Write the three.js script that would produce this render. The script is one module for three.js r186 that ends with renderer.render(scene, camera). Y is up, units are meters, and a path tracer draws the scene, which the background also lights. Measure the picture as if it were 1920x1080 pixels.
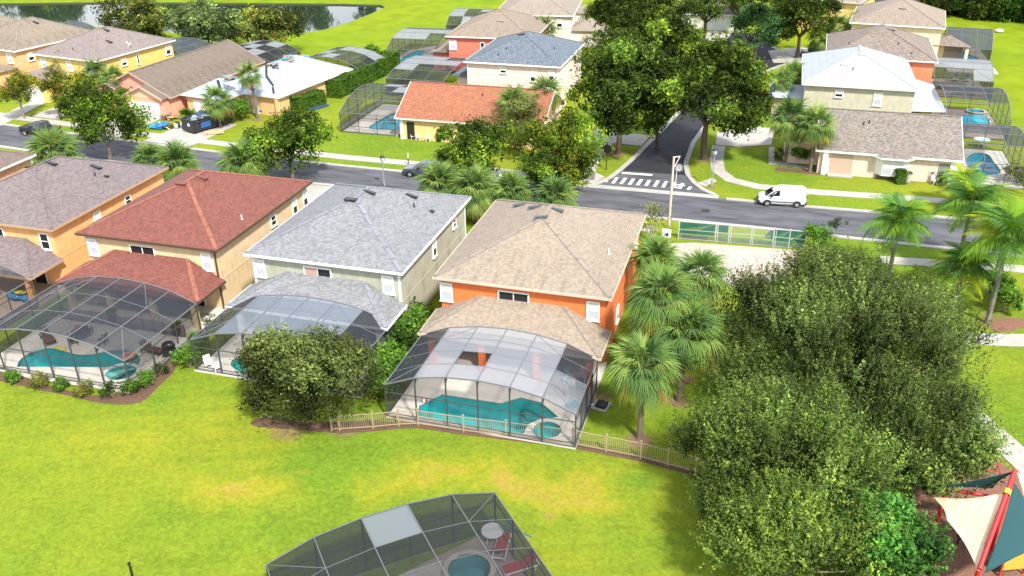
import * as THREE from 'three';
import { mergeGeometries } from 'three/addons/utils/BufferGeometryUtils.js';
import { MarchingCubes } from 'three/addons/objects/MarchingCubes.js';
import { RoundedBoxGeometry } from 'three/addons/geometries/RoundedBoxGeometry.js';

// ---------------------------------------------------------------- camera, sky, sun, exposure
const scene = new THREE.Scene();
const camera = new THREE.PerspectiveCamera(35.49, 16 / 9, 1, 900);
camera.position.set(0, 34.8, 0);
camera.rotation.set(-0.474666, 0.288607, -0.01213, 'YXZ');
camera.updateMatrixWorld();

const SUN = new THREE.Vector3(0.43, 0.77, 0.47).normalize();
{ // hazy summer sky with soft white cloud, computed for every direction
  const W = 512, H = 256, data = new Float32Array(W * H * 4), n3 = (x, y, z) => {
    let s = 0, a = 1, t = 0;
    for (let o = 0; o < 4; o++) { s += a * Math.sin(x * 1.7 + 1.3 * Math.sin(y * 2.1 + o) + o) * Math.sin(y * 1.9 + 1.1 * Math.sin(z * 2.3 + 2 * o)) * Math.cos(z * 1.6 + Math.sin(x * 2.7 - o)); t += a; a *= 0.55; x *= 2.03; y *= 2.03; z *= 2.03; }
    return s / t;
  };
  for (let r = 0; r < H; r++) for (let c = 0; c < W; c++) {
    const up = ((r + 0.5) / H - 0.5) * Math.PI, round = ((c + 0.5) / W - 0.5) * 2 * Math.PI;
    const y = Math.sin(up), x = Math.cos(round) * Math.cos(up), z = Math.sin(round) * Math.cos(up), i = (r * W + c) * 4;
    const e = Math.max(y, 0), hz = Math.pow(1 - e, 3), cl = THREE.MathUtils.smoothstep(n3(x * 2.2, y * 4, z * 2.2), -0.05, 0.35) * THREE.MathUtils.smoothstep(e, 0.0, 0.2);
    const sky = [0.44 + 0.38 * hz, 0.51 + 0.33 * hz, 0.64 + 0.2 * hz], white = [0.97, 0.97, 0.98];
    for (let k = 0; k < 3; k++) data[i + k] = y < -0.02 ? [0.12, 0.14, 0.06][k] : sky[k] + (white[k] - sky[k]) * cl * 0.8;
    data[i + 3] = 1;
  }
  const t = new THREE.DataTexture(data, W, H, THREE.RGBAFormat, THREE.FloatType);
  t.mapping = THREE.EquirectangularReflectionMapping; t.magFilter = THREE.LinearFilter; t.needsUpdate = true;
  scene.background = t; scene.environment = t;
}
const sun = new THREE.DirectionalLight(new THREE.Color(1, 0.955, 0.87), 3.35);
sun.position.set(-25, 0, -85).addScaledVector(SUN, 200); sun.target.position.set(-25, 0, -85);
sun.castShadow = true; sun.shadow.radius = 9; sun.shadow.mapSize.set(4096, 4096);
Object.assign(sun.shadow.camera, { left: -130, right: 130, top: 130, bottom: -130, near: 1, far: 420 });
scene.add(sun, sun.target);
const renderer = new THREE.WebGLRenderer({ antialias: true });
renderer.setSize(1024, 576);
renderer.toneMapping = THREE.LinearToneMapping;
renderer.toneMappingExposure = 2.3;
renderer.shadowMap.enabled = true;

// ---------------------------------------------------------------- helpers
function rng(s) { return () => { s = (s + 0x6d2b79f5) | 0; let t = Math.imul(s ^ (s >>> 15), 1 | s); t = (t + Math.imul(t ^ (t >>> 7), 61 | t)) ^ t; return ((t ^ (t >>> 14)) >>> 0) / 4294967296; }; }
const R0 = rng(7), PI = Math.PI, V = (x, y, z) => new THREE.Vector3(x, y, z), lerp = (a, b, t) => a + (b - a) * t, clamp = (x, a = 0, b = 1) => Math.min(b, Math.max(a, x));
const sstep = (a, b, x) => { const t = clamp((x - a) / (b - a)); return t * t * (3 - 2 * t); };
const RGB = (r, g, b) => new THREE.Color().setRGB(r, g, b);
// what a surface of this sRGB look measures as albedo under light k (1 = white card at exposure 1)
const alb = (r, g, b, k = 2.6) => { const c = new THREE.Color().setRGB(r / 255, g / 255, b / 255, THREE.SRGBColorSpace); return c.multiplyScalar(1 / k); };
const names = {};
function numbered(n) { if (!(n in names)) { names[n] = 0; return n; } names[n]++; return n + '_' + String(names[n]).padStart(3, '0'); }
function tag(o, label, category, group) { o.userData.label = label; o.userData.category = category; if (group) o.userData.group = group; return o; }
function thing(name, label, category, [x, y, z] = [0, 0, 0], turn = 0, group) {
  const o = new THREE.Group(); o.name = numbered(name); o.position.set(x, y, z); o.rotation.y = turn;
  scene.add(o); return tag(o, label, category, group);
}
function mesh(name, geo, mat, parent, pos, turn) {
  const m = new THREE.Mesh(geo, mat); m.name = parent ? name : numbered(name); m.castShadow = m.receiveShadow = true;
  if (pos) m.position.set(...pos); if (turn !== undefined) m.rotation.y = turn;
  (parent || scene).add(m); return m;
}
function setting(name, geo, mat, pos) { const m = mesh(name, geo, mat, null, pos); m.userData.kind = 'structure'; return m; }
function copyOf(src, label, [x, y, z], turn = 0, s = 1, group) {
  const c = src.clone(); c.userData = { ...src.userData }; c.name = numbered(src.name.replace(/_\d{3}$/, '')); c.position.set(x, y, z); c.rotation.y = turn;
  if (Array.isArray(s)) c.scale.set(...s); else c.scale.setScalar(s);
  if (label) c.userData.label = label; if (group) c.userData.group = group; scene.add(c); return c;
}
const box = (w, h, d, x = 0, y = 0, z = 0) => new THREE.BoxGeometry(w, h, d).translate(x, y, z);
const cyl = (r0, r1, h, n = 10, x = 0, y = 0, z = 0) => new THREE.CylinderGeometry(r1, r0, h, n).translate(x, y + h / 2, z);
const merge = (list) => mergeGeometries(list.map((g) => { const q = g.index ? g.toNonIndexed() : g; for (const k of Object.keys(q.attributes)) if (!['position', 'normal', 'uv'].includes(k)) q.deleteAttribute(k); return q; }));
function bar(a, b, w, h = w) { // a square bar from a to b
  const A = a.isVector3 ? a : V(...a), B = b.isVector3 ? b : V(...b), d = B.clone().sub(A), L = d.length();
  const g = new THREE.BoxGeometry(w, h, L), m = new THREE.Matrix4().lookAt(A, B, Math.abs(d.y / L) > 0.99 ? V(1, 0, 0) : V(0, 1, 0));
  return g.applyMatrix4(m).translate((A.x + B.x) / 2, (A.y + B.y) / 2, (A.z + B.z) / 2);
}
function tube(pts, r, n = 6, seg = 0) { return new THREE.TubeGeometry(new THREE.CatmullRomCurve3(pts.map((p) => (p.isVector3 ? p : V(...p)))), seg || pts.length * 4, r, n); }
// planar polygons with uv in metres: u level along the face, v up its slope
function faces(list) {
  const pos = [], nor = [], uv = [];
  for (const f of list) {
    const p = f.map((q) => (q.isVector3 ? q : V(...q))), n = V(0, 0, 0);
    for (let i = 0; i < p.length; i++) n.add(p[i].clone().cross(p[(i + 1) % p.length])); n.normalize();
    const u = Math.abs(n.y) > 0.999 ? V(1, 0, 0) : V(0, 1, 0).cross(n).normalize(), v = n.clone().cross(u);
    for (let i = 1; i < p.length - 1; i++) for (const q of [p[0], p[i], p[i + 1]]) { pos.push(q.x, q.y, q.z); nor.push(n.x, n.y, n.z); uv.push(q.dot(u), q.dot(v)); }
  }
  const g = new THREE.BufferGeometry();
  g.setAttribute('position', new THREE.Float32BufferAttribute(pos, 3)); g.setAttribute('normal', new THREE.Float32BufferAttribute(nor, 3)); g.setAttribute('uv', new THREE.Float32BufferAttribute(uv, 2));
  return g;
}
// flat slab over a ground outline [[x, z], ...] with optional holes; top at y, uv in metres
function slab(outline, y, thick, holes = []) {
  const s = new THREE.Shape(outline.map(([x, z]) => new THREE.Vector2(x, -z)));
  for (const h of holes) s.holes.push(new THREE.Path(h.map(([x, z]) => new THREE.Vector2(x, -z))));
  const g = thick ? new THREE.ExtrudeGeometry(s, { depth: thick, bevelEnabled: false }) : new THREE.ShapeGeometry(s);
  return g.rotateX(-PI / 2).translate(0, y - (thick || 0), 0);
}
function smooth(pts, n = 6, closed = true) { return new THREE.CatmullRomCurve3(pts.map(([x, z]) => V(x, 0, z)), closed, 'centripetal').getPoints(pts.length * n).slice(0, closed ? -1 : undefined).map((p) => [p.x, p.z]); }
function ellipse(cx, cz, rx, rz, n = 28) { return [...Array(n)].map((_, i) => [cx + rx * Math.cos(i / n * 2 * PI), cz + rz * Math.sin(i / n * 2 * PI)]); }
function ribbon(pts, w, y, thick) { // a strip of width w along a ground line
  const L = [], Rr = [];
  pts.forEach((p, i) => { const a = pts[Math.max(0, i - 1)], b = pts[Math.min(pts.length - 1, i + 1)], dx = b[0] - a[0], dz = b[1] - a[1], l = Math.hypot(dx, dz); L.push([p[0] - dz / l * w / 2, p[1] + dx / l * w / 2]); Rr.unshift([p[0] + dz / l * w / 2, p[1] - dx / l * w / 2]); });
  return slab([...L, ...Rr], y, thick);
}

// ---------------------------------------------------------------- noise and textures
const NT = (() => { const r = rng(99), a = new Float32Array(65536); for (let i = 0; i < 65536; i++) a[i] = r(); return a; })();
function vnoise(x, y) {
  const xi = Math.floor(x), yi = Math.floor(y), fx = x - xi, fy = y - yi, u = fx * fx * (3 - 2 * fx), v = fy * fy * (3 - 2 * fy);
  const g = (a, b) => NT[((b & 255) << 8) | (a & 255)];
  return lerp(lerp(g(xi, yi), g(xi + 1, yi), u), lerp(g(xi, yi + 1), g(xi + 1, yi + 1), u), v);
}
function fbm(x, y, o = 4) { let s = 0, a = 0.5, t = 0; for (let i = 0; i < o; i++) { s += a * vnoise(x, y); t += a; a *= 0.5; x = x * 2.03 + 17.1; y = y * 2.03 + 9.7; } return s / t; }
function tex(w, h, f, srgb = true) { // f(i, j) -> [r, g, b] linear 0..1
  const d = new Uint8Array(w * h * 4), enc = (c) => { c = clamp(c); return 255 * (srgb ? (c <= 0.0031308 ? 12.92 * c : 1.055 * Math.pow(c, 1 / 2.4) - 0.055) : c); };
  for (let j = 0; j < h; j++) for (let i = 0; i < w; i++) { const c = f(i, j), k = (j * w + i) * 4; d[k] = enc(c[0]); d[k + 1] = enc(c[1]); d[k + 2] = enc(c[2]); d[k + 3] = 255; }
  const t = new THREE.DataTexture(d, w, h); t.wrapS = t.wrapT = THREE.RepeatWrapping; t.magFilter = THREE.LinearFilter; if (srgb) t.colorSpace = THREE.SRGBColorSpace; t.needsUpdate = true; return t;
}
const metres = (t, m, m2 = m) => { t.repeat.set(1 / m, 1 / m2); return t; };
function per(x, y, p, o = 4) { // tiling noise of period p cells
  let s = 0, a = 0.5, t = 0;
  for (let k = 0; k < o; k++) { const m = p << k, xi = Math.floor(x), yi = Math.floor(y), fx = x - xi, fy = y - yi, u = fx * fx * (3 - 2 * fx), v = fy * fy * (3 - 2 * fy), g = (i, j) => NT[((((j % m) + m) % m * 7 + k * 31) & 255) << 8 | ((((i % m) + m) % m * 13 + k * 57) & 255)]; s += a * lerp(lerp(g(xi, yi), g(xi + 1, yi), u), lerp(g(xi, yi + 1), g(xi + 1, yi + 1), u), v); t += a; a *= 0.55; x *= 2; y *= 2; }
  return s / t;
}
// asphalt shingles: courses of tabs, each tab its own tone; light grey so that the roof's colour tints it
function shingleTex(seed, speck, streak, m = 8, hueVar = 0) {
  const N = 1024, r = rng(seed), rows = Math.round(m / 0.15), cols = Math.round(m / 0.21), tone = [], hue = [];
  for (let i = 0; i < rows * cols; i++) { tone.push(1 + (r() - 0.5) * speck * 2); hue.push((r() - 0.5) * hueVar); }
  return metres(tex(N, N, (i, j) => {
    const y = j / N * rows, row = Math.floor(y), x = i / N * cols + (row % 2) * 0.5 + 0.13 * (row % 3), col = ((Math.floor(x) % cols) + cols) % cols, fy = y - row, fx = x - Math.floor(x);
    let t = tone[row * cols + col] * (0.93 + 0.14 * per(i / 8, j / 8, 128, 2)); const hv = hue[row * cols + col];
    if (fy < 0.14) t *= 0.72; if (fx < 0.05) t *= 0.86;
    t *= 1 - streak * sstep(0.5, 0.78, per(i / N * 16, j / N * 3, 3, 4)) - 0.07 * (per(i / N * 4, j / N * 4, 4, 3) - 0.5);
    t *= 0.78; return [t * (1 + hv), t, t * (1 - hv)];
  }), m);
}
const T = {
  shingleA: shingleTex(3, 0.21, 0.05, 8, 0.08), shingleB: shingleTex(11, 0.32, 0.05, 8, 0.14), shingleC: shingleTex(23, 0.14, 0.4, 8, 0.05), shingleD: shingleTex(29, 0.15, 0.16, 8, 0.07),
  wrap: metres(tex(512, 512, (i, j) => { const s = (j % 64) < 1.5 ? 0.8 : 1, p = per(i / 16, j / 16, 32, 2) > 0.73 ? 0.86 : 1, t = s * p * (0.94 + 0.12 * per(i / 64, j / 64, 8, 3)); return [0.9 * t, 0.92 * t, 0.95 * t]; }), 8),
  stucco: metres(tex(512, 512, (i, j) => { const t = 0.9 + 0.24 * (per(i / 64, j / 64, 8, 4) - 0.5) - 0.1 * sstep(0.55, 0.8, per(i / 512 * 14, j / 512 * 2, 2, 4)) + 0.05 * (per(i / 4, j / 4, 128, 2) - 0.5); return [t, t, t]; }), 5),
  stuccoStain: metres(tex(512, 512, (i, j) => { const t = 0.9 - 0.2 * sstep(0.42, 0.8, per(i / 512 * 6, j / 512 * 3, 3, 5)) + 0.05 * (per(i / 4, j / 4, 128, 2) - 0.5); return [t, t, t * 0.99]; }), 6),
  stuccoBump: metres(tex(256, 256, (i, j) => { const t = per(i / 4, j / 4, 64, 3); return [t, t, t]; }, false), 1.2),
  asphalt: metres(tex(1024, 1024, (i, j) => { const t = 0.74 + 1.35 * (per(i / 1024 * 6, j / 1024 * 24, 6, 5) - 0.45) + 0.16 * (per(i / 3, j / 3, 256, 2) - 0.5); return [t, t, t * 1.03]; }), 18),
  concrete: metres(tex(1024, 1024, (i, j) => { const seam = (i % 256 < 2 || j % 256 < 2) ? 0.78 : 1, t = seam * (0.84 + 0.3 * (per(i / 128, j / 128, 8, 5) - 0.5) + 0.06 * (per(i / 3, j / 3, 256, 2) - 0.5)); return [t, t * 0.99, t * 0.97]; }), 6),
  bark: metres(tex(256, 256, (i, j) => { const t = 0.6 + 0.7 * (per(i / 256 * 16, j / 256 * 4, 4, 4) - 0.45); return [t, t * 0.95, t * 0.9]; }), 1.2),
  grassBump: metres(tex(512, 512, (i, j) => { const t = per(i / 4, j / 4, 128, 3); return [t, t, t]; }, false), 3),
  mulch: metres(tex(512, 512, (i, j) => { const t = 0.55 + 1.0 * (per(i / 6, j / 6, 64, 3) - 0.4); return [t, t * 0.95, t * 0.9]; }), 4),
  ripple: metres(tex(256, 256, (i, j) => { const t = per(i / 256 * 8, j / 256 * 8, 8, 3); return [t, t, t]; }, false), 6),
};
const grassBump = T.grassBump;
function std(color, o = {}) { return new THREE.MeshStandardMaterial({ color, roughness: 0.85, ...o }); }
function phys(color, o = {}) { return new THREE.MeshPhysicalMaterial({ color, roughness: 0.5, ...o }); }
const wallMat = (c, stain) => std(c, { map: stain ? T.stuccoStain : T.stucco, bumpMap: T.stuccoBump, bumpScale: 0.006, roughness: 0.9 });
const roofMat = (c, t = T.shingleA) => std(c, { map: t, bumpMap: t, bumpScale: 0.006, roughness: 0.92 });
const M = {
  white: std(RGB(0.8, 0.8, 0.78), { roughness: 0.55 }), trim: std(RGB(0.68, 0.66, 0.62), { roughness: 0.6 }), brownTrim: std(RGB(0.09, 0.05, 0.035), { roughness: 0.5 }),
  glass: phys(RGB(0.012, 0.015, 0.018), { roughness: 0.06, specularIntensity: 1 }), blind: std(RGB(0.62, 0.63, 0.63), { roughness: 0.35 }), blindShade: std(RGB(0.42, 0.45, 0.5), { roughness: 0.25 }), curtain: std(RGB(0.42, 0.27, 0.22)),
  dark: std(RGB(0.018, 0.018, 0.02), { roughness: 0.5 }), black: std(RGB(0.01, 0.01, 0.011), { roughness: 0.35 }), ventBlack: std(RGB(0.03, 0.032, 0.036), { roughness: 0.4, metalness: 0.2 }),
  concrete: std(RGB(0.43, 0.405, 0.375), { map: T.concrete, bumpMap: T.concrete, bumpScale: 0.004 }), kerb: std(RGB(0.42, 0.4, 0.37), { map: T.concrete }), deckWhite: std(RGB(0.6, 0.56, 0.51), { map: T.concrete }), deck: std(RGB(0.62, 0.58, 0.52), { map: T.concrete }), deckTan: std(RGB(0.42, 0.34, 0.28), { map: T.concrete }),
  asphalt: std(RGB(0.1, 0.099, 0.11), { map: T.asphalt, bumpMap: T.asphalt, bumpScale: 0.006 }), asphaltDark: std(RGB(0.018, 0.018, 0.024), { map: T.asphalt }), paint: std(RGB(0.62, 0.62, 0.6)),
  bronze: std(RGB(0.05, 0.05, 0.055), { roughness: 0.45, metalness: 0.3 }), alu: std(RGB(0.4, 0.41, 0.43), { roughness: 0.4, metalness: 0.4 }), steel: std(RGB(0.45, 0.46, 0.47), { roughness: 0.4, metalness: 0.7 }),
  bark: std(RGB(0.17, 0.13, 0.1), { map: T.bark, bumpMap: T.bark, bumpScale: 0.03 }), palmBark: std(RGB(0.25, 0.2, 0.16), { map: T.bark, bumpMap: T.bark, bumpScale: 0.04 }), greyBark: std(RGB(0.3, 0.28, 0.25), { map: T.bark, bumpMap: T.bark, bumpScale: 0.01 }),
  mulch: std(RGB(0.17, 0.095, 0.06), { map: T.mulch, bumpMap: T.mulch, bumpScale: 0.03 }), redMulch: std(RGB(0.3, 0.15, 0.1), { map: T.mulch, bumpMap: T.mulch, bumpScale: 0.03 }), sand: std(RGB(0.47, 0.4, 0.35), { map: T.concrete }),
  tile: std(RGB(0.0, 0.11, 0.13)), 
  screenDark: std(RGB(0.014, 0.017, 0.024), { transparent: true, opacity: 0.7, side: THREE.DoubleSide, roughness: 0.6 }),
  screenSide: std(RGB(0.014, 0.016, 0.018), { transparent: true, opacity: 0.4, side: THREE.DoubleSide, roughness: 0.6 }),
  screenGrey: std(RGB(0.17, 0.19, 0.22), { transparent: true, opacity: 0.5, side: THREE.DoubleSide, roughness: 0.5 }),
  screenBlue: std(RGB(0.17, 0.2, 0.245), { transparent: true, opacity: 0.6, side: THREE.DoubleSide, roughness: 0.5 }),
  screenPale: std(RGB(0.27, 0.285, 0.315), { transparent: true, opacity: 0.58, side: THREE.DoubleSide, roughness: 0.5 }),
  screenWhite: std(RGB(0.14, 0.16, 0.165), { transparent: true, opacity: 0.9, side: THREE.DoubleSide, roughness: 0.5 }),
};

// ---------------------------------------------------------------- the ground
// pool areas first: the lawn sheet has openings where the pools are sunk into it
const holes = [], pools = [];
// lawn: the near sheet carries the fine mowing and drought pattern, the far sheet goes on beyond it
const NX0 = -112, NX1 = 44, NZ0 = -128, NZ1 = -18;
const dry = [[[-12.72, -40.68], 1.3, 0.9], [[-11.64, -40.37], 1.2, 0.7], [[-8.76, -40.52], 1.5, 0.95], [[-9.24, -39.18], 0.9, 0.6], [[-18.36, -39.37], 1.7, 0.8], [[-17.86, -40.3], 1.2, 0.6], [[-19.17, -37.64], 1.3, 0.6], [[-27.51, -35.33], 1.6, 0.8], [[-27.11, -36.44], 1.4, 0.6], [[-28.32, -34.61], 1.2, 0.5], [[-27.96, -45.57], 2.0, 0.5], [[-33.96, -38.62], 4.5, 0.45], [[-15.37, -42.06], 3, 0.35], [[-4.6, -40.95], 2.5, 0.35], [[-10.72, -41.23], 3, 0.5], [[-29.92, -41.52], 2.5, 0.35], [[-41.61, -39.55], 3.5, 0.3], [[-1.96, -59.64], 1.4, 0.6], [[-3.46, -55.41], 1.5, 0.5]];
const lush = [[[-4.75, -39.96], 5], [[-39.99, -41.28], 4], [[-23.67, -39.77], 4], [[-17.71, -39.04], 1.2]];
const mulchSpots = [[[-27.71, -41.76], 1.2, 0.6], [[-24.02, -42.77], 1.0, 0.5], [[-5.58, -46.73], 1.0, 0.9], [[-3.7, -51.75], 0.9, 0.9], [[-5.56, -52.86], 0.9, 0.8], [[-3.62, -54.51], 0.8, 0.8], [[-8.73, -50.84], 0.8, 0.6], [[-16.84, -101.35], 1.0, 0.9], [[-6.83, -102.15], 1.0, 0.9], [[4.94, -100.52], 0.8, 0.9], [[-5.22, -93.07], 0.5, 0.7], [[18.85, -69.04], 1.5, 0.7], [[-2.27, -58.76], 1.2, 0.5], [[-50.1, -83.95], 0.9, 0.8], [[-66.08, -103.48], 0.9, 0.8], [[-9.37, -38.45], 0.5, 0.25], [[15.07, -100.7], 1.4, 0.3]];
function lawnColour(x, z) {
  const big = fbm(x * 0.07 + 3, z * 0.07 + 8, 4), mid = fbm(x * 0.42, z * 0.42 + 50, 4), fine = fbm(x * 5.2, z * 6.5, 3), speck = vnoise(x * 11, z * 12);
  let d = 0.06 + sstep(0.34, 0.7, big) * 0.42 + (mid - 0.5) * 0.4 + 0.2 * sstep(-14, -34, x) * sstep(-46, -36, z);
  for (const [[a, b], r, k] of dry) { const wx = x + 3.2 * (fbm(x * 0.55 + 7, z * 0.55, 3) - 0.5) + 0.5 * (z - b), wz = z + 2.6 * (fbm(x * 0.6, z * 0.6 + 31, 3) - 0.5), q = Math.hypot(wx - a, (wz - b) * 1.35) / (r * (0.8 + 0.8 * mid)); if (q < 1.9) d += k * 0.82 * (1 - sstep(0.1, 1.9, q)) * (0.5 + 1.1 * fbm(x * 1.4, z * 1.8, 3)); }
  for (const [[a, b], r] of lush) { const q = Math.hypot(x - a, z - b) / r; if (q < 1) d -= 0.4 * (1 - q); }
  const near = sstep(-50, -20, z - 0.0 * x) ;
  let g = [0.126, 0.198, 0.016]; const y = [0.226, 0.23, 0.018], br = [0.30, 0.205, 0.045], dk = [0.088, 0.142, 0.012];
  const mix = (a, b, t) => a.map((v, i) => lerp(v, b[i], clamp(t)));
  g = mix(g, dk, 0.2 * sstep(0.5, 0.3, mid) + 0.32 * sstep(0.56, 0.34, fine));
  g = mix(g, y, d * 1.05); g = mix(g, br, (d - 0.9) * 0.7 + 0.5 * (fine - 0.5) * sstep(0.8, 1.2, d));
  // faint mower passes
  g = mix(g, dk, 0.2 * sstep(0.0, 0.9, Math.sin((x * 0.42 + z) * 3.2 + 3 * big)) * sstep(0.35, 0.6, fbm(x * 0.2 + 9, z * 0.2, 2)));
  for (const [[a, b], r, k] of mulchSpots) { const q = Math.hypot(x - a, z - b) / (r * (0.7 + 0.6 * mid)); if (q < 1.2) g = mix(g, [0.19, 0.115, 0.075], k * (1 - sstep(0.55, 1.2, q))); }
  const t = 0.93 + 0.38 * fine + 0.34 * (speck - 0.5); return g.map((v) => v * t);
}
const lawnTex = tex(2048, 1440, (i, j) => lawnColour(lerp(NX0, NX1, (i + 0.5) / 2048), lerp(NZ1, NZ0, (j + 0.5) / 1440)));
lawnTex.wrapS = lawnTex.wrapT = THREE.ClampToEdgeWrapping;
function remapUV(g, x0, x1, z0, z1) { const p = g.attributes.position, u = new Float32Array(p.count * 2); for (let i = 0; i < p.count; i++) { u[2 * i] = (p.getX(i) - x0) / (x1 - x0); u[2 * i + 1] = (z1 - p.getZ(i)) / (z1 - z0); } g.setAttribute('uv', new THREE.BufferAttribute(u, 2)); return g; }
function finishLawn() {
  const rect = (x0, x1, z0, z1) => [[x0, z0], [x1, z0], [x1, z1], [x0, z1]];
  const near = remapUV(slab(rect(NX0, NX1, NZ0, NZ1), 0, 0, holes.filter((h) => h.near !== false)), NX0, NX1, NZ0, NZ1);
  const b = grassBump.clone(); b.repeat.set(52, 37);
  setting('lawn', near, phys(RGB(1, 1, 1), { map: lawnTex, bumpMap: b, bumpScale: 0.035, roughness: 0.95, specularIntensity: 0.15 }));
  const F = [-420, 320, -620, 60], far = remapUV(slab(rect(...F), 0, 0, [rect(NX0, NX1, NZ0, NZ1), lagoonLine]), ...F);
  const farTex = tex(1024, 1024, (i, j) => { const x = lerp(F[0], F[1], i / 1024), z = lerp(F[3], F[2], j / 1024), m = fbm(x * 0.06, z * 0.06), f = fbm(x * 0.5, z * 0.5, 3), t = 0.8 + 0.4 * (f - 0.5); return [lerp(0.165, 0.235, m) * t, lerp(0.265, 0.275, m) * t, 0.010 * t]; });
  setting('grass_field', far, phys(RGB(1, 1, 1), { map: farTex, roughness: 0.95, specularIntensity: 0.15 }));
}
// the lagoon lies a little below its banks
const lagoonLine = [[-226.11, -160.62], [-171.97, -171.25], [-148.42, -177.92], [-123.73, -182.72], [-94.54, -187.84], [-85.57, -188.48], [-83.36, -186.29], [-83.01, -179.31], [-83.45, -168.54], [-85.01, -161.09], [-87.13, -157.47], [-91.43, -153.94], [-97.38, -150.56], [-107.48, -150.18], [-118.77, -152.71], [-129.27, -153.5], [-135.67, -152.02], [-138.68, -148.07], [-145.76, -143.27], [-181.17, -125.97]];
setting('lagoon_bed', slab(lagoonLine.map(([x, z]) => [x, z]), -0.62, 0.1), std(RGB(0.02, 0.03, 0.015)));
{ const line = lagoonLine, q = []; line.forEach((p, i) => { const n = line[(i + 1) % line.length]; q.push([V(p[0], -0.6, p[1]), V(n[0], -0.6, n[1]), V(n[0], 0, n[1]), V(p[0], 0, p[1])]); });
  setting('lagoon_bank', faces(q), std(RGB(0.07, 0.08, 0.03))); }
setting('lagoon_water', slab(lagoonLine, -0.3, 0), phys(RGB(0.018, 0.03, 0.022), { roughness: 0.05, ior: 1.45, specularIntensity: 1 }));

// ---------------------------------------------------------------- roads, kerbs, pavements
const farEdge = [[60, -91.6], [34, -91], [18.8, -90.5], [4.5, -90], [-4.6, -90.2]], farEdgeL = [[-18.2, -89.9], [-28, -89.5], [-39, -89.4], [-47, -89.5], [-60, -90.0], [-72, -90.8], [-86, -92.0], [-98.5, -93.2], [-118, -96], [-150, -102]];
const nearEdge = [[-150, -94], [-118, -88.4], [-98, -86], [-87.3, -84.9], [-72, -83.8], [-60, -83.4], [-41, -83.3], [-20, -83.2], [0, -83.2], [15, -82.8], [34, -82.4], [60, -82]];
setting('street', slab([...farEdge, ...farEdgeL, ...nearEdge], 0.006, 0), M.asphalt);
const sideL = [[-18.2, -89.9], [-17.0, -91.6], [-16.2, -93.4], [-15.6, -96], [-14.9, -99.9], [-13.1, -112], [-11, -128], [-9.4, -142], [-9, -152], [-9.5, -165], [-9, -176]], sideR = [[-0.5, -176], [-2, -166], [2.6, -158.5], [3.4, -155], [0.6, -151], [-2, -146], [-4.6, -134], [-7.6, -118], [-8.7, -108], [-8.7, -100], [-8.1, -96.6], [-7.2, -94.2], [-6.0, -92.2], [-4.6, -90.9], [-4.6, -90.2]];
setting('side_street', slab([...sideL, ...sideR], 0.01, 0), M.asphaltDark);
setting('junction_apron', slab([[-18.2, -89.9], [-17.0, -91.6], [-16.2, -93.4], [-15.9, -95.9], [-8.0, -96.2], [-7.2, -94.2], [-6.0, -92.2], [-4.6, -90.9], [-4.6, -90.2]], 0.014, 0), M.asphalt);
setting('valley_gutter', slab([[-18.4, -90.9], [-4.2, -91.0], [-4.2, -90.0], [-18.4, -89.8]], 0.018, 0), M.kerb);
const kerb = (pts, w = 0.55) => setting('kerb', ribbon(pts, w, 0.1, 0.14), M.kerb);
kerb(farEdge.slice(0, 4).concat([[-3.4, -90.1]])); kerb(farEdgeL.map(([x, z]) => [x, z])); kerb(nearEdge);
kerb(sideL); kerb(sideR.slice(1, -1));
const walk = (name, pts, mat = M.concrete, y = 0.05) => setting(name, slab(pts, y, 0.1), mat);
const walkLine = (pts, w = 1.55) => setting('pavement', ribbon(pts, w, 0.05, 0.1), M.concrete);
walkLine([[60, -97], [34, -95.9], [12, -94.9], [4, -94.4], [-0.6, -94.7], [-3.4, -96], [-4.9, -98.6], [-5.4, -102], [-5.6, -107.5]]);
walk('pavement_corner', [[-6.84, -93.98], [-5.32, -96.1], [-4.78, -95.2], [-5.86, -93.23]]);
walkLine([[-19.0, -92.2], [-30, -92.3], [-47, -92.3], [-60, -92.9], [-72, -93.7], [-86, -95.1], [-98.5, -96.3], [-118, -99.2], [-150, -105]]);
walkLine([[-18.4, -92.0], [-19.0, -96], [-19.1, -101], [-18.6, -107.6]], 1.3); walk('pavement_corner', [[-19.12, -93.93], [-18.46, -94.83], [-16.85, -93.46], [-17.7, -91.16], [-18.89, -91.19]]);
walk('driveway', [[-25.2, -105.6], [-25.2, -111.2], [-14.2, -109.4], [-14.6, -105.2]], M.concrete, 0.07);
walk('driveway', [[-6.28, -113.06], [-2.8, -116.75], [0.68, -116.21], [0.51, -109.5], [-3.05, -107.75], [-5.97, -107.84]], M.concrete, 0.065);
walk('driveway', [[0.23, -108.38], [0.9, -108.76], [1.06, -103.41], [5.35, -102.45], [4.95, -101.61], [0.45, -102.3]], M.concrete, 0.06);
walk('driveway', [[-85.2, -103.9], [-79.2, -103.2], [-79.0, -91.9], [-85.2, -92.6]], M.concrete, 0.065);
walk('driveway', [[-74.4, -101.2], [-67.6, -100.9], [-68.2, -91.0], [-75.2, -91.6]], M.concrete, 0.065);
walk('driveway', [[-101.17, -92.86], [-103.14, -104.9], [-100.6, -104.36], [-99.75, -100.04], [-98.01, -92.67]], M.concrete, 0.065);
walk('driveway', [[-97.41, -97.4], [-97.4, -103.42], [-94.21, -103.09], [-92.83, -96.99]], M.concrete, 0.06);
walk('driveway', [[-1.71, -161.4], [3.52, -166.07], [8.73, -162.23], [8.4, -155.05], [-0.57, -152.88]], M.concrete, 0.065);
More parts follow.
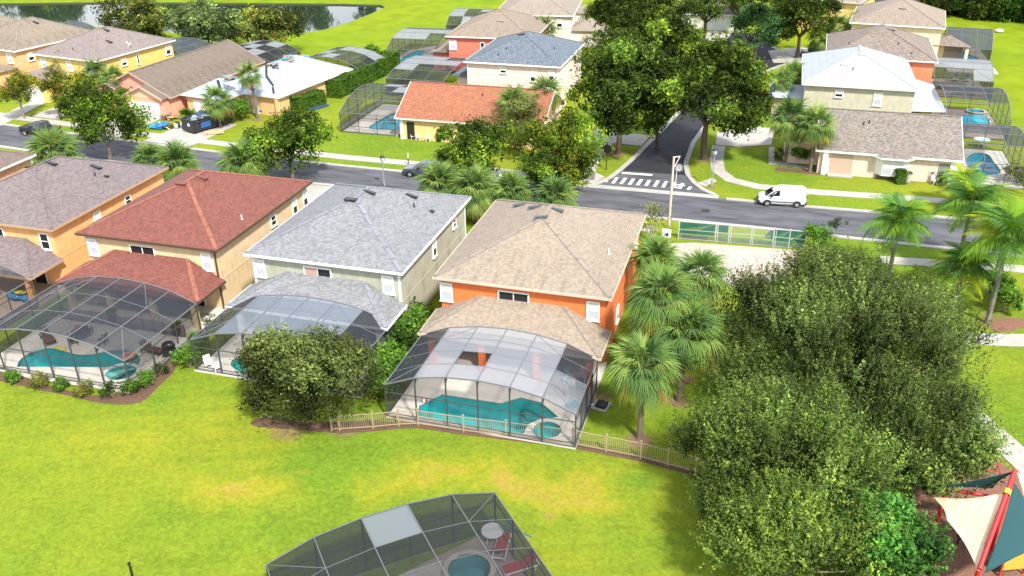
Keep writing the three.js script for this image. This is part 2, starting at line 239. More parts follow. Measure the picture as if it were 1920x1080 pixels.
walk('driveway', [[-13.29, -167.49], [-13.04, -177.3], [-10.94, -178.3], [-9.49, -172.16], [-10.62, -167.19]], M.concrete, 0.06);
for (const x0 of [-66, -50.5, -34.8, -19.2]) walk('driveway', [[x0, -73.2], [x0 + 6, -73.2], [x0 + 6, -82.9], [x0, -82.9]], M.concrete, 0.065);
walkLine([[-150, -91], [-118, -85.6], [-98, -83], [-72, -81], [-41, -80.4], [-9.6, -80.3]], 1.4);
walkLine([[11, -78.7], [21, -79.8], [34, -80], [60, -80]], 1.5);
walk('bare_lot', [[-9, -76.9], [-5.51, -78.2], [4.28, -78.96], [4.08, -74.12], [-0.18, -69.54], [-4.73, -70.91]], M.sand, 0.012);
setting('park_path', ribbon(smooth([[12, -65.4], [16, -65.9], [18, -66.1], [21, -66.8], [25, -68], [34, -69.5], [60, -66]], 4, false), 1.8, 0.05, 0.1), M.concrete);
setting('park_path', ribbon(smooth([[14.19, -56.65], [15.22, -54.71], [16.19, -52.89], [17.21, -50.94], [18.54, -48.23], [24, -38], [32, -24], [38, -6]], 4, false), 1.9, 0.052, 0.1), M.concrete);
walk('playground_ground', smooth([[13.82, -54.76], [15.23, -52.63], [16.06, -50.3], [16.99, -48.64], [18.31, -45.91], [17.08, -39.1], [9.43, -36.96], [9.69, -43.06], [11.77, -49.55]], 4), M.redMulch, 0.02);
walk('planting_bed', smooth([[-51.67, -41.83], [-47.56, -41.38], [-44.35, -41.29], [-41.18, -41.15], [-39.07, -41.87], [-39.06, -44.12], [-39.32, -46.38], [-40.4, -47.15], [-40.54, -43.86], [-42.19, -41.88], [-46.76, -42.02], [-52.45, -42.65]], 3), M.mulch, 0.015);
walk('planting_bed', smooth([[-30.48, -41.67], [-27.04, -41.94], [-24.2, -42.37], [-21.81, -43.38], [-20.47, -44.11], [-19.17, -44.59], [-19.25, -44.81], [-21.33, -44.37], [-23.07, -44.01], [-26.82, -42.98], [-29.85, -42.77]], 3), M.mulch, 0.015);
setting('fence_edging', ribbon([[-24.4, -42.55], [-22.4, -43.35], [-20.9, -44.05], [-19.7, -44.45], [-16.6, -44.55], [-13.8, -44.75], [-9.5, -45.05], [-5.2, -44.85], [-1.8, -44.35], [0.6, -43.6]], 0.55, 0.013, 0), M.mulch);
walk('planting_bed', smooth([[18.2, -68.26], [19.79, -70.09], [21.12, -70.09], [20.48, -68.7], [18.6, -67.51]], 3), M.redMulch, 0.016);
walk('planting_bed', [[1.2, -100.2], [6.3, -100.2], [6.3, -101.2], [1.2, -101.4]], M.mulch, 0.015);
// painted markings: stop line and the bars of the crossing
for (const [a, b] of [[[-15.25, -95.21], [-11.86, -95.37]]]) setting('stop_line', ribbon([a, b], 0.55, 0.022, 0), M.paint);
for (const [a, b] of [[[-16.49, -91.9], [-16.41, -93.05]], [[-15.62, -91.7], [-15.5, -93.63]], [[-14.75, -91.76], [-14.56, -93.7]], [[-13.82, -91.75], [-13.67, -93.67]], [[-12.95, -91.81], [-12.79, -93.72]], [[-12.04, -91.88], [-11.91, -93.69]], [[-11.11, -91.87], [-10.98, -93.76]], [[-10.2, -91.86], [-10.07, -93.74]], [[-9.3, -92.01], [-9.17, -93.72]], [[-8.43, -91.9], [-8.29, -93.61]], [[-7.52, -91.81], [-7.34, -92.77]]]) setting('crossing_bar', ribbon([a, b], 0.36, 0.023, 0), M.paint);

// ---------------------------------------------------------------- houses
// a house stands on its own axes: front of the builder's box faces local +z; w and d are the eave rectangle
function hipFaces(w, d, h, p, ridgeLift = 0) {
  const a = w / 2, b = d / 2, m = Math.min(a, b), r = h + m * p;
  const [r1, r2] = w <= d ? [V(0, r, b - m), V(0, r, -(b - m))] : [V(-(a - m), r, 0), V(a - m, r, 0)];
  const A = V(-a, h, b), B = V(a, h, b), C = V(a, h, -b), D = V(-a, h, -b);
  return w <= d ? { f: [[A, B, r1], [B, C, r2, r1], [C, D, r2], [D, A, r1, r2]], ridges: [[A, r1], [B, r1], [C, r2], [D, r2], [r1, r2]] }
    : { f: [[A, B, r2, r1], [B, C, r2], [C, D, r1, r2], [D, A, r1]], ridges: [[A, r1], [D, r1], [B, r2], [C, r2], [r1, r2]] };
}
function gableFaces(w, d, h, p, along) { // ridge along 'x' or 'z'
  const a = w / 2, b = d / 2;
  if (along === 'x') { const r = h + b * p, L = V(-a, r, 0), Q = V(a, r, 0); return { f: [[V(-a, h, b), V(a, h, b), Q, L], [V(a, h, -b), V(-a, h, -b), L, Q]], ridges: [[L, Q]], r }; }
  const r = h + a * p, L = V(0, r, b), Q = V(0, r, -b); return { f: [[V(a, h, b), V(a, h, -b), Q, L], [V(-a, h, -b), V(-a, h, b), L, Q]], ridges: [[L, Q]], r };
}
function ridgeCaps(list, w = 0.3) { return merge(list.map(([a, b]) => { const u = b.clone().sub(a).normalize(); return bar(a.clone().addScaledVector(u, 0.06).add(V(0, 0.0, 0)), b.clone().addScaledVector(u, -0.02), w, 0.05); })); }
function fasciaOf(w, d, h, t = 0.18, k = 0.06) { const a = w / 2, b = d / 2; return merge([box(w + k * 2, t, k, 0, h - t / 2 - 0.004, b + k / 2), box(w + k * 2, t, k, 0, h - t / 2 - 0.004, -b - k / 2), box(k, t, d, a + k / 2, h - t / 2 - 0.004, 0), box(k, t, d, -a - k / 2, h - t / 2 - 0.004, 0)]); }
const W1 = {}; // shared window geometry by size
function winGeo(w, h) {
  const k = w.toFixed(2) + 'x' + h.toFixed(2); if (W1[k]) return W1[k]; const t = 0.1;
  return (W1[k] = {
    frame: merge([box(w, t, 0.1, 0, h / 2 - t / 2, 0.05), box(w, t, 0.1, 0, -h / 2 + t / 2, 0.05), box(t, h - 2 * t, 0.1, -w / 2 + t / 2, 0, 0.05), box(t, h - 2 * t, 0.1, w / 2 - t / 2, 0, 0.05)]),
    sill: box(w + 0.12, 0.06, 0.16, 0, -h / 2 - 0.032, 0.08), half: box(w - 2 * t, h / 2 - t - 0.02, 0.03), side: box(w / 2 - t - 0.02, h - 2 * t, 0.03), muntin: box(w - 2 * t, 0.05, 0.06), mull: box(0.06, h - 2 * t, 0.06),
  });
}
// kind: 'blind' (two sashes, white blind), 'dark' (two sashes), 'slide' (two panes side by side), 'half' (blind above, dark below), 'slideCurtain'
function win(house, face, u, y, w, h, kind = 'dark') {
  const { g, hw, hd } = house, G = winGeo(w, h), f = mesh('window', G.frame, M.white, g);
  if (face === 'front') f.position.set(u, y, hd); else if (face === 'back') { f.position.set(u, y, -hd); f.rotation.y = PI; } else if (face === 'right') { f.position.set(hw, y, u); f.rotation.y = PI / 2; } else { f.position.set(-hw, y, u); f.rotation.y = -PI / 2; }
  mesh('sill', G.sill, M.white, f);
  if (kind.startsWith('slide')) {
    mesh('pane', G.side, kind === 'slideCurtain' ? M.curtain : M.glass, f, [-w / 4 + 0.02, 0, 0.03]); mesh('pane', G.side, kind === 'slideCurtain' ? M.glass : M.glass, f, [w / 4 - 0.02, 0, 0.03]); mesh('mullion', G.mull, M.white, f, [0, 0, 0.05]);
  } else {
    const q = h / 4 - 0.03; mesh('pane', G.half, kind === 'dark' ? M.glass : M.blind, f, [0, q, 0.03]); mesh('pane', G.half, kind === 'blind' ? M.blindShade : M.glass, f, [0, -q, 0.045]); mesh('muntin', G.muntin, M.white, f, [0, 0, 0.05]);
  }
  return f;
}
function house(name, label, o) {
  const g = thing(name, label, 'house', [o.x, 0, o.z], o.turn || 0), { w, d, h } = o, ov = o.over ?? 0.42, hw = w / 2 - ov, hd = d / 2 - ov;
  const H = { g, hw, hd, w, d, h, o };
  if (!o.noWall) {
    const wg = faces([[V(-hw, 0, hd), V(hw, 0, hd), V(hw, h, hd), V(-hw, h, hd)], [V(hw, 0, hd), V(hw, 0, -hd), V(hw, h, -hd), V(hw, h, hd)], [V(hw, 0, -hd), V(-hw, 0, -hd), V(-hw, h, -hd), V(hw, h, -hd)], [V(-hw, 0, -hd), V(-hw, 0, hd), V(-hw, h, hd), V(-hw, h, -hd)], [V(-hw, h, hd), V(hw, h, hd), V(hw, h, -hd), V(-hw, h, -hd)]]);
    mesh('wall', wg, o.wall, g);
    if (h > 4) mesh('band', merge([box(hw * 2 + 0.05, 0.09, 0.03, 0, 2.72, hd + 0.012), box(0.03, 0.09, hd * 2, hw + 0.012, 2.72, 0), box(0.03, 0.09, hd * 2, -hw - 0.012, 2.72, 0)]), o.wall, g);
    if (o.corner) for (const [sx, sz] of [[-1, 1], [1, 1], [1, -1]]) mesh('corner_board', box(0.16, h - 0.25, 0.16, sx * (hw - 0.04), (h - 0.25) / 2, sz * (hd - 0.04)), o.corner, g);
  }
  const rf = o.roof === 'gable' ? gableFaces(w, d, h, o.pitch, o.along) : hipFaces(w, d, h, o.pitch);
  const roof = mesh('roof', faces(rf.f), o.roofMat, g);
  for (const q of rf.ridges) mesh('ridge_cap', ridgeCaps([q]), o.capMat || o.roofMat, roof);
  mesh('soffit', box(w - 0.02, 0.05, d - 0.02, 0, h - 0.215, 0), o.trim || M.trim, g);
  if (o.roof === 'gable') {
    const e = [];
    if (o.along === 'x') for (const s of [-1, 1]) { const x = s * (hw), b = d / 2 - 0.05; mesh('gable_wall', faces([s > 0 ? [V(x, h, b), V(x, h, -b), V(x, rf.r - 0.06, 0)] : [V(x, h, -b), V(x, h, b), V(x, rf.r - 0.06, 0)]]), o.wall, g); for (const q of [-1, 1]) e.push(bar(V(s * w / 2, h - 0.07, q * d / 2), V(s * w / 2, rf.r - 0.07, 0), 0.06, 0.18)); }
    else for (const s of [-1, 1]) { const z = s * (hd), a = w / 2 - 0.05; mesh('gable_wall', faces([s > 0 ? [V(-a, h, z), V(a, h, z), V(0, rf.r - 0.06, z)] : [V(a, h, z), V(-a, h, z), V(0, rf.r - 0.06, z)]]), o.wall, g); for (const q of [-1, 1]) e.push(bar(V(q * w / 2, h - 0.07, s * d / 2), V(0, rf.r - 0.07, s * d / 2), 0.06, 0.18)); }
    mesh('rake_board', merge(e), o.trim || M.trim, g);
  }
  mesh('fascia', fasciaOf(w, d, h), o.trim || M.trim, g);
  H.rf = rf; H.roofMesh = roof; H.py = (x, z) => h + o.pitch * (o.roof === 'gable' ? (o.along === 'x' ? d / 2 - Math.abs(z) : w / 2 - Math.abs(x)) : Math.min(w / 2 - Math.abs(x), d / 2 - Math.abs(z)));
  return H;
}
// things on the roof, given by world points on it
function slopeFrame(H, p, lift) {
  const l = H.g.worldToLocal(V(p[0], 0, p[2])), e = 0.05, y = H.py(l.x, l.z), nx = -(H.py(l.x + e, l.z) - H.py(l.x - e, l.z)) / (2 * e), nz = -(H.py(l.x, l.z + e) - H.py(l.x, l.z - e)) / (2 * e), n = V(nx, 1, nz).normalize();
  const m = new THREE.Group(); const down = V(nx, 0, nz).normalize(), side = V(down.z, 0, -down.x), fw = side.clone().cross(n);
  m.matrix.makeBasis(side, n, fw.negate()); m.quaternion.setFromRotationMatrix(m.matrix); m.position.set(l.x, y, l.z).addScaledVector(n, lift); return m;
}
const ventGeo = merge([box(1.05, 0.05, 0.5, 0, 0.14, 0), box(0.98, 0.13, 0.42, 0, 0.065, 0)]), stubGeo = merge([cyl(0.06, 0.06, 0.42, 8), cyl(0.12, 0.08, 0.08, 8)]), capGeo = merge([box(0.36, 0.1, 0.36, 0, 0.17, 0), box(0.24, 0.14, 0.24, 0, 0.07, 0)]);
function vents(H, pts, mat = M.ventBlack, s = 1) { for (const p of pts) { H.g.updateMatrixWorld(); const f = slopeFrame(H, p, 0.0), m = mesh('roof_vent', ventGeo, mat, H.g); m.position.copy(f.position); m.quaternion.copy(f.quaternion); m.scale.setScalar(s); } }
function stubs(H, pts, geo = stubGeo, name = 'vent_pipe', mat = M.ventBlack) { for (const p of pts) { H.g.updateMatrixWorld(); const f = slopeFrame(H, p, -0.05), m = mesh(name, geo, mat, H.g); m.position.copy(f.position); if (geo !== stubGeo) m.quaternion.copy(f.quaternion); } }
// the low hipped roof over the terrace behind a house, with its posts and glass doors (local, in front of +z face)
function lanai(H, o = {}) {
  const { g, hw, hd, w } = H, z0 = hd, z1 = o.z1, h = o.h || 2.75, top = o.top || 4.3, a = w / 2, inset = o.inset || 3.4, back = z0 - 0.0;
  const A = V(-a, h, z1), B = V(a, h, z1), C = V(a, h, back), D = V(-a, h, back), E = V(-a + inset, top, back), F = V(a - inset, top, back);
  const r = mesh('terrace_roof', faces([[A, B, F, E], [B, C, F], [D, A, E]]), H.o.roofMat, g);
  for (const q of [[A, E], [B, F]]) mesh('ridge_cap', ridgeCaps([q]), H.o.capMat || H.o.roofMat, r);
  mesh('terrace_fascia', merge([box(w + 0.12, 0.18, 0.06, 0, h - 0.095, z1 + 0.03), box(0.06, 0.18, z1 - back, a + 0.03, h - 0.095, (z1 + back) / 2), box(0.06, 0.18, z1 - back, -a - 0.03, h - 0.095, (z1 + back) / 2)]), H.o.trim || M.trim, g);
  mesh('terrace_ceiling', box(w - 0.04, 0.05, z1 - back - 0.03, 0, h - 0.2, (z1 + back) / 2), M.trim, g);
  for (const t of o.posts || [-0.46, -0.16, 0.16, 0.46]) mesh('column', box(0.42, h - 0.24, 0.42, t * (w - 0.6), (h - 0.24) / 2, z1 - 0.45), o.postMat || H.o.wall, g);
  for (const [x, ww] of o.doors || [[-3, 2.6], [3, 2.6]]) { const dfr = mesh('sliding_door', merge([box(ww + 0.12, 0.06, 0.08, 0, 2.12, 0.04), box(0.06, 2.1, 0.08, -ww / 2 - 0.03, 1.05, 0.04), box(0.06, 2.1, 0.08, ww / 2 + 0.03, 1.05, 0.04), box(0.06, 2.1, 0.08, 0, 1.05, 0.04)]), M.white, g, [x, 0.12, hd]); mesh('pane', box(ww, 2.08, 0.04), M.glass, dfr, [0, 1.05, 0.02]); }
}

const C_ = (r, g, b, k) => alb(r, g, b, k);
// --- the near row, backs to the lawn
const EZ = -62.6, RD = 15.8, NP = 0.415;
function nearHouse(name, label, o) {
  const H = house(name, label, { w: 13.15, d: RD, h: 5.6, z: EZ, roof: 'hip', pitch: NP, ...o });
  lanai(H, { z1: EZ * -1 - 51.35, ...(o.lan || {}) });
  return H;
}
const orangeHouse = nearHouse('orange_house', 'orange stucco two storey house with tan shingle roof beside the palms', { x: -15.65, wall: wallMat(RGB(0.85, 0.2, 0.055)), roofMat: roofMat(C_(213, 193, 171, 2.0), T.shingleD), trim: std(RGB(0.5, 0.42, 0.33)), capMat: roofMat(C_(214, 196, 178, 2.2), T.shingleD) });
win(orangeHouse, 'front', -5.75, 4.3, 0.95, 1.5, 'blind'); win(orangeHouse, 'front', -0.6, 4.42, 2.35, 1.15, 'slide'); win(orangeHouse, 'front', 5.25, 4.25, 0.95, 1.5, 'blind');
win(orangeHouse, 'right', -5.6, 4.3, 0.9, 1.3, 'dark'); win(orangeHouse, 'right', 2.5, 1.5, 0.9, 1.3, 'dark');
vents(orangeHouse, [[-18.97, 6.94, -66.35], [-17.14, 7.7, -64.42], [-15.07, 8.08, -63.43], [-15.79, 8.26, -61.25]], std(RGB(0.1, 0.12, 0.14), { roughness: 0.3, metalness: 0.3 }));
stubs(orangeHouse, [[-10.4, 6.14, -60.74]], stubGeo, 'vent_pipe', M.white);
const greyHouse = nearHouse('sage_house', 'sage green two storey house with light grey shingle roof and white corner boards', { x: -31.25, wall: wallMat(C_(190, 192, 172, 1.15), true), roofMat: roofMat(C_(187, 188, 192, 2.1)), trim: M.white, corner: M.white, capMat: roofMat(C_(196, 198, 210, 2.2)), lan: { postMat: M.trim } });
win(greyHouse, 'front', -5.6, 4.3, 0.95, 1.5, 'blind'); win(greyHouse, 'front', -0.6, 4.42, 2.35, 1.15, 'slideCurtain'); win(greyHouse, 'front', 5.2, 4.25, 0.95, 1.5, 'blind');
win(greyHouse, 'right', 0.3, 4.2, 0.8, 1.5, 'half'); win(greyHouse, 'right', -4.6, 4.4, 0.8, 0.9, 'dark');
vents(greyHouse, [[-31.49, 8.21, -60.99], [-30.81, 8.13, -63.08], [-28.23, 7.06, -65.71]]);
stubs(greyHouse, [[-27.44, 6.73, -64.29]]); stubs(greyHouse, [[-26.15, 6.2, -64.9]], capGeo, 'roof_cowl');
const redHouse = nearHouse('cream_house', 'cream two storey house with red brown shingle roof and brown gutters', { x: -46.8, wall: wallMat(C_(238, 208, 166, 1.2)), roofMat: roofMat(C_(174, 104, 90, 2.0)), trim: M.brownTrim, capMat: roofMat(C_(210, 134, 106, 2.0)), lan: { inset: 3.2 } });
win(redHouse, 'front', -5.5, 4.3, 0.95, 1.5, 'blind'); win(redHouse, 'front', -0.7, 4.42, 2.35, 1.15, 'slide'); win(redHouse, 'front', 5.2, 4.25, 0.95, 1.5, 'blind');
win(redHouse, 'right', -1.2, 4.35, 0.9, 1.0, 'dark'); win(redHouse, 'right', -5.0, 4.2, 0.85, 1.5, 'half'); win(redHouse, 'right', -7.0, 4.2, 0.85, 1.5, 'half');
for (const [H, m] of [[orangeHouse, M.trim], [greyHouse, M.white]]) for (const s of [-1, 1]) mesh('downspout', merge([box(0.09, 5.1, 0.09, s * 6.0, 2.75, -7.56), box(0.09, 0.09, 0.42, s * 6.0, 5.32, -7.72)]), m, H.g);
mesh('downspout', merge([box(0.12, 5.2, 0.12, 6.05, 2.75, 7.55), box(0.12, 0.12, 0.5, 6.05, 5.35, 7.75)]), M.brownTrim, redHouse.g);
vents(redHouse, [[-47.08, 8.15, -60.85], [-46.32, 8.14, -62.67]], std(RGB(0.16, 0.06, 0.045)));
stubs(redHouse, [[-41.11, 5.97, -59.98]], stubGeo, 'vent_pipe', M.white);
const peachHouse = nearHouse('peach_house', 'peach and orange two storey house with mauve brown shingle roof', { x: -62.3, wall: wallMat(C_(253, 184, 122, 1.05)), roofMat: roofMat(C_(166, 150, 150, 1.9), T.shingleA), trim: std(C_(232, 190, 150, 2)), capMat: roofMat(C_(166, 150, 148, 2.2)) });
win(peachHouse, 'front', 5.2, 4.25, 0.95, 1.5, 'dark'); win(peachHouse, 'front', 0, 4.42, 2.2, 1.15, 'slide'); win(peachHouse, 'front', -5.4, 4.25, 0.95, 1.5, 'dark');
win(peachHouse, 'right', 2.2, 4.2, 0.9, 1.5, 'half'); win(peachHouse, 'right', -2.0, 4.4, 0.85, 0.9, 'dark');
vents(peachHouse, [[-63.84, 7.7, -62.22], [-61.79, 8.12, -62.54], [-59.32, 7.1, -65.12]]);
stubs(peachHouse, [[-58.51, 6.77, -63.93]]); stubs(peachHouse, [[-57.87, 6.5, -64.56]], capGeo, 'roof_cowl');
const edgeHouse = nearHouse('brown_roof_house', 'two storey house with brown shingle roof cut off by the left edge', { x: -77.9, wall: wallMat(C_(226, 190, 150, 1.2)), roofMat: roofMat(C_(168, 146, 136, 2.0)), trim: M.trim });
win(edgeHouse, 'right', 0, 4.3, 0.9, 1.3, 'dark');

// --- across the street, left: backs to the lagoon
const LT = -0.11;
const yellowHouse = house('yellow_house', 'yellow two storey house with mauve shingle roof before the lagoon trees', { x: -98.4, z: -115.6, turn: -0.15, w: 13.2, d: 15.6, h: 5.6, roof: 'hip', pitch: 0.42, wall: wallMat(C_(250, 212, 122, 1.2)), roofMat: roofMat(C_(196, 178, 172, 2.2), T.shingleA), trim: M.trim });
win(yellowHouse, 'right', 2.6, 4.3, 1.0, 1.0, 'half'); win(yellowHouse, 'right', -0.1, 4.2, 0.5, 1.6, 'dark'); win(yellowHouse, 'right', -6.3, 4.3, 1.0, 1.4, 'half'); win(yellowHouse, 'front', 4.6, 4.3, 1.8, 1.4, 'blind'); win(yellowHouse, 'front', -4.8, 4.2, 1.2, 1.5, 'blind'); win(yellowHouse, 'front', 0.5, 4.3, 1.0, 1.4, 'blind');
vents(yellowHouse, [[-97.58, 8.11, -115.62], [-95.33, 7.16, -113.02]]);
stubs(yellowHouse, [[-98.94, 6.4, -109.51]]); stubs(yellowHouse, [[-93.13, 6.24, -114.24]], merge([cyl(0.05, 0.05, 0.5, 8), box(0.8, 0.06, 0.06, 0, 0.5, 0), box(0.3, 0.3, 0.05, 0.3, 0.6, 0), box(0.3, 0.3, 0.05, -0.3, 0.6, 0)]), 'roof_aerial', M.white);
{ const f = gableFaces(6.2, 5, 2.9, 0.42, 'z'); const w = mesh('front_wing', box(5.6, 2.9, 5, 0, 1.45, 0), yellowHouse.o.wall, yellowHouse.g, [-2.6, 0, 9.6]); mesh('roof', faces(f.f), yellowHouse.o.roofMat, w); mesh('garage_door', box(4.2, 2.2, 0.06, 0, 1.1, 2.54), M.white, w); mesh('gable_wall', faces([[V(-3, 2.9, 2.49), V(3, 2.9, 2.49), V(0, 4.15, 2.49)]]), yellowHouse.o.wall, w); }
const tanHouse = house('apricot_house', 'apricot two storey house with tan hip roof near the lagoon, at the left edge', { x: -114.6, z: -118.4, turn: -0.2, w: 13.2, d: 15.4, h: 5.6, roof: 'hip', pitch: 0.46, wall: wallMat(C_(250, 196, 142, 1.2)), roofMat: roofMat(C_(200, 182, 160, 2.2), T.shingleC), trim: M.white });
win(tanHouse, 'front', 4.5, 4.3, 1.2, 1.5, 'blind'); win(tanHouse, 'front', -1, 4.3, 1.2, 1.5, 'blind'); win(tanHouse, 'right', 5, 4.2, 1.0, 1.2, 'half'); win(tanHouse, 'right', 0, 4.2, 1.0, 1.2, 'half');
vents(tanHouse, [[-113.05, 7.92, -118.54]]);
{ const f = hipFaces(7, 6, 2.9, 0.42); const w = mesh('front_wing', box(6.2, 2.9, 5.2, 0, 1.45, 0), tanHouse.o.wall, tanHouse.g, [2.4, 0, 10]); mesh('roof', faces(f.f), tanHouse.o.roofMat, w); mesh('garage_door', box(4.4, 2.2, 0.06, 0, 1.1, 2.64), M.white, w); }
const farTan = house('beige_house', 'beige two storey house with tan roof beyond the apricot one, mostly outside the picture', { x: -131, z: -122.5, turn: -0.25, w: 13.2, d: 15.4, h: 5.6, roof: 'hip', pitch: 0.46, wall: wallMat(C_(236, 200, 160, 1.2)), roofMat: roofMat(C_(200, 184, 164, 2.2), T.shingleC), trim: M.white });
win(farTan, 'front', 3, 4.3, 1.2, 1.5, 'blind');
// the one storey gable house with streaked brown roof
const pinkGable = house('gabled_house', 'one storey peach house with streaked brown gable roof and white garage door', { x: -83.1, z: -112.9, turn: -0.075, w: 12.6, d: 22, h: 2.8, roof: 'gable', along: 'z', pitch: 0.47, wall: wallMat(C_(250, 176, 150, 1.15)), roofMat: roofMat(C_(172, 154, 136, 2.2), T.shingleC), trim: std(C_(240, 205, 190, 2)) });
{ const g = pinkGable.g, hd = pinkGable.hd, w = mesh('garage_wing', box(6.2, 2.8, 1.4, 0, 1.4, 0), pinkGable.o.wall, g, [2.6, 0, hd + 0.7]); mesh('garage_gable', faces([[V(-3.3, 2.8, 0.72), V(3.3, 2.8, 0.72), V(0, 4.3, 0.72)]]), std(C_(252, 206, 168, 1.3)), w); mesh('roof', faces(gableFaces(6.9, 2.2, 2.8, 0.46, 'z').f), pinkGable.o.roofMat, w); mesh('rake_board', merge([bar(V(-3.45, 2.72, 1.1), V(0, 4.3, 1.1), 0.1, 0.2), bar(V(3.45, 2.72, 1.1), V(0, 4.3, 1.1), 0.1, 0.2)]), std(C_(252, 220, 196, 2)), w);
  const d = mesh('garage_door', box(4.9, 2.15, 0.06, 0, 1.08, 0.74), M.white, w); for (let i = 1; i < 4; i++) mesh('panel_joint', box(4.9, 0.03, 0.02, 0, i * 0.54, 0.775), M.blindShade, d);
  const a = new THREE.Shape(); a.moveTo(-1.5, 0); a.lineTo(-1.5, 3.5); a.lineTo(0, 4.1); a.lineTo(1.5, 3.5); a.lineTo(1.5, 0); a.lineTo(0.8, 0); a.lineTo(0.8, 2.3); a.absarc(0, 2.3, 0.8, 0, PI, false); a.lineTo(-0.8, 0);
  const e = mesh('entry_arch', new THREE.ExtrudeGeometry(a, { depth: 0.5, bevelEnabled: false }), pinkGable.o.wall, g, [-3.4, 0, hd + 1.1]); mesh('entry_roof', faces([[V(-1.8, 3.42, 0.7), V(0, 4.18, 0.7), V(0, 4.18, -2), V(-1.8, 3.42, -2)].reverse(), [V(0, 4.18, 0.7), V(1.8, 3.42, 0.7), V(1.8, 3.42, -2), V(0, 4.18, -2)].reverse()]), pinkGable.o.roofMat, e);
  mesh('entry_trim', merge([bar(V(-1.7, 3.5, 0.54), V(0, 4.2, 0.54), 0.1, 0.16), bar(V(1.7, 3.5, 0.54), V(0, 4.2, 0.54), 0.1, 0.16)]), std(C_(252, 220, 196, 2)), e); mesh('front_door', box(1.1, 2.1, 0.08, 0, 1.05, -1.02), std(C_(190, 100, 80, 1.2)), e); }
win(pinkGable, 'front', -5.2, 1.6, 1.1, 1.3, 'blind');
// the house being re-roofed under white underlay
const wrapMat = std(RGB(0.36, 0.38, 0.42), { map: T.wrap, roughness: 0.7 });
const wrapHouse = house('unfinished_roof_house', 'one storey peach house being re-roofed, its roof covered in white underlay', { x: -67.7, z: -114.6, turn: -0.16, w: 11.4, d: 17.4, h: 2.8, roof: 'hip', pitch: 0.48, wall: wallMat(C_(244, 196, 142, 1.15)), roofMat: wrapMat, trim: M.trim });
{ const g = wrapHouse.g; const wing = mesh('front_wing', box(6.4, 2.8, 6.6, 0, 1.4, 0), wrapHouse.o.wall, g, [-4.0, 0, 8.9]); mesh('roof', faces(hipFaces(7.4, 7.4, 2.8, 0.47).f), wrapMat, wing); mesh('fascia', fasciaOf(7.4, 7.4, 2.8), M.trim, wing); mesh('garage_door', box(4.6, 2.15, 0.06, 0.2, 1.08, 3.33), M.white, wing); mesh('dark_flashing', merge([bar(V(3.4, 3.0, 3.4), V(0.3, 4.4, 0.6), 0.35, 0.05), bar(V(3.7, 2.86, 3.7), V(3.75, 3.1, 2.4), 0.4, 0.06)]), M.black, wing);
  mesh('dark_flashing', merge([bar(V(-0.2, 5.45, 3.4), V(1.5, 4.6, 5.6), 0.28, 0.06), bar(V(1.5, 4.6, 5.6), V(3.6, 3.7, 6.9), 0.25, 0.06), bar(V(3.6, 3.6, 7.1), V(4.6, 3.2, 8.2), 0.25, 0.06)]), M.black, g);
  mesh('front_door', box(1.0, 2.1, 0.08, 1.2, 1.05, wrapHouse.hd + 0.02), M.white, g); mesh('porch_column', box(0.45, 2.6, 0.45, 5.2, 1.3, wrapHouse.hd + 0.2), wrapHouse.o.wall, g); }
win(wrapHouse, 'front', -0.4, 1.5, 0.9, 1.7, 'half'); win(wrapHouse, 'right', -3.6, 1.5, 1.6, 1.3, 'half');

// --- the block left of the side street: backs to the big field (local front turned to -x)
const tileHouse = house('orange_roof_house', 'one storey cream house with bright orange shingle roof on the corner', { x: -35.2, z: -106.2, w: 19, d: 11.8, h: 2.8, roof: 'gable', along: 'x', pitch: 0.52, wall: wallMat(C_(244, 208, 144, 1.15)), roofMat: roofMat(C_(226, 146, 108, 2.2), T.shingleA), trim: M.trim });
win(tileHouse, 'front', 0.9, 1.5, 1.9, 1.5, 'half'); win(tileHouse, 'front', 5.6, 1.5, 0.9, 1.3, 'dark'); mesh('side_opening', box(1.0, 2.2, 0.04, -7.6, 1.15, tileHouse.hd + 0.02), M.dark, tileHouse.g); mesh('corner_column', box(0.42, 2.6, 0.42, -8.75, 1.3, tileHouse.hd - 0.1), M.white, tileHouse.g);
stubs(tileHouse, [[-34.57, 4.09, -104.6]]);
const pinkHouse = house('pink_house', 'pale pink two storey house with blue grey shingle roof', { x: -35.1, z: -127, w: 13.9, d: 15.6, h: 5.6, roof: 'hip', pitch: 0.4, wall: wallMat(C_(246, 220, 214, 1.15)), roofMat: roofMat(C_(150, 164, 178, 2.2), T.shingleB), trim: M.white, corner: M.white });
win(pinkHouse, 'front', -1.3, 4.6, 0.95, 0.9, 'half'); win(pinkHouse, 'front', 3.0, 3.9, 0.85, 1.3, 'half'); win(pinkHouse, 'front', 5.6, 4.2, 0.85, 1.5, 'half'); win(pinkHouse, 'right', 5, 4.2, 1.0, 1.5, 'blind'); mesh('gutter_box', box(1.3, 0.25, 0.1, 3.0, 1.9, pinkHouse.hd + 0.05), M.dark, pinkHouse.g);
vents(pinkHouse, [[-35.54, 8.18, -125.8]]); stubs(pinkHouse, [[-37.51, 6.28, -120.91], [-36.67, 6.84, -122.3], [-30.47, 6.51, -125.32]]);
{ const w = mesh('terrace_wing', box(2.6, 2.6, 5, 0, 1.3, 0), pinkHouse.o.wall, pinkHouse.g, [-7.8, 0, 2.2]); mesh('roof', faces([[V(-2.2, 2.7, 3.0), V(1.3, 4.0, 3.0), V(1.3, 4.0, -3), V(-2.2, 2.7, -3)], [V(-2.2, 2.7, 3), V(1.3, 2.7, 3), V(1.3, 4.0, 3)]]), pinkHouse.o.roofMat, w); }
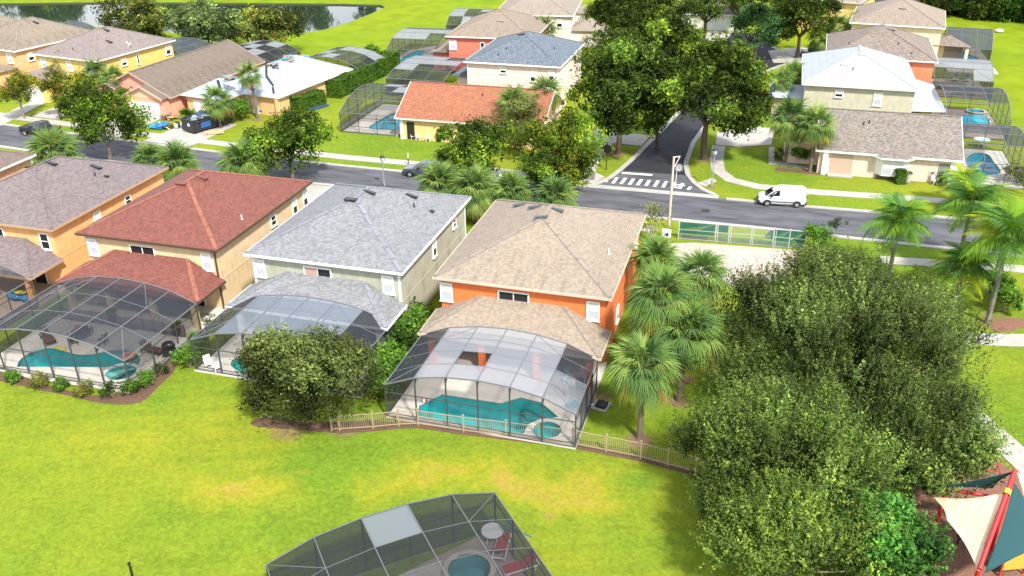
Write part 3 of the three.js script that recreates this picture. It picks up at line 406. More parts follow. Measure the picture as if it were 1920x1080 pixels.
const salmonHouse = house('salmon_house', 'salmon pink two storey house with tan roof behind the pale pink one', { x: -43.8, z: -142.8, turn: 0.06, w: 14.2, d: 15.4, h: 5.6, roof: 'hip', pitch: 0.42, wall: wallMat(C_(244, 130, 106, 1.15)), roofMat: roofMat(C_(206, 186, 164, 2.2), T.shingleD), trim: M.trim });
win(salmonHouse, 'front', -6.0, 4.2, 1.2, 1.5, 'blind'); win(salmonHouse, 'front', -1.2, 4.0, 0.7, 1.5, 'dark'); win(salmonHouse, 'front', 0.9, 4.3, 0.9, 0.9, 'half');
vents(salmonHouse, [[-42.65, 7.34, -139.24]], std(RGB(0.3, 0.27, 0.23)));
{ const w = mesh('terrace_wing', box(3.2, 2.5, 9, 0, 1.25, 0), salmonHouse.o.wall, salmonHouse.g, [-8.2, 0, 1.5]); mesh('roof', faces([[V(-2.0, 2.7, 5), V(1.6, 3.4, 5), V(1.6, 3.4, -5), V(-2.0, 2.7, -5)], [V(-2.0, 2.7, 5), V(1.6, 2.7, 5), V(1.6, 3.4, 5)]]), salmonHouse.o.roofMat, w); }
const creamHouse = house('cream_white_house', 'cream white two storey house with beige roof at the top of the picture', { x: -42.5, z: -162.6, turn: 0.12, w: 14, d: 16, h: 5.6, roof: 'hip', pitch: 0.42, wall: wallMat(C_(248, 238, 224, 1.15)), roofMat: roofMat(C_(216, 198, 180, 2.2), T.shingleD), trim: M.white });
win(creamHouse, 'front', 4.6, 4.2, 1.0, 1.4, 'half'); win(creamHouse, 'right', 4, 4.2, 1.0, 1.4, 'half');
{ const w = mesh('garage_wing', box(6, 2.8, 6, 0, 1.4, 0), creamHouse.o.wall, creamHouse.g, [9.4, 0, 3.4]); mesh('roof', faces(hipFaces(6.8, 6.8, 2.8, 0.5).f), creamHouse.o.roofMat, w); const e = mesh('entry_wall', box(1.2, 4.4, 4, 0, 2.2, 0), creamHouse.o.wall, creamHouse.g, [7.2, 0, -3]); mesh('roof', faces(gableFaces(3, 4.6, 4.4, 0.5, 'x').f), creamHouse.o.roofMat, e); }

// --- the block right of the side street: backs to the field on the right
const tanGable = house('tan_gable_house', 'one storey pale pink house with pebbled tan gable roof and a bay window', { x: 12.7, z: -106.3, w: 14.9, d: 12.2, h: 2.8, roof: 'gable', along: 'x', pitch: 0.5, wall: wallMat(C_(242, 214, 196, 1.15)), roofMat: roofMat(C_(190, 176, 164, 2.2), T.shingleB), trim: M.white });
{ const g = tanGable.g, hd = tanGable.hd, b = mesh('bay_window', faces([[V(-1.7, 0.55, 0), V(-1.05, 0.55, 0.75), V(-1.05, 2.6, 0.75), V(-1.7, 2.6, 0)], [V(-1.05, 0.55, 0.75), V(1.05, 0.55, 0.75), V(1.05, 2.6, 0.75), V(-1.05, 2.6, 0.75)], [V(1.05, 0.55, 0.75), V(1.7, 0.55, 0), V(1.7, 2.6, 0), V(1.05, 2.6, 0.75)], [V(-1.7, 0.55, 0), V(1.7, 0.55, 0), V(1.05, 0.55, 0.75), V(-1.05, 0.55, 0.75)]]), M.white, g, [0.6, 0, hd]);
  for (const [x, w] of [[-0.52, 0.92], [0.52, 0.92]]) { mesh('pane', box(w, 0.75, 0.03, x, 1.95, 0.765), M.blind, b); mesh('pane', box(w, 0.7, 0.03, x, 1.12, 0.765), M.blindShade, b); }
  mesh('bay_roof', faces([[V(-2.2, 2.66, 0.3), V(-1.35, 2.66, 1.15), V(-1.0, 3.1, -0.0), V(-1.6, 3.1, -0.2)], [V(-1.35, 2.66, 1.15), V(1.35, 2.66, 1.15), V(1.0, 3.1, 0.0), V(-1.0, 3.1, 0.0)], [V(1.35, 2.66, 1.15), V(2.2, 2.66, 0.3), V(1.6, 3.1, -0.2), V(1.0, 3.1, 0.0)]]), tanGable.o.roofMat, b); mesh('bay_fascia', merge([bar(V(-2.2, 2.58, 0.3), V(-1.35, 2.58, 1.17), 0.05, 0.16), bar(V(-1.37, 2.58, 1.17), V(1.37, 2.58, 1.17), 0.05, 0.16), bar(V(1.35, 2.58, 1.17), V(2.2, 2.58, 0.3), 0.05, 0.16)]), M.white, b); mesh('bay_skirt', box(2.9, 0.5, 0.4, 0, 0.26, 0.2), M.brownTrim, b);
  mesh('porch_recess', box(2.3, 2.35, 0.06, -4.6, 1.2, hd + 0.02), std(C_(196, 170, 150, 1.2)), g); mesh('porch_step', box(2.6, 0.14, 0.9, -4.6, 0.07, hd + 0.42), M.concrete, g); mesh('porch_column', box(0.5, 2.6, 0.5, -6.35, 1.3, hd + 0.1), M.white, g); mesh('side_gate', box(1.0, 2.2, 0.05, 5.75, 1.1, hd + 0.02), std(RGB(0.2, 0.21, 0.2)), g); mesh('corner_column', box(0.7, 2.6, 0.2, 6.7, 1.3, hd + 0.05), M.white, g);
  const w = mesh('entry_wing', box(4.2, 2.7, 7, 0, 1.35, 0), tanGable.o.wall, g, [-8.6, 0, -0.6]); mesh('roof', faces(gableFaces(5, 7.6, 2.7, 0.46, 'x').f), tanGable.o.roofMat, w); mesh('flat_canopy', box(2.0, 0.14, 1.1, 0.9, 2.75, 3.9), M.white, w); }
stubs(tanGable, [[10.06, 4, -104.22], [10.62, 4.09, -104.49]]);
const wrapTwo = house('white_roof_house', 'grey green two storey house with a white unshingled hip roof', { x: 10.2, z: -126.4, w: 13.7, d: 17.2, h: 5.6, roof: 'hip', pitch: 0.42, wall: wallMat(C_(206, 200, 178, 1.15)), roofMat: wrapMat, trim: M.trim });
win(wrapTwo, 'front', -2.3, 4.5, 1.0, 0.9, 'half'); win(wrapTwo, 'front', 2.3, 4.1, 1.0, 1.6, 'blind');
vents(wrapTwo, [[10.45, 8.2, -123.99], [8.31, 7.28, -121.82]], M.white); stubs(wrapTwo, [[9.29, 6.93, -120.97]]);
{ const g = wrapTwo.g; mesh('terrace_roof', faces([[V(6.4, 4.0, 5.5), V(6.4, 4.0, -6), V(10.6, 2.8, -6.4), V(10.6, 2.8, 7.4), V(6.4, 2.8, 8.2)].slice(0, 4).reverse(), [V(6.4, 2.8, 8.0), V(10.6, 2.8, 7.4), V(6.4, 4.0, 5.5)]]), wrapMat, g); mesh('terrace_column', merge([box(0.4, 2.7, 0.4, 10.2, 1.35, 6.8), box(0.4, 2.7, 0.4, 10.2, 1.35, 0), box(0.4, 2.7, 0.4, 10.2, 1.35, -5.8)]), wrapTwo.o.wall, g);
  const w = mesh('garage_wing', box(4, 2.7, 7, 0, 1.35, 0), std(C_(190, 170, 150, 1.2), { map: T.stucco }), g, [-8.2, 0, 1.5]); mesh('roof', faces([[V(-2.6, 2.8, 4), V(2, 2.8, 4), V(2, 3.6, 0), V(-1.2, 3.6, 0)], [V(-2.6, 2.8, -4), V(-2.6, 2.8, 4), V(-1.2, 3.6, 0)], [V(2, 2.8, -4), V(-2.6, 2.8, -4), V(-1.2, 3.6, 0), V(2, 3.6, 0)]]), wrapMat, w); }
const coralHouse = house('coral_house', 'coral orange two storey house with grey brown roof behind the white roof', { x: 14.0, z: -142.1, turn: -0.03, w: 14.6, d: 15.6, h: 5.6, roof: 'hip', pitch: 0.42, wall: wallMat(C_(250, 142, 104, 1.15)), roofMat: roofMat(C_(192, 174, 160, 2.2), T.shingleB), trim: M.trim });
vents(coralHouse, [[15.12, 8.2, -141]]); stubs(coralHouse, [[9.48, 6.77, -137.13], [15.98, 6.94, -137.49], [17.69, 6.12, -135.54]]);
win(coralHouse, 'left', 4, 4.2, 1.0, 1.4, 'blind');
const sandHouse = house('sand_house', 'pale cream two storey house with a sand coloured roof at the field side', { x: 18.7, z: -167.2, turn: -0.12, w: 14.4, d: 16, h: 5.6, roof: 'hip', pitch: 0.42, wall: wallMat(C_(250, 226, 196, 1.15)), roofMat: roofMat(C_(214, 194, 174, 2.2), T.shingleD), trim: M.white });
vents(sandHouse, [[18.68, 7.33, -163.53]], std(RGB(0.25, 0.22, 0.19)));
{ const w = mesh('terrace_wing', box(4.4, 2.6, 6, 0, 1.3, 0), sandHouse.o.wall, sandHouse.g, [8.2, 0, 3.4]); mesh('roof', faces(hipFaces(6.4, 8.6, 2.8, 0.36).f), coralHouse.o.roofMat, w); mesh('column', box(0.45, 2.6, 0.45, 2.8, 1.3, 3.8), sandHouse.o.wall, w); }
const mustardHouse = house('mustard_house', 'yellow two storey house at the top edge beyond the palms', { x: 8.8, z: -187.2, turn: -0.3, w: 13.2, d: 13.6, h: 5.6, roof: 'hip', pitch: 0.42, wall: wallMat(C_(246, 214, 130, 1.15)), roofMat: roofMat(C_(220, 196, 176, 2.2), T.shingleD), trim: M.trim });
win(mustardHouse, 'front', -1.5, 4.2, 0.9, 1.6, 'half'); win(mustardHouse, 'front', 3.2, 4.4, 0.8, 0.9, 'half');
const hiddenHouse = house('street_end_house', 'white house half hidden by oaks at the far end of the side street', { x: -13.5, z: -182.6, turn: 0.1, w: 13, d: 12, h: 3, roof: 'hip', pitch: 0.42, wall: wallMat(C_(246, 240, 230, 1.15)), roofMat: roofMat(C_(170, 150, 136, 2.2), T.shingleC), trim: M.white });
mesh('garage_door', box(4.6, 2.2, 0.06, 2, 1.1, hiddenHouse.hd + 0.04), M.white, hiddenHouse.g);

// ---------------------------------------------------------------- screened pool cages
// local +z points away from the house; an arched roof of flat facets spans x, posts stand under each fold
const CB = std(RGB(0.055, 0.058, 0.066), { roughness: 0.5 }), sunlitBar = std(RGB(0.14, 0.145, 0.155), { roughness: 0.5 });  // roof bars paler than posts: their sunlit tops are put into the colour
const unitBar = new THREE.BoxGeometry(1, 1, 1);
function stick(name, a, b, w, h, mat, parent) { // one straight member as its own mesh
  const A = V(...a), B = V(...b), d = B.clone().sub(A), L = d.length(), m = mesh(name, unitBar, mat, parent);
  m.quaternion.setFromRotationMatrix(new THREE.Matrix4().lookAt(A, B, Math.abs(d.y / L) > 0.99 ? V(1, 0, 0) : V(0, 1, 0))); m.scale.set(w, h, L); m.position.copy(A).add(B).multiplyScalar(0.5); return m;
}
function panel(pts, mat, parent) { return mesh('screen_panel', faces([pts]), mat, parent); }
function cage(label, o) {
  const { w, d, n = 6, rows = 4, eave = 2.6, rise = 1.4, roofMat = () => M.screenDark, group } = o;
  const g = thing('pool_cage', label, 'pool cage', [o.x, 0, o.z], o.turn || 0, group);
  const xs = [], ys = []; for (let i = 0; i <= n; i++) { const t = i / n; xs.push(-w / 2 + w * t); ys.push(eave + rise * Math.pow(1 - (2 * t - 1) ** 2, o.curve || 0.8)); }
  const zs = []; for (let j = 0; j <= rows; j++) zs.push(d / 2 - d * j / rows); // 0 = outer edge
  const base = 0.12, rail = o.rail || 2.05, kick = o.kick || 0.42, roofBar = o.roofBar || sunlitBar, post = o.post || CB;
  for (let i = 0; i <= n; i++) { // folds
    stick('roof_beam', [xs[i], ys[i], d / 2], [xs[i], ys[i], -d / 2], 0.055, 0.08, roofBar, g);
    stick('post', [xs[i], base, d / 2], [xs[i], ys[i] - 0.04, d / 2], 0.07, 0.09, post, g);
    if (o.haunch !== false && i > 0 && i < n) stick('knee_brace', [xs[i], ys[i] - 0.5, d / 2], [xs[i], ys[i] - 0.06, d / 2 - 0.45], 0.06, 0.14, post, g);
  }
  for (let j = 0; j <= rows; j++) for (let i = 0; i < n; i++) stick(j && j < rows ? 'purlin' : 'eave_beam', [xs[i], ys[i], zs[j]], [xs[i + 1], ys[i + 1], zs[j]], j && j < rows ? 0.035 : 0.065, j && j < rows ? 0.035 : 0.08, roofBar, g);
  for (const [y, k] of [[rail, 0.05], [kick, 0.05], [base + 0.03, 0.06]]) {
    stick('rail', [-w / 2, y, d / 2], [w / 2, y, d / 2], k, k, post, g);
    for (const s of [-1, 1]) stick('rail', [s * w / 2, y, d / 2], [s * w / 2, y, -d / 2], k, k, post, g);
  }
  for (const s of [-1, 1]) for (let j = 1; j <= rows; j++) stick('post', [s * w / 2, base, zs[j]], [s * w / 2, eave - 0.05, zs[j]], 0.06, 0.08, post, g);
  if (o.braces !== false) { // wind braces across the corner bays of the roof
    for (const s of [0, 1]) { const i0 = s ? n : 0, i1 = s ? n - 1 : 1; stick('brace', [xs[i0], ys[i0] + 0.01, zs[0]], [xs[i1], ys[i1] + 0.01, zs[1]], 0.035, 0.035, roofBar, g); stick('brace', [xs[i1], ys[i1] + 0.01, zs[rows - 1]], [xs[s ? n - 2 : 2], ys[s ? n - 2 : 2] + 0.01, zs[rows]], 0.035, 0.035, roofBar, g); }
  }
  for (let i = 0; i < n; i++) for (let j = 0; j < rows; j++) { const m = roofMat(i, j); if (m) panel([[xs[i], ys[i], zs[j]], [xs[i + 1], ys[i + 1], zs[j]], [xs[i + 1], ys[i + 1], zs[j + 1]], [xs[i], ys[i], zs[j + 1]]], m, g); }
  const sm = o.sideMat || M.screenSide, fm = o.frontMat || sm;
  for (let i = 0; i < n; i++) for (const [a, b] of [[base, kick], [kick, rail], [rail, 0]]) panel([[xs[i], a, d / 2], [xs[i + 1], a, d / 2], [xs[i + 1], b || ys[i + 1], d / 2], [xs[i], b || ys[i], d / 2]], b === kick && o.kickMat ? o.kickMat : fm, g);
  for (const s of [-1, 1]) for (let j = 0; j < rows; j++) for (const [a, b] of [[base, rail], [rail, eave]]) { const p = [[s * w / 2, a, zs[j]], [s * w / 2, a, zs[j + 1]], [s * w / 2, b, zs[j + 1]], [s * w / 2, b, zs[j]]]; panel(s > 0 ? p : p.reverse(), sm, g); }
  return g;
}
const CG = 'screened pool cages behind the houses';
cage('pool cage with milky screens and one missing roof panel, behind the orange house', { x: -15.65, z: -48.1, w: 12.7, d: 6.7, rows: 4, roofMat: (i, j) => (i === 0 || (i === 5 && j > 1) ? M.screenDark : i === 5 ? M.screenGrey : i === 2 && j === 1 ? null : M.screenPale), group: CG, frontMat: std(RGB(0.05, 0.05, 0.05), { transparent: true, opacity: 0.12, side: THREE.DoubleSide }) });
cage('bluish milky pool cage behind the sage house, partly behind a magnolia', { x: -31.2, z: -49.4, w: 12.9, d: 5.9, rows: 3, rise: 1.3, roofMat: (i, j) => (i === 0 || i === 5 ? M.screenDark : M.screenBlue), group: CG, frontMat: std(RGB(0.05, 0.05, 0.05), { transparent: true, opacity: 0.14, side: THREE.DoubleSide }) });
cage('dark screened pool cage behind the cream house, open view of its kidney pool', { x: -46.8, z: -47.0, w: 12.9, d: 8.5, rows: 3, rise: 1.35, roofMat: (i, j) => M.screenDark, group: CG, frontMat: std(RGB(0.05, 0.05, 0.05), { transparent: true, opacity: 0.14, side: THREE.DoubleSide }) });
cage('dark pool cage behind the peach house at the left edge', { x: -62.3, z: -47.6, w: 13.0, d: 7.6, rows: 3, rise: 1.3, roofMat: () => std(RGB(0.014, 0.016, 0.02), { transparent: true, opacity: 0.4, side: THREE.DoubleSide }), group: CG, frontMat: std(RGB(0.05, 0.05, 0.05), { transparent: true, opacity: 0.12, side: THREE.DoubleSide }) });
// the neighbour's cage at the bottom of the picture, turned about forty degrees
{ const e = V(-0.75, 0, 0.66).normalize(), b = V(0.66, 0, 0.75).normalize(), c0 = V(-11.95, 0, -36.45), w = 12.3, d = 9.2, c = c0.clone().addScaledVector(e, w / 2).addScaledVector(b, d / 2);
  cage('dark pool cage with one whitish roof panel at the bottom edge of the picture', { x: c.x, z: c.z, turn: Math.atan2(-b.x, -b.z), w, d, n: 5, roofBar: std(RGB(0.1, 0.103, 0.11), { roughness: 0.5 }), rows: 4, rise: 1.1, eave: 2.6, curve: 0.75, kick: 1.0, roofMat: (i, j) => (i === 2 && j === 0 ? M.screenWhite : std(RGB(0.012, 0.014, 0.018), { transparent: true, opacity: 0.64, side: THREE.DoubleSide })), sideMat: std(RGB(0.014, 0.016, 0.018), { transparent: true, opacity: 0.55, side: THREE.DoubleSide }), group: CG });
}
const clearScreen = std(RGB(0.03, 0.033, 0.036), { transparent: true, opacity: 0.16, side: THREE.DoubleSide });
const chk = (set, a, b) => (i, j) => (set.includes(i * 10 + j) ? b : a);
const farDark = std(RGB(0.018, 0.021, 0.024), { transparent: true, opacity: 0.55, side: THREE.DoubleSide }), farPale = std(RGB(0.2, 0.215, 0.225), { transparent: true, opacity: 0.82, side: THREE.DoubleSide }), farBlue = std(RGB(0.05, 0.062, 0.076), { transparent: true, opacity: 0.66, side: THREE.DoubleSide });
const far = (label, o) => cage(label, { n: 5, rows: 3, group: CG, haunch: false, kick: 0.9, sideMat: farDark, roofBar: sunlitBar, ...o });
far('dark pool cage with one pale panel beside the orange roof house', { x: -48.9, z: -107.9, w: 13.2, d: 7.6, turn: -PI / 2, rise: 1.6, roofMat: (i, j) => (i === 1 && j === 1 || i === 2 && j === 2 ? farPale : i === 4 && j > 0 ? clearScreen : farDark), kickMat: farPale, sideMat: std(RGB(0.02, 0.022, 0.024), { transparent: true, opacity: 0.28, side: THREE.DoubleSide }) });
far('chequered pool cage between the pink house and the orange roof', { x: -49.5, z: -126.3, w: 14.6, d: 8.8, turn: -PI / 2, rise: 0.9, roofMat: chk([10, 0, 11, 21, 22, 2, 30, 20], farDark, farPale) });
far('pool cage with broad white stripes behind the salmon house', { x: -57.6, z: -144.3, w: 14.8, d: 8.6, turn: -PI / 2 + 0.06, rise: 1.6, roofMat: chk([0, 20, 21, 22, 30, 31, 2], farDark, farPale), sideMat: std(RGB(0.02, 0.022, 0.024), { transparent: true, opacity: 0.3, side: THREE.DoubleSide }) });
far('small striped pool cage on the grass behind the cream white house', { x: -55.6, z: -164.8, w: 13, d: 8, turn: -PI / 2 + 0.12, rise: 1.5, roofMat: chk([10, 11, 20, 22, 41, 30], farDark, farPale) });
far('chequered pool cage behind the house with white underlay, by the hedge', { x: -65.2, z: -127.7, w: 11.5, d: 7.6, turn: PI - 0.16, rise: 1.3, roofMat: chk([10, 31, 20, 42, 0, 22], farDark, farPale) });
far('chequered pool cage behind the brown gable house, under the lagoon trees', { x: -80.8, z: -128.4, w: 11.5, d: 8.4, turn: PI - 0.08, rise: 1.3, roofMat: chk([10, 21, 30, 12, 41], farDark, farPale) });
far('grey pool cage behind the yellow house', { x: -95.6, z: -127.6, w: 11.5, d: 8.2, turn: PI - 0.15, rise: 1.3, roofMat: () => farBlue });
far('dark pool cage at the lagoon in the top left corner', { x: -124.0, z: -134.5, w: 12, d: 9, turn: PI - 0.22, rise: 1.4, roofMat: () => farBlue });
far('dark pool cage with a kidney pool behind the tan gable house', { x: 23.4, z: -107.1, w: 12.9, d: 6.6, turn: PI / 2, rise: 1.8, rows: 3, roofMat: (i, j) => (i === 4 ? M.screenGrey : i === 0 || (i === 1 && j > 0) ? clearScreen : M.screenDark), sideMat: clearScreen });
far('large dark pool cage with a straight pool behind the white roof house', { x: 24.3, z: -124.6, w: 13, d: 7.2, turn: PI / 2, rise: 1.8, rows: 3, roofMat: (i, j) => (i === 0 || (i === 1 && j > 0) ? clearScreen : M.screenDark), sideMat: clearScreen });
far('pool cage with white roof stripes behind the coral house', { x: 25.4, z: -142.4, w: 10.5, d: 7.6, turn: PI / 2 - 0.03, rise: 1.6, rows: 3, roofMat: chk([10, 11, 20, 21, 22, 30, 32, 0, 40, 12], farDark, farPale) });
far('dark green pool cage on the field edge behind the sand coloured house', { x: 29.6, z: -165.0, w: 12.5, d: 6.8, turn: PI / 2 - 0.12, rise: 1.8, rows: 3, roofMat: () => farBlue });
far('small blue grey pool cage beside the yellow house at the top edge', { x: 20.4, z: -193.5, w: 12, d: 7.5, turn: PI / 2 - 0.3, rise: 1.6, rows: 3, roofMat: () => farBlue });

// ---------------------------------------------------------------- pools sunk into their decks
const waterMat = phys(RGB(0.5, 0.93, 0.92), { transmission: 1, thickness: 0, roughness: 0.02, ior: 1.33, bumpMap: T.ripple, bumpScale: 0.006 });
const plaster = { teal: std(RGB(0.0, 0.38, 0.4)), blue: std(RGB(0.03, 0.45, 0.6)), pale: std(RGB(0.16, 0.38, 0.42)) };
function basinGeo(line, top, depth) {
  const q = line.map((p, i) => { const n = line[(i + 1) % line.length]; return [V(p[0], top, p[1]), V(n[0], top, n[1]), V(n[0], -depth, n[1]), V(p[0], -depth, p[1])]; });
  return merge([faces(q), slab(line, -depth, 0)]);
}
function area(l) { let s = 0; l.forEach((p, i) => { const n = l[(i + 1) % l.length]; s += p[0] * n[1] - n[0] * p[1]; }); return s / 2; }
function grow(line, k) { const s = Math.sign(area(line)); return line.map((p, i) => { const a = line[(i - 1 + line.length) % line.length], b = line[(i + 1) % line.length], dx = b[0] - a[0], dz = b[1] - a[1], l = Math.hypot(dx, dz) || 1; return [p[0] + s * dz / l * k, p[1] - s * dx / l * k]; }); }
function pool(label, line, kind, y = 0.12, depth = 1.3, name = 'swimming_pool', cat = 'pool') {
  const g = thing(name, label, cat, [0, 0, 0]);
  mesh('basin', basinGeo(line, y, depth), plaster[kind], g); mesh('water', slab(line, y - 0.12, 0), waterMat, g); mesh('coping', slab(grow(line, 0.28), y + 0.03, 0.05, [line]), M.deck, g);
  return g;
}
function deck(outline, lines, mat = M.deck, lawnHole) { if (lawnHole === false) { setting('pool_deck', slab(outline, 0.12, 0.1, lines), mat); return; } setting('pool_deck', slab(outline, 0.12, 0.14, lines), mat); holes.push(lawnHole || (() => { const xs = outline.map((p) => p[0]), zs = outline.map((p) => p[1]), k = 0.12; return [[Math.min(...xs) + k, Math.min(...zs) + k], [Math.max(...xs) - k, Math.min(...zs) + k], [Math.max(...xs) - k, Math.max(...zs) - k], [Math.min(...xs) + k, Math.max(...zs) - k]]; })()); }
const rectOf = (x0, x1, z0, z1) => [[x0, z0], [x1, z0], [x1, z1], [x0, z1]];
{ // orange house: angular teal pool with corner steps and a round spa
  const P = [[-20.04, -45.28], [-20.4, -46.39], [-19.39, -48.12], [-15.18, -48.15], [-14.09, -49.17], [-12.61, -48.98], [-11.06, -47.62], [-12.18, -47.06], [-12.77, -46.29], [-12.78, -45.27], [-14.23, -45.11]], S = ellipse(...[-11.42, -46.06], 0.9, 0.9);
  pool('angular teal swimming pool with corner steps in the cage behind the orange house', P, 'teal'); pool('round spa at the corner of the angular pool behind the orange house', S, 'teal', 0.13, 0.9, 'spa', 'spa');
  deck(rectOf(-22.05, -9.25, -55.2, -44.7), [P, S], M.deckWhite);
  const st = scene.children.find((c) => c.name === 'swimming_pool'); const c0 = [-12.29, -48.74], c1 = [-14.05, -49.05], c2 = [-11.09, -47.61];
  for (let k = 0; k < 3; k++) { const a = 0.25 + k * 0.2; mesh('step', slab([[lerp(c0[0], c1[0], 0.75), lerp(c0[1], c1[1], 0.75)], c0, [lerp(c0[0], c2[0], 0.9), lerp(c0[1], c2[1], 0.9)], [lerp(c0[0], c2[0], 0.9) - a * 2.2 - 0.2, lerp(c0[1], c2[1], 0.9) + 0.1], [c0[0] - a * 2.2, c0[1] + a * 2.4], [lerp(c0[0], c1[0], 0.75), lerp(c0[1], c1[1], 0.75) + a * 2.0]], -0.12 - k * 0.26, 0.26), std(RGB(0.015, 0.24, 0.24)), st); }
}
{ const P = smooth([[-35.37, -47.45], [-35.81, -48.32], [-35.37, -48.9], [-34.33, -49.03], [-32.92, -48.88], [-30.67, -48.73], [-28.1, -48.69], [-26.99, -48.13], [-28.08, -46.98], [-30.32, -46.51], [-32.12, -46.73], [-33.63, -46.75]], 3), S = ellipse(...[-27.68, -49.55], 0.95, 0.95);
  pool('freeform teal pool behind the sage house, half hidden by the magnolia', P, 'teal'); deck(rectOf(-37.75, -24.75, -55.2, -46.35), [P], M.deckWhite); }
{ const P = smooth([[-50.55, -43.32], [-51.13, -44.85], [-50.22, -46.13], [-48.72, -46.06], [-47.5, -45.92], [-46.45, -46.2], [-45.41, -47.04], [-44.3, -47.42], [-42.73, -46.82], [-42.04, -45.64], [-42.74, -45], [-43.47, -44.36], [-43.24, -42.98], [-44.19, -42.72], [-46.95, -42.61], [-49.24, -42.64]], 4), S = ellipse(...[-42.43, -44.42], 1.05, 1.0);
  pool('kidney shaped teal pool in the cage behind the cream house', P, 'teal'); pool('round raised spa beside the kidney pool of the cream house', S, 'teal', 0.3, 0.9, 'spa', 'spa'); deck(rectOf(-53.2, -40.4, -55.2, -42.6), [P, S]); }
deck(rectOf(-68.8, -55.8, -55.2, -43.9), [], M.deckTan);
{ const S = ellipse(...[-12.36, -33.13], 1.12, 1.12), e = V(-0.75, 0, 0.66).normalize(), b = V(0.66, 0, 0.75).normalize(), c0 = V(-11.95, 0, -36.45), at = (u, v) => { const p = c0.clone().addScaledVector(e, u).addScaledVector(b, v); return [p.x, p.z]; };
  const P = [[-13.94, -33.05], [-13.84, -32.13], [-14.12, -31.48], [-16.1, -30.55], [-15.22, -31.86]];
  pool('round light blue spa in the cage at the bottom of the picture', S, 'pale', 0.13, 0.9, 'spa', 'spa'); pool('corner of a light blue pool in the cage at the bottom of the picture', P, 'pale');
  deck([[-16.02, -31.41], [-14.31, -33.55], [-12.66, -35.57], [-12, -35.93], [-10.45, -34.79], [-9.48, -33.74], [-8.36, -32.42], [-10.42, -28.98], [-15.64, -28.19]], [S, P], M.deckTan, [[-15.49, -31.56], [-14.16, -33.31], [-12.83, -34.97], [-11.81, -34.91], [-10.62, -33.94], [-9.89, -32.66], [-10.87, -29.52], [-15.28, -29.33]]); }
{ const P = smooth([[-49.69, -103.21], [-49.84, -107.32], [-49.17, -110.84], [-47.79, -110.92], [-45.41, -106.95], [-45.25, -104.34], [-46.52, -103.31]], 3); pool('bright blue pool in the cage beside the orange roof house', P, 'blue'); deck(rectOf(-52.5, -44.95, -114.4, -101.4), [P]); }
{ const P = [[-60.4, -138.05], [-60.79, -142.71], [-60.5, -147.37], [-58.56, -146.98], [-58.64, -141.22], [-58.42, -137.38]]; pool('long blue pool in the striped cage behind the salmon house', P, 'blue', 0.12, -0.02); deck([[-60.62, -136.09], [-62.77, -145.13], [-57.92, -153.27], [-55.62, -150.26], [-56.57, -139.36], [-57.75, -135.29]], [P], M.deck, false); }
{ const P = smooth([[21.94, -107.1], [22.67, -110.7], [23.79, -112.18], [24.77, -111.83], [25.03, -109.2], [24.99, -105], [23.03, -104.15]], 4); pool('turquoise kidney pool in the cage behind the tan gable house', P, 'blue'); deck(rectOf(20.2, 26.6, -113.4, -100.8), [P]); }
{ const P = [[23.46, -128.3], [27.31, -128.51], [27.11, -124.08], [22.83, -123.47]], S = ellipse(...[26.2, -129.76], 1.0, 0.9); pool('straight blue pool in the large cage behind the white roof house', P, 'blue', 0.12, -0.02); pool('raised spa at the end of the straight blue pool', S, 'blue', 0.35, -0.02, 'spa', 'spa'); deck(rectOf(20.8, 27.8, -131, -118.2), [P], M.deckTan, false); }
deck(rectOf(21.6, 29.1, -147.5, -137.3), [], M.deck, false);
{ const P = [[27.84, -159.74], [29.36, -168.82], [30.46, -170.76], [31.46, -162.9], [30.45, -160.37]]; pool('small turquoise pool behind the column of the sand coloured house', P, 'blue', 0.12, -0.02); deck(rectOf(25.6, 32.8, -171, -153), [P], M.deck, false); }

// ---------------------------------------------------------------- trees and plants
const leafMat = new THREE.MeshPhysicalMaterial({ vertexColors: true, roughness: 0.75, transmission: 0.4, thickness: 0, side: THREE.DoubleSide, specularIntensity: 0.12 });
const frondMat = (r, g, b) => new THREE.MeshPhysicalMaterial({ color: RGB(r, g, b), roughness: 0.7, transmission: 0.3, thickness: 0, side: THREE.DoubleSide, specularIntensity: 0.15 });
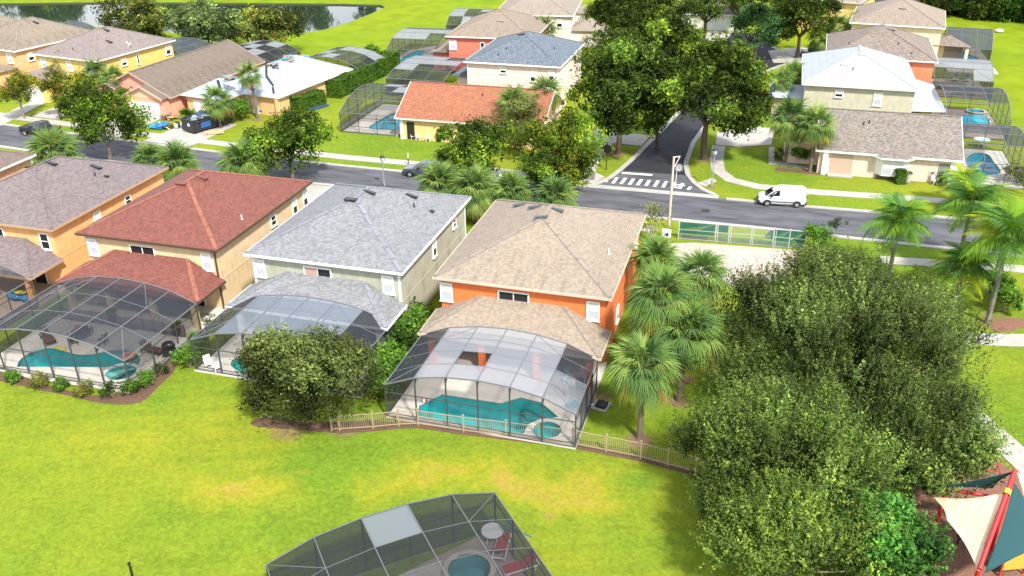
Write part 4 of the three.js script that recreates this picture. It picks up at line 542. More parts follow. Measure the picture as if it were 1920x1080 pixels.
// a crown: twigs with leaves set over overlapping clumps, so that outline and light are uneven
function crown(o) {
  const { along = 0.2, jit = 0.8, gap = 0.415, gs = 1.3, rx, ry, rz, lobes = 14, twigs = 900, leaves = 8, leaf = 0.22, len = 0.9, seed = 1, col = [0.06, 0.105, 0.018], tip = [0.12, 0.16, 0.02], flat = 0.55, up = 0.35, warm = 0, low = -0.8 } = o;
  const r = rng(seed), L = [], pos = [], cl = [], idx = [];
  const rnd = () => { const u = r() * 2 - 1, a = r() * 2 * PI, s = Math.sqrt(1 - u * u); return V(s * Math.cos(a), u, s * Math.sin(a)); };
  for (let i = 0; i < lobes; i++) { const d = rnd(), spray = i > 3 && i % 3 === 0; if (d.y < low) d.y *= -0.6; const k = (i < 3 ? 0.12 * i : (o.spread || 0.5) + (spray ? 0.3 : 0) + 0.36 * r()) * (0.8 + 0.45 * vnoise(d.x * 1.7 + seed, d.z * 1.7 + d.y + seed)), kk = Math.min(k, spray ? 0.9 : 0.82); L.push({ c: V(d.x * rx * kk, d.y * ry * kk, d.z * rz * kk), s: spray ? 0.11 + 0.09 * r() : (0.2 + 0.24 * r()) * (i < 3 ? 1.6 : 1), t: 0.62 + 0.76 * r(), w: r() }); }
  for (let i = 0; i < twigs; i++) {
    const q = L[Math.floor(r() * L.length)], d = rnd(); if (d.y < -0.35 && r() < 0.3) d.y = -d.y;
    const sh = r() < 0.78 ? 0.82 + 0.25 * r() : 0.35 + 0.45 * r(), s = q.s * sh, p = V(q.c.x + d.x * rx * s, q.c.y + d.y * ry * s * (1 - flat * 0.2), q.c.z + d.z * rz * s);
    const nz = (vnoise(p.x / gs + seed, p.y / gs) + vnoise(p.y / gs + 40, p.z / gs + seed) + vnoise(p.z / gs + 80, p.x / gs)) / 3; if (nz < gap && r() < 0.9) continue;
    const dir = d.clone().multiplyScalar(0.9).add(V(0, up, 0)).add(rnd().multiplyScalar(0.55)).normalize(), ln = len * (0.55 + 0.8 * r()), tw = 0.75 + 0.5 * r();
    const warmTwig = r() < warm, bright = r() < 0.34;
    for (let k = 0; k < leaves; k++) {
      const t = (k + 0.5) / leaves, c = p.clone().addScaledVector(dir, ln * (t - 0.3)).add(rnd().multiplyScalar(leaf * jit)), a = rnd().addScaledVector(dir, along), n = d.clone().multiplyScalar(0.5).add(V(0, 0.45, 0)).add(rnd().multiplyScalar(0.8)).normalize();
      const u = a.addScaledVector(n, -a.dot(n)).normalize(), v = n.clone().cross(u), e = leaf * (0.5 + 1.0 * r() * r() + 0.15) , b = pos.length / 3;
      const m0 = c.clone().addScaledVector(u, -e * 0.5), m1 = c.clone().addScaledVector(v, e * 0.3).addScaledVector(n, e * 0.06), m2 = c.clone().addScaledVector(u, e * 0.55).addScaledVector(n, -e * 0.08), m3 = c.clone().addScaledVector(v, -e * 0.3).addScaledVector(n, e * 0.06);
      for (const w of [m0, m1, m2, m3]) pos.push(w.x, w.y, w.z); idx.push(b, b + 1, b + 2, b, b + 2, b + 3);
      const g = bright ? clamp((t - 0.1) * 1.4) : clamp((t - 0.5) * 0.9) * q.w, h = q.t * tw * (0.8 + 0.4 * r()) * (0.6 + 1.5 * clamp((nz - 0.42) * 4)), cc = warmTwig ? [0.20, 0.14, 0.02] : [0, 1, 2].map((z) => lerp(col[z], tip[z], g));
      for (let z = 0; z < 4; z++) cl.push(cc[0] * h, cc[1] * h, cc[2] * h);
    }
  }
  const g = new THREE.BufferGeometry(); g.setAttribute('position', new THREE.Float32BufferAttribute(pos, 3)); g.setAttribute('color', new THREE.Float32BufferAttribute(cl, 3)); g.setIndex(idx); return g;
}
function limb(a, b, r0, r1, bend = 0.2, seed = 1, n = 7) { // tapered, slightly crooked
  const r = rng(seed), A = V(...a), B = V(...b), m = A.clone().lerp(B, 0.5).add(V((r() - 0.5) * bend, 0, (r() - 0.5) * bend)), c = new THREE.CatmullRomCurve3([A, m, B]), g = new THREE.TubeGeometry(c, 8, 1, n), p = g.attributes.position, u = g.attributes.uv;
  for (let i = 0; i < p.count; i++) { const k = Math.floor(i / (n + 1)) / 8, cc = c.getPoint(k), R = lerp(r0, r1, k) * (k < 0.1 ? 1.25 : 1); p.setXYZ(i, cc.x + (p.getX(i) - cc.x) * R, cc.y + (p.getY(i) - cc.y) * R, cc.z + (p.getZ(i) - cc.z) * R); }
  return g;
}
function trunkGeo(h, r0, R, seed, forks = 5, forkAt = 0.5) {
  const r = rng(seed), top = [0.2 * (r() - 0.5) * h * 0.3, h * forkAt, 0.2 * (r() - 0.5) * h * 0.3], l = [limb([0, -0.1, 0], top, r0, r0 * 0.72, 0.3, seed)];
  for (let i = 0; i < forks; i++) { const a = (i + r()) / forks * 2 * PI, k = 0.35 + 0.3 * r(); l.push(limb(top, [Math.cos(a) * R * k, h * (0.85 + 0.25 * r()), Math.sin(a) * R * k], r0 * 0.55, r0 * 0.12, R * 0.25, seed + i)); }
  return merge(l);
}
// variants are built once; every tree is then a thing of its own that shares a variant's meshes
const treeKinds = {};
function tree(kind, label, [x, z, R], h, turn = 0, squash = 1, cat = 'tree', group) {
  const K = treeKinds[kind], t = thing(K.name, label, cat, [x, 0, z], turn, group), s = R / K.R;
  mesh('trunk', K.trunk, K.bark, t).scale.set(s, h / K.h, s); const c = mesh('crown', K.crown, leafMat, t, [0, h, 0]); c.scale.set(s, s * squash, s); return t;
}
function kind(key, name, R, ry, h, o, bark = M.bark, tr = {}) { treeKinds[key] = { name, R, h, crown: crown({ rx: R, ry, rz: R, ...o }), trunk: trunkGeo(h, tr.r || R * 0.06, R, o.seed, tr.forks || 5, tr.at || 0.5), bark }; }
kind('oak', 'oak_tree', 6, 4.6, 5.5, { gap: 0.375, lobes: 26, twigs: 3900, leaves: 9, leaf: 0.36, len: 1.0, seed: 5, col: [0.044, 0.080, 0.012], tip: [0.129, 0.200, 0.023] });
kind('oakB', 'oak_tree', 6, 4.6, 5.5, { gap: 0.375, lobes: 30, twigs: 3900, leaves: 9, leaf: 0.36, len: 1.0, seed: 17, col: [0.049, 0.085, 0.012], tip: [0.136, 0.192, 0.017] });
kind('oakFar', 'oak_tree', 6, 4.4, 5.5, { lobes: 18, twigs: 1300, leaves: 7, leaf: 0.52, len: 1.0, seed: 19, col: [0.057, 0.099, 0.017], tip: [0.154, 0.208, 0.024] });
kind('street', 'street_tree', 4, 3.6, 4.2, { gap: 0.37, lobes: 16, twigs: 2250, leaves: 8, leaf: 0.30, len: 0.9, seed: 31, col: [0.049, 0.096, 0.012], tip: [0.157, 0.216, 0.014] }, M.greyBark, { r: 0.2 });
kind('yellowing', 'street_tree', 4, 3.6, 4.2, { gap: 0.37, lobes: 16, twigs: 2100, leaves: 8, leaf: 0.30, len: 0.9, seed: 37, col: [0.077, 0.142, 0.012], tip: [0.17, 0.205, 0.014], warm: 0.06 }, M.greyBark, { r: 0.2 });
kind('olive', 'street_tree', 4, 3.4, 4.2, { lobes: 15, twigs: 1650, leaves: 7, leaf: 0.30, len: 1.0, seed: 41, col: [0.093, 0.129, 0.020], tip: [0.252, 0.264, 0.025], warm: 0.16 }, M.greyBark, { r: 0.2 });
kind('brownish', 'street_tree', 4, 3.4, 4.2, { lobes: 14, twigs: 1200, leaves: 7, leaf: 0.26, len: 1.1, seed: 43, col: [0.093, 0.116, 0.032], tip: [0.190, 0.208, 0.058], warm: 0.1 }, M.greyBark, { r: 0.16, forks: 9 });
kind('blue', 'oak_tree', 5, 4, 5, { lobes: 15, twigs: 2250, leaves: 8, leaf: 0.34, len: 1.0, seed: 47, col: [0.049, 0.123, 0.036], tip: [0.122, 0.239, 0.062] }, M.bark, { forks: 4 });
kind('pondTree', 'shore_tree', 5, 3.7, 3.4, { gap: 0.36, lobes: 18, twigs: 2550, leaves: 8, leaf: 0.34, len: 1.0, seed: 53, col: [0.066, 0.096, 0.021], tip: [0.204, 0.231, 0.037], warm: 0.07 });
kind('pondGrey', 'shore_tree', 5, 3.7, 3.4, { gap: 0.36, lobes: 18, twigs: 2550, leaves: 8, leaf: 0.32, len: 1.0, seed: 59, col: [0.093, 0.135, 0.047], tip: [0.218, 0.287, 0.082] });

// far bank of the lagoon: a belt of tall trees that mirrors in the water, with two gaps of sky
{ const r = rng(61), ord = ['leftmost', 'second', 'third', 'fourth', 'fifth', 'sixth', 'seventh', 'eighth', 'ninth', 'rightmost']; let i = 0;
  for (const [x, z, R, h] of [[-196, -206, 8, 5], [-183, -204, 7.5, 5], [-156, -206, 8, 6], [-147, -203, 7, 5], [-136, -206, 8.5, 6], [-127, -205, 7, 5], [-118, -206, 7.5, 6], [-110, -205, 6, 5], [-96, -205.5, 3.4, 5], [-74, -221, 7, 5]])
    tree('oakFar', ord[i++] + ' of ten trees mirrored in the lagoon, counted from the left', [x, z, R], h, r() * 6, 1.2, 'tree', 'trees beyond the lagoon'); }
// oaks along the side street
tree('oak', 'large dark oak left of the side street, its trunk on the grass strip', [...[-16.91, -101.73], 6.4], 7.54, 0.4, 1.05);
tree('oakB', 'large dark oak right of the side street with a crown over the asphalt', [...[-6.84, -102.34], 6.8], 8.17, 2.1, 1.05);
tree('oak', 'dark oak filling the gap between the two big street oaks', [-12.66, -104.67, 3.97], 8.2, 4.1, 1.0);
tree('oakB', 'sunlit oak beside the cream white house, behind the left street oak', [-21.28, -146.71, 8.34], 6.2, 3.3, 0.95);
tree('oakFar', 'smaller oak crown behind the left street oak, beside the pink house', [-24.22, -137.26, 4.22], 5, 1.3, 0.9);
tree('blue', 'blue green oak with forked trunks on the street curve', [-3.51, -151.01, 5.08], 6, 0.9, 1.0);
tree('oakB', 'tall dark oak by the parked black car', [2.91, -157.03, 5.71], 7, 5.2, 1.0);
tree('oakFar', 'dark oak at the top edge over the white garage', [-13.06, -165.64, 5.41], 7, 2.7, 1.0);
tree('oakFar', 'bright green oak at the top edge between the darker oaks', [-8.09, -173.52, 4.63], 7, 1.7, 1.0);
tree('oakFar', 'oak cut off by the top edge above the blue green oak', [-1.36, -183.56, 6.03], 7, 0.7, 1.0);
tree('yellowing', 'light green tree at the wall of the cream white house', [-31.75, -164.96, 2.89], 4, 0.7, 1.3);
// street trees in front of the left houses
tree('street', 'dense dark green street tree in front of the peach gable house', [...[-74.51, -84.33], 4.6], 5.11, 1.0, 1.0);
tree('olive', 'olive tinged street tree before the yellow house', [-90.93, -97.73, 3.42], 4.6, 2.0, 1.0);
tree('olive', 'thin olive street tree at the left edge with a bare stem', [-97.53, -96.26, 3.01], 4.2, 3.4, 1.0);
tree('street', 'round dark street tree on the lawn of the house with white underlay', [...[-50.1, -83.95], 4.5], 4.03, 4.4, 0.98);
tree('street', 'green street tree in front of the orange roof house, left of a pair', [-29.78, -86.24, 4.17], 4.0, 5.4, 0.95);
tree('yellowing', 'yellow tipped street tree right of the pair, beside the junction', [-20.93, -88, 4.36], 4.4, 0.2, 1.2);
tree('street', 'deep green lower tree crown at the kerb left of the crossing', [-21.45, -86.42, 3.33], 2.9, 2.6, 0.8);
tree('brownish', 'thin brownish tree with bare twigs before the orange roof', [-27.64, -97.14, 3.82], 4.2, 1.4, 0.9);
// trees on the near shore of the lagoon
tree('pondTree', 'olive green broad tree on the lagoon shore, left of three', [-112.89, -141.2, 6.38], 4.0, 0.6, 1.0, 'tree');
tree('pondGrey', 'grey green broad tree on the lagoon shore, middle of three', [-97.28, -139.83, 7.11], 4.0, 2.2, 1.0, 'tree');
tree('pondTree', 'broad green tree on the lagoon shore, right of three', [-82.98, -138.46, 5.81], 4.0, 4.0, 1.0, 'tree');
// wood beyond the field, one mass
{ const r = rng(71), K = treeKinds.oakFar, im = new THREE.InstancedMesh(K.crown, leafMat, 64), m = new THREE.Matrix4(), q = new THREE.Quaternion();
  for (let i = 0; i < 64; i++) { const row = i % 4, t = Math.floor(i / 4) / 16, x = lerp(14, 92, t) + (r() - 0.5) * 4, z = -214 + t * 39 - row * 6 + (r() - 0.5) * 4, s = 0.8 + 0.5 * r(); q.setFromAxisAngle(V(0, 1, 0), r() * 6); im.setMatrixAt(i, m.compose(V(x, 3.0 + row * 1.1, z), q, V(s, s * 1.25, s))); im.setColorAt(i, RGB(0.45 + 0.25 * r(), 0.5 + 0.25 * r(), 0.5)); }
  im.name = 'woodland'; im.userData = { kind: 'stuff', label: 'dark green wood along the far edge of the field, top right', category: 'wood' }; scene.add(im); }
setting('woodland_ground', slab([[8, -214], [30, -206], [60, -192], [100, -176], [110, -240], [0, -250]], 0.02, 0), std(RGB(0.02, 0.03, 0.012)));

// the big feathery oak on the right and its neighbours
{ const at = [5.8, -48.38, 6.52];
  const big = (n, label, o, pos, h, trunkR, turn = 0) => { const t = thing('oak_tree', label, 'tree', [pos[0], 0, pos[1]], turn); mesh('trunk', trunkGeo(h, trunkR, o.rx, o.seed, 7, 0.35), M.greyBark, t); mesh('crown', crown(o), leafMat, t, [0, h, 0]); const br = [], rr = rng(o.seed + 7); for (let i = 0; i < 26; i++) { const a = rr() * 6.3, k = 0.4 + 0.4 * rr(), y = h + o.ry * (0.35 + 0.45 * rr()) * (1.15 - k); br.push(limb([Math.cos(a) * o.rx * 0.2, h * 0.75, Math.sin(a) * o.rz * 0.2], [Math.cos(a) * o.rx * k, y, Math.sin(a) * o.rz * k], 0.07, 0.02, 0.8, i + 1, 5)); } mesh('bough', merge(br), M.greyBark, t); return t; };
  const F = { gap: 0.44, gs: 1.6, up: 1.2, low: -0.6, jit: 0.6, spread: 0.42, along: 1.5 };
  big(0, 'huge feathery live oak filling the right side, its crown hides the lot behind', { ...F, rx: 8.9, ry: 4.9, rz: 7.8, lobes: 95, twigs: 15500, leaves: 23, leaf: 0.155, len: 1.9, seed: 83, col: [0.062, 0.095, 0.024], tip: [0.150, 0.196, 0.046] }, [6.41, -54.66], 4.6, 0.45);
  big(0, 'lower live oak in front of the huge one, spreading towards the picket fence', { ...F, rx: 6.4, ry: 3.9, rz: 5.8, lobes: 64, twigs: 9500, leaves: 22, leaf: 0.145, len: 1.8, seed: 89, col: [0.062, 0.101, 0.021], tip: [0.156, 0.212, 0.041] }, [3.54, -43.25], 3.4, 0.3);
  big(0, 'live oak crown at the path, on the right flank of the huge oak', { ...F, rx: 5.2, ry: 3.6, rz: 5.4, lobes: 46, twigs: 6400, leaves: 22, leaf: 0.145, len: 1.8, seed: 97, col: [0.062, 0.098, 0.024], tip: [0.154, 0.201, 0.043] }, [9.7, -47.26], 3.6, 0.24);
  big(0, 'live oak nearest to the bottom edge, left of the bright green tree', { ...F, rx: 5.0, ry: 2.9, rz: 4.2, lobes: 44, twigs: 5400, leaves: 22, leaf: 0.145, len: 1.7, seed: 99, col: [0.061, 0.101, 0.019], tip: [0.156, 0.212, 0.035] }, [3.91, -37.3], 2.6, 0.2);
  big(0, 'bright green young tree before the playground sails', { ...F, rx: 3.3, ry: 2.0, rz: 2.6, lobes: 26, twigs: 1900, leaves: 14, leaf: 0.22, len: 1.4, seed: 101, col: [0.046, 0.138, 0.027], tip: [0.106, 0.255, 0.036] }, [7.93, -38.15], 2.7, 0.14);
}
// magnolia on the lawn, with a few white flowers
{ const c = [-26.81, -43.18], t = thing('magnolia_tree', 'bushy dark magnolia with white flowers standing before the sage house cage', 'tree', [c[0], 0, c[1] - 0.3]);
  mesh('trunk', trunkGeo(3.3, 0.16, 3.0, 7, 6, 0.2), M.greyBark, t);
  mesh('crown', crown({ gap: 0.4, gs: 1.5, spread: 0.45, rx: 4.3, ry: 3.6, rz: 3.6, lobes: 48, twigs: 5400, leaves: 10, leaf: 0.2, len: 1.1, seed: 103, col: [0.058, 0.08, 0.02], tip: [0.11, 0.128, 0.036], up: 0.3 }), leafMat, t, [0, 3.3, 0]);
  const petal = new THREE.SphereGeometry(0.11, 8, 5, 0, 2 * PI, 0, 1.5).scale(1, 0.55, 1).rotateX(PI); for (const p of [[-26, 4.91], [-27.35, 2.4]]) { const f = mesh('flower', petal, std(RGB(0.75, 0.73, 0.66), { side: THREE.DoubleSide }), t); f.position.set(p[0] - t.position.x, p[1], (p[1] > 3 ? -42.0 : -41.7) - t.position.z); } }
// sparse oleander by the pole
{ const c = [-9.25, -77.21], t = thing('oleander_shrub', 'sparse shrub with pale twigs beside the timber pole', 'shrub', [c[0], 0, c[1]]); const r = rng(5), l = []; for (let i = 0; i < 16; i++) { const a = r() * 6.3; l.push(limb([0, 0, 0], [Math.cos(a) * (0.4 + r()), 1.6 + 2.2 * r(), Math.sin(a) * (0.4 + r())], 0.04, 0.012, 0.5, i, 5)); }
  mesh('stem', merge(l), std(RGB(0.5, 0.44, 0.36)), t); mesh('foliage', crown({ rx: 1.9, ry: 2.0, rz: 1.5, lobes: 12, twigs: 225, leaves: 7, leaf: 0.2, len: 0.8, seed: 107, col: [0.126, 0.176, 0.026], tip: [0.365, 0.405, 0.066], warm: 0.12 }), leafMat, t, [0, 2.2, 0]); }

// shrubs and hedges
const shrubGeo = [0, 1, 2].map((i) => crown({ rx: 1, ry: 0.9, rz: 1, lobes: 9, twigs: 260, leaves: 8, leaf: 0.17, len: 0.4, seed: 120 + i, col: [0.045, 0.10, 0.012], tip: [0.10, 0.19, 0.02], up: 0.4 })), shrubOlive = crown({ rx: 1, ry: 0.9, rz: 1, lobes: 9, twigs: 230, leaves: 7, leaf: 0.17, len: 0.5, seed: 127, col: [0.07, 0.085, 0.02], tip: [0.15, 0.15, 0.03], warm: 0.12 });
const shrubStem = merge([0, 1, 2, 3].map((i) => limb([0, 0, 0], [Math.cos(i * 1.7) * 0.4, 0.8, Math.sin(i * 1.7) * 0.4], 0.04, 0.015, 0.2, i, 5)));
function shrub(label, [x, z], R, geo = 0, hy = 0.8, group) { const t = thing('shrub', label, 'shrub', [x, 0, z], x * 3.1, group); mesh('stem', shrubStem, M.greyBark, t).scale.setScalar(R); mesh('foliage', geo === 'o' ? shrubOlive : shrubGeo[geo], leafMat, t, [0, R * hy, 0]).scale.set(R, R * 0.9, R); return t; }
const SG = 'shrubs along the cage of the cream house';
[['round green shrub at the left edge before the kidney pool cage', [-49.46, -41.71], 0.62, 0], ['sparse olive shrub left of the round ones before the kidney pool', [-47.36, -41.72], 0.7, 'o'], ['small green shrub between two olive shrubs before the kidney pool', [-45.42, -41.82], 0.58, 1], ['olive shrub with reddish leaves before the kidney pool', [-43.56, -41.78], 0.72, 'o'], ['leafy green shrub with yellow flowers at the cage corner', [-41.23, -41.88], 0.85, 2], ['green shrub right of the cage corner by the spa', [-40.24, -42.69], 0.7, 1], ['green shrub third from the cage corner', [-39.87, -43.9], 0.72, 0], ['flowering shrub near the loungers beside the cage', [-39.79, -45.14], 0.7, 2]].forEach(([l, p, R, k]) => shrub(l, p, R, k, 0.8, SG));
shrub('tall green shrub between the two cages at the lawn edge', [-38.26, -46.66], 1.0, 0, 1.2); shrub('green shrub behind the tall one between the two cages', [-39.26, -49.11], 0.8, 1, 1.0); shrub('slender green shrub by the terrace of the cream house', [-40.43, -52.4], 0.6, 2, 1.4);
// the hedge in the gap between the sage and the orange house: tall bushes one can tell apart
[[[-23.18, -47.08], 1.15, 1], [[-23.41, -49.11], 1.2, 0], [[-23.66, -51.09], 1.15, 2], [[-23.85, -52.9], 1.15, 1], [[-24.19, -54.92], 1.1, 0], [[-24.46, -56.72], 1.0, 2]].forEach(([p, R, k], i) => shrub(['nearest', 'second nearest', 'third nearest', 'fourth nearest', 'fifth nearest', 'farthest'][i] + ' tall glossy bush of the row between the sage and orange houses', p, R * 1.3, k, 1.15, 'bushes between the sage and orange houses'));
[[[-26.02, -67.41], 0.9, 1]].forEach(([p, R, k]) => shrub('creeper clump on the side wall of the sage house', p, R, k, 1.6));
shrub('lime green shrub top showing beyond the huge oak', [5.17, -79.2], 1.3, 0, 1.3); shrub('light green sprig shrub beyond the oak at the street', [7.18, -81.94], 0.9, 2, 1.9);
shrub('dark shrub at the foot of the tall queen palm', [19.49, -71], 1.3, 0, 1.0); shrub('dark shrub behind the trunk of the tall queen palm', [19.4, -73.32], 1.3, 1, 1.1);
shrub('bushy shrub at the corner of the tan gable house cage', [26.18, -102.4], 1.4, 'o', 1.0); shrub('variegated shrub at the side gate of the tan gable house', [18.25, -100.34], 1.0, 2, 0.8);
shrub('dark green shrub in the bed left of the entry of the tan gable house', [3.43, -103.63], 1.2, 0, 1.0); shrub('dark green upright shrub beside the entry wall', [4.31, -103.48], 0.9, 1, 1.3); shrub('dark green shrub under the palm at the corner of the drive', [1.71, -103.76], 0.9, 2, 1.0);
shrub('green shrub beside the garage of the house with white underlay', [-75.17, -100.93], 1.0, 1, 1.0); shrub('feathery shrub at the entry of the house with white underlay', [-68.19, -103.2], 1.6, 0, 1.0); shrub('tall dark shrub at the front wing of the house with white underlay', [-69.73, -103.33], 1.3, 2, 1.2); shrub('dark clipped shrub left of the white garage door', [-83.58, -102.46], 0.55, 1, 0.6); shrub('dark shrub beside the entry arch of the gable house', [-86.09, -102.91], 1.0, 2, 0.8); shrub('low dark shrub between two driveways', [-79.58, -103.2], 0.7, 0, 0.5); shrub('dead brown shrub on the lawn strip by the heap of bundles', [-75.09, -97.25], 0.55, 'o', 0.5); shrub('dark shrub at the foot of the small palm beside the container', [-69.15, -100.95], 0.9, 0, 0.7);
shrub('shrub beside the pink house at the hedge end', [-65.96, -141.06], 1.5, 0, 0.8);
function hedge(name, label, a, b, w, h, n, seed) { // a clipped hedge: dense leaves over a long box
  const A = V(a[0], 0, a[1]), B = V(b[0], 0, b[1]), L = A.distanceTo(B), t = thing(name, label, 'hedge', [(A.x + B.x) / 2, 0, (A.z + B.z) / 2], Math.atan2(-(B.z - A.z), B.x - A.x)), r = rng(seed), pos = [], cl = [], idx = [];
  for (let i = 0; i < n; i++) { const f = r(), x = (r() - 0.5) * L, bump = 0.12 * Math.sin(x * 1.3 + seed) + 0.1 * (r() - 0.5); let p, nn; if (f < 0.45) { p = V(x, h + bump, (r() - 0.5) * w); nn = V(0, 1, 0); } else if (f < 0.9) { const s = r() < 0.5 ? -1 : 1; p = V(x, r() * h, s * (w / 2 + bump)); nn = V(0, 0.2, s); } else { const s = r() < 0.5 ? -1 : 1; p = V(s * L / 2, r() * h, (r() - 0.5) * w); nn = V(s, 0.2, 0); }
    nn.add(V(r() - 0.5, r() - 0.5, r() - 0.5).multiplyScalar(1.1)).normalize(); const u = V(r() - 0.5, r() - 0.5, r() - 0.5); u.addScaledVector(nn, -u.dot(nn)).normalize(); const v = nn.clone().cross(u), e = 0.16 + 0.12 * r(), q = pos.length / 3;
    for (const w2 of [p.clone().addScaledVector(u, -e), p.clone().addScaledVector(v, e * 0.6), p.clone().addScaledVector(u, e), p.clone().addScaledVector(v, -e * 0.6)]) pos.push(w2.x, w2.y, w2.z); idx.push(q, q + 1, q + 2, q, q + 2, q + 3); const k = 0.7 + 0.6 * r(); for (let z = 0; z < 4; z++) cl.push(0.07 * k, 0.14 * k, 0.014 * k); }
  const g = new THREE.BufferGeometry(); g.setAttribute('position', new THREE.Float32BufferAttribute(pos, 3)); g.setAttribute('color', new THREE.Float32BufferAttribute(cl, 3)); g.setIndex(idx);
  mesh('foliage', g, leafMat, t); mesh('core', new THREE.BoxGeometry(L - 0.3, h - 0.15, w - 0.3).translate(0, (h - 0.15) / 2, 0), std(RGB(0.02, 0.04, 0.008)), t); return t;
}
hedge('hedge', 'long clipped green hedge between the two backyards on the left', [-61.05, -115.96], [-59.84, -135.15], 2.6, 2.6, 9000, 3);
hedge('hedge', 'short clipped hedge at the side wall of the house with white underlay', [-62.85, -107.67], [-61.09, -112.49], 1.8, 2.0, 2600, 5);
hedge('hedge', 'small clipped box hedge beside the bay window', [13.74, -99.67], [14.51, -99.87], 1.2, 1.4, 900, 7);

// ---------------------------------------------------------------- palms
function blade(pos, idx, a, b, w, n, sag, fold = 0.3) { // a narrow pointed leaf strip from a to b, drooping by sag
  const d = b.clone().sub(a), s = d.clone().cross(n).normalize(), base = pos.length / 3, K = 3;
  for (let k = 0; k <= K; k++) { const t = k / K, p = a.clone().addScaledVector(d, t).add(V(0, -sag * t * t, 0)), ww = w * (k === 0 ? 0.5 : k === K ? 0.06 : 1 - 0.35 * t); for (const q of [p.clone().addScaledVector(s, ww / 2), p.clone().addScaledVector(s, -ww / 2)]) pos.push(q.x, q.y, q.z); if (k < K) { const o = base + k * 2; idx.push(o, o + 1, o + 2, o + 1, o + 3, o + 2); } }
}
function geoOf(pos, idx) { const g = new THREE.BufferGeometry(); g.setAttribute('position', new THREE.Float32BufferAttribute(pos, 3)); g.setIndex(idx); return g; }
function fanFrond(seed, droop) { // along +x: a stalk and a fan of drooping blades
  const r = rng(seed), pos = [], idx = [], sl = 0.85, hub = V(sl, 0.1 - droop * 0.1, 0);
  blade(pos, idx, V(0, 0, 0), hub, 0.05, V(0, 1, 0), 0); blade(pos, idx, V(0, 0, 0), hub, 0.05, V(0, 0, 1), 0);
  for (let i = 0; i < 30; i++) { const t = (i + 0.5) / 30 * 2 - 1, a = t * 1.9, o = hub.clone().add(V(0.28 * Math.cos(a * 0.6) * (1 - Math.abs(t)), -0.04, 0)), L = (0.95 - 0.28 * Math.abs(t)) * (0.85 + 0.3 * r()), up = 0.28 * (1 - Math.abs(t)) + (r() - 0.5) * 0.24; blade(pos, idx, o, o.clone().add(V(Math.cos(a) * L, up * L - 0.05, Math.sin(a) * L)), 0.075, V(0, 1, 0.6 * (i % 2 ? 1 : -1)), (0.24 + 0.3 * r() + droop) * L); }
  return geoOf(pos, idx);
}
function featherFrond(seed, L = 2.9, sag = 1.3) {
  const r = rng(seed), pos = [], idx = [], at = (t) => V(L * t * (1 - 0.16 * t), 0.9 * t * (1 - t) * 1.6 - sag * t * t * 0.9, 0);
  for (let k = 0; k < 8; k++) { blade(pos, idx, at(k / 8), at((k + 1) / 8), 0.06 * (1 - k / 10), V(0, 1, 0), 0); blade(pos, idx, at(k / 8), at((k + 1) / 8), 0.06 * (1 - k / 10), V(0, 0, 1), 0); }
  for (let i = 0; i < 96; i++) { const t = 0.12 + 0.88 * i / 96, s = i % 2 ? 1 : -1, p = at(t), l = (0.75 * Math.sin(PI * Math.min(1, 0.2 + t * 0.85)) + 0.16) * (0.8 + 0.4 * r()), el = (r() - 0.4) * 0.7; blade(pos, idx, p, p.clone().add(V(l * (0.35 + 0.4 * t), l * el * 0.5, s * l * 0.85)), 0.045, V(0, 1, 0), l * (0.5 + 0.5 * r())); }
  return geoOf(pos, idx);
}
const FANS = [fanFrond(1, 0.08), fanFrond(2, 0.25), fanFrond(3, 0.45), fanFrond(4, 0.7)], FEATH = [featherFrond(5, 2.9, 1.2), featherFrond(6, 3.1, 1.6), featherFrond(7, 2.6, 0.9)];
const FM = { a: frondMat(0.143, 0.237, 0.050), b: frondMat(0.23, 0.32, 0.075), c: frondMat(0.111, 0.200, 0.055), y: frondMat(0.338, 0.312, 0.044), br: frondMat(0.312, 0.188, 0.066), q1: frondMat(0.124, 0.263, 0.033), q2: frondMat(0.169, 0.312, 0.022), q3: frondMat(0.091, 0.206, 0.044), ly: frondMat(0.312, 0.375, 0.013) };
function palmTrunk(h, r0, r1, rough, seed, lean = 0) { // ringed trunk with the stubs of old stalks
  const r = rng(seed), l = [], K = 14, pts = []; for (let k = 0; k <= K; k++) { const t = k / K; pts.push(V(lean * t * t, h * t - 0.1 * (1 - t), 0)); }
  const c = new THREE.CatmullRomCurve3(pts), g = new THREE.TubeGeometry(c, 28, 1, 10), p = g.attributes.position; for (let i = 0; i < p.count; i++) { const k = Math.floor(i / 11) / 28, q = c.getPoint(k), R = lerp(r0, r1, k) * (1 + 0.05 * Math.sin(k * h * 22)) * (k < 0.06 ? 1.2 : 1); p.setXYZ(i, q.x + (p.getX(i) - q.x) * R, q.y + (p.getY(i) - q.y) * R, q.z + (p.getZ(i) - q.z) * R); } l.push(g);
  for (let i = 0; i < rough; i++) { const t = 0.45 + 0.55 * r(), a = r() * 6.3, q = c.getPoint(t), R = lerp(r0, r1, t), d = V(Math.cos(a), 0, Math.sin(a)); l.push(bar(q.clone().addScaledVector(d, R * 0.7), q.clone().addScaledVector(d, R + 0.16).add(V(0, 0.3, 0)), 0.09, 0.05)); }
  return merge(l);
}
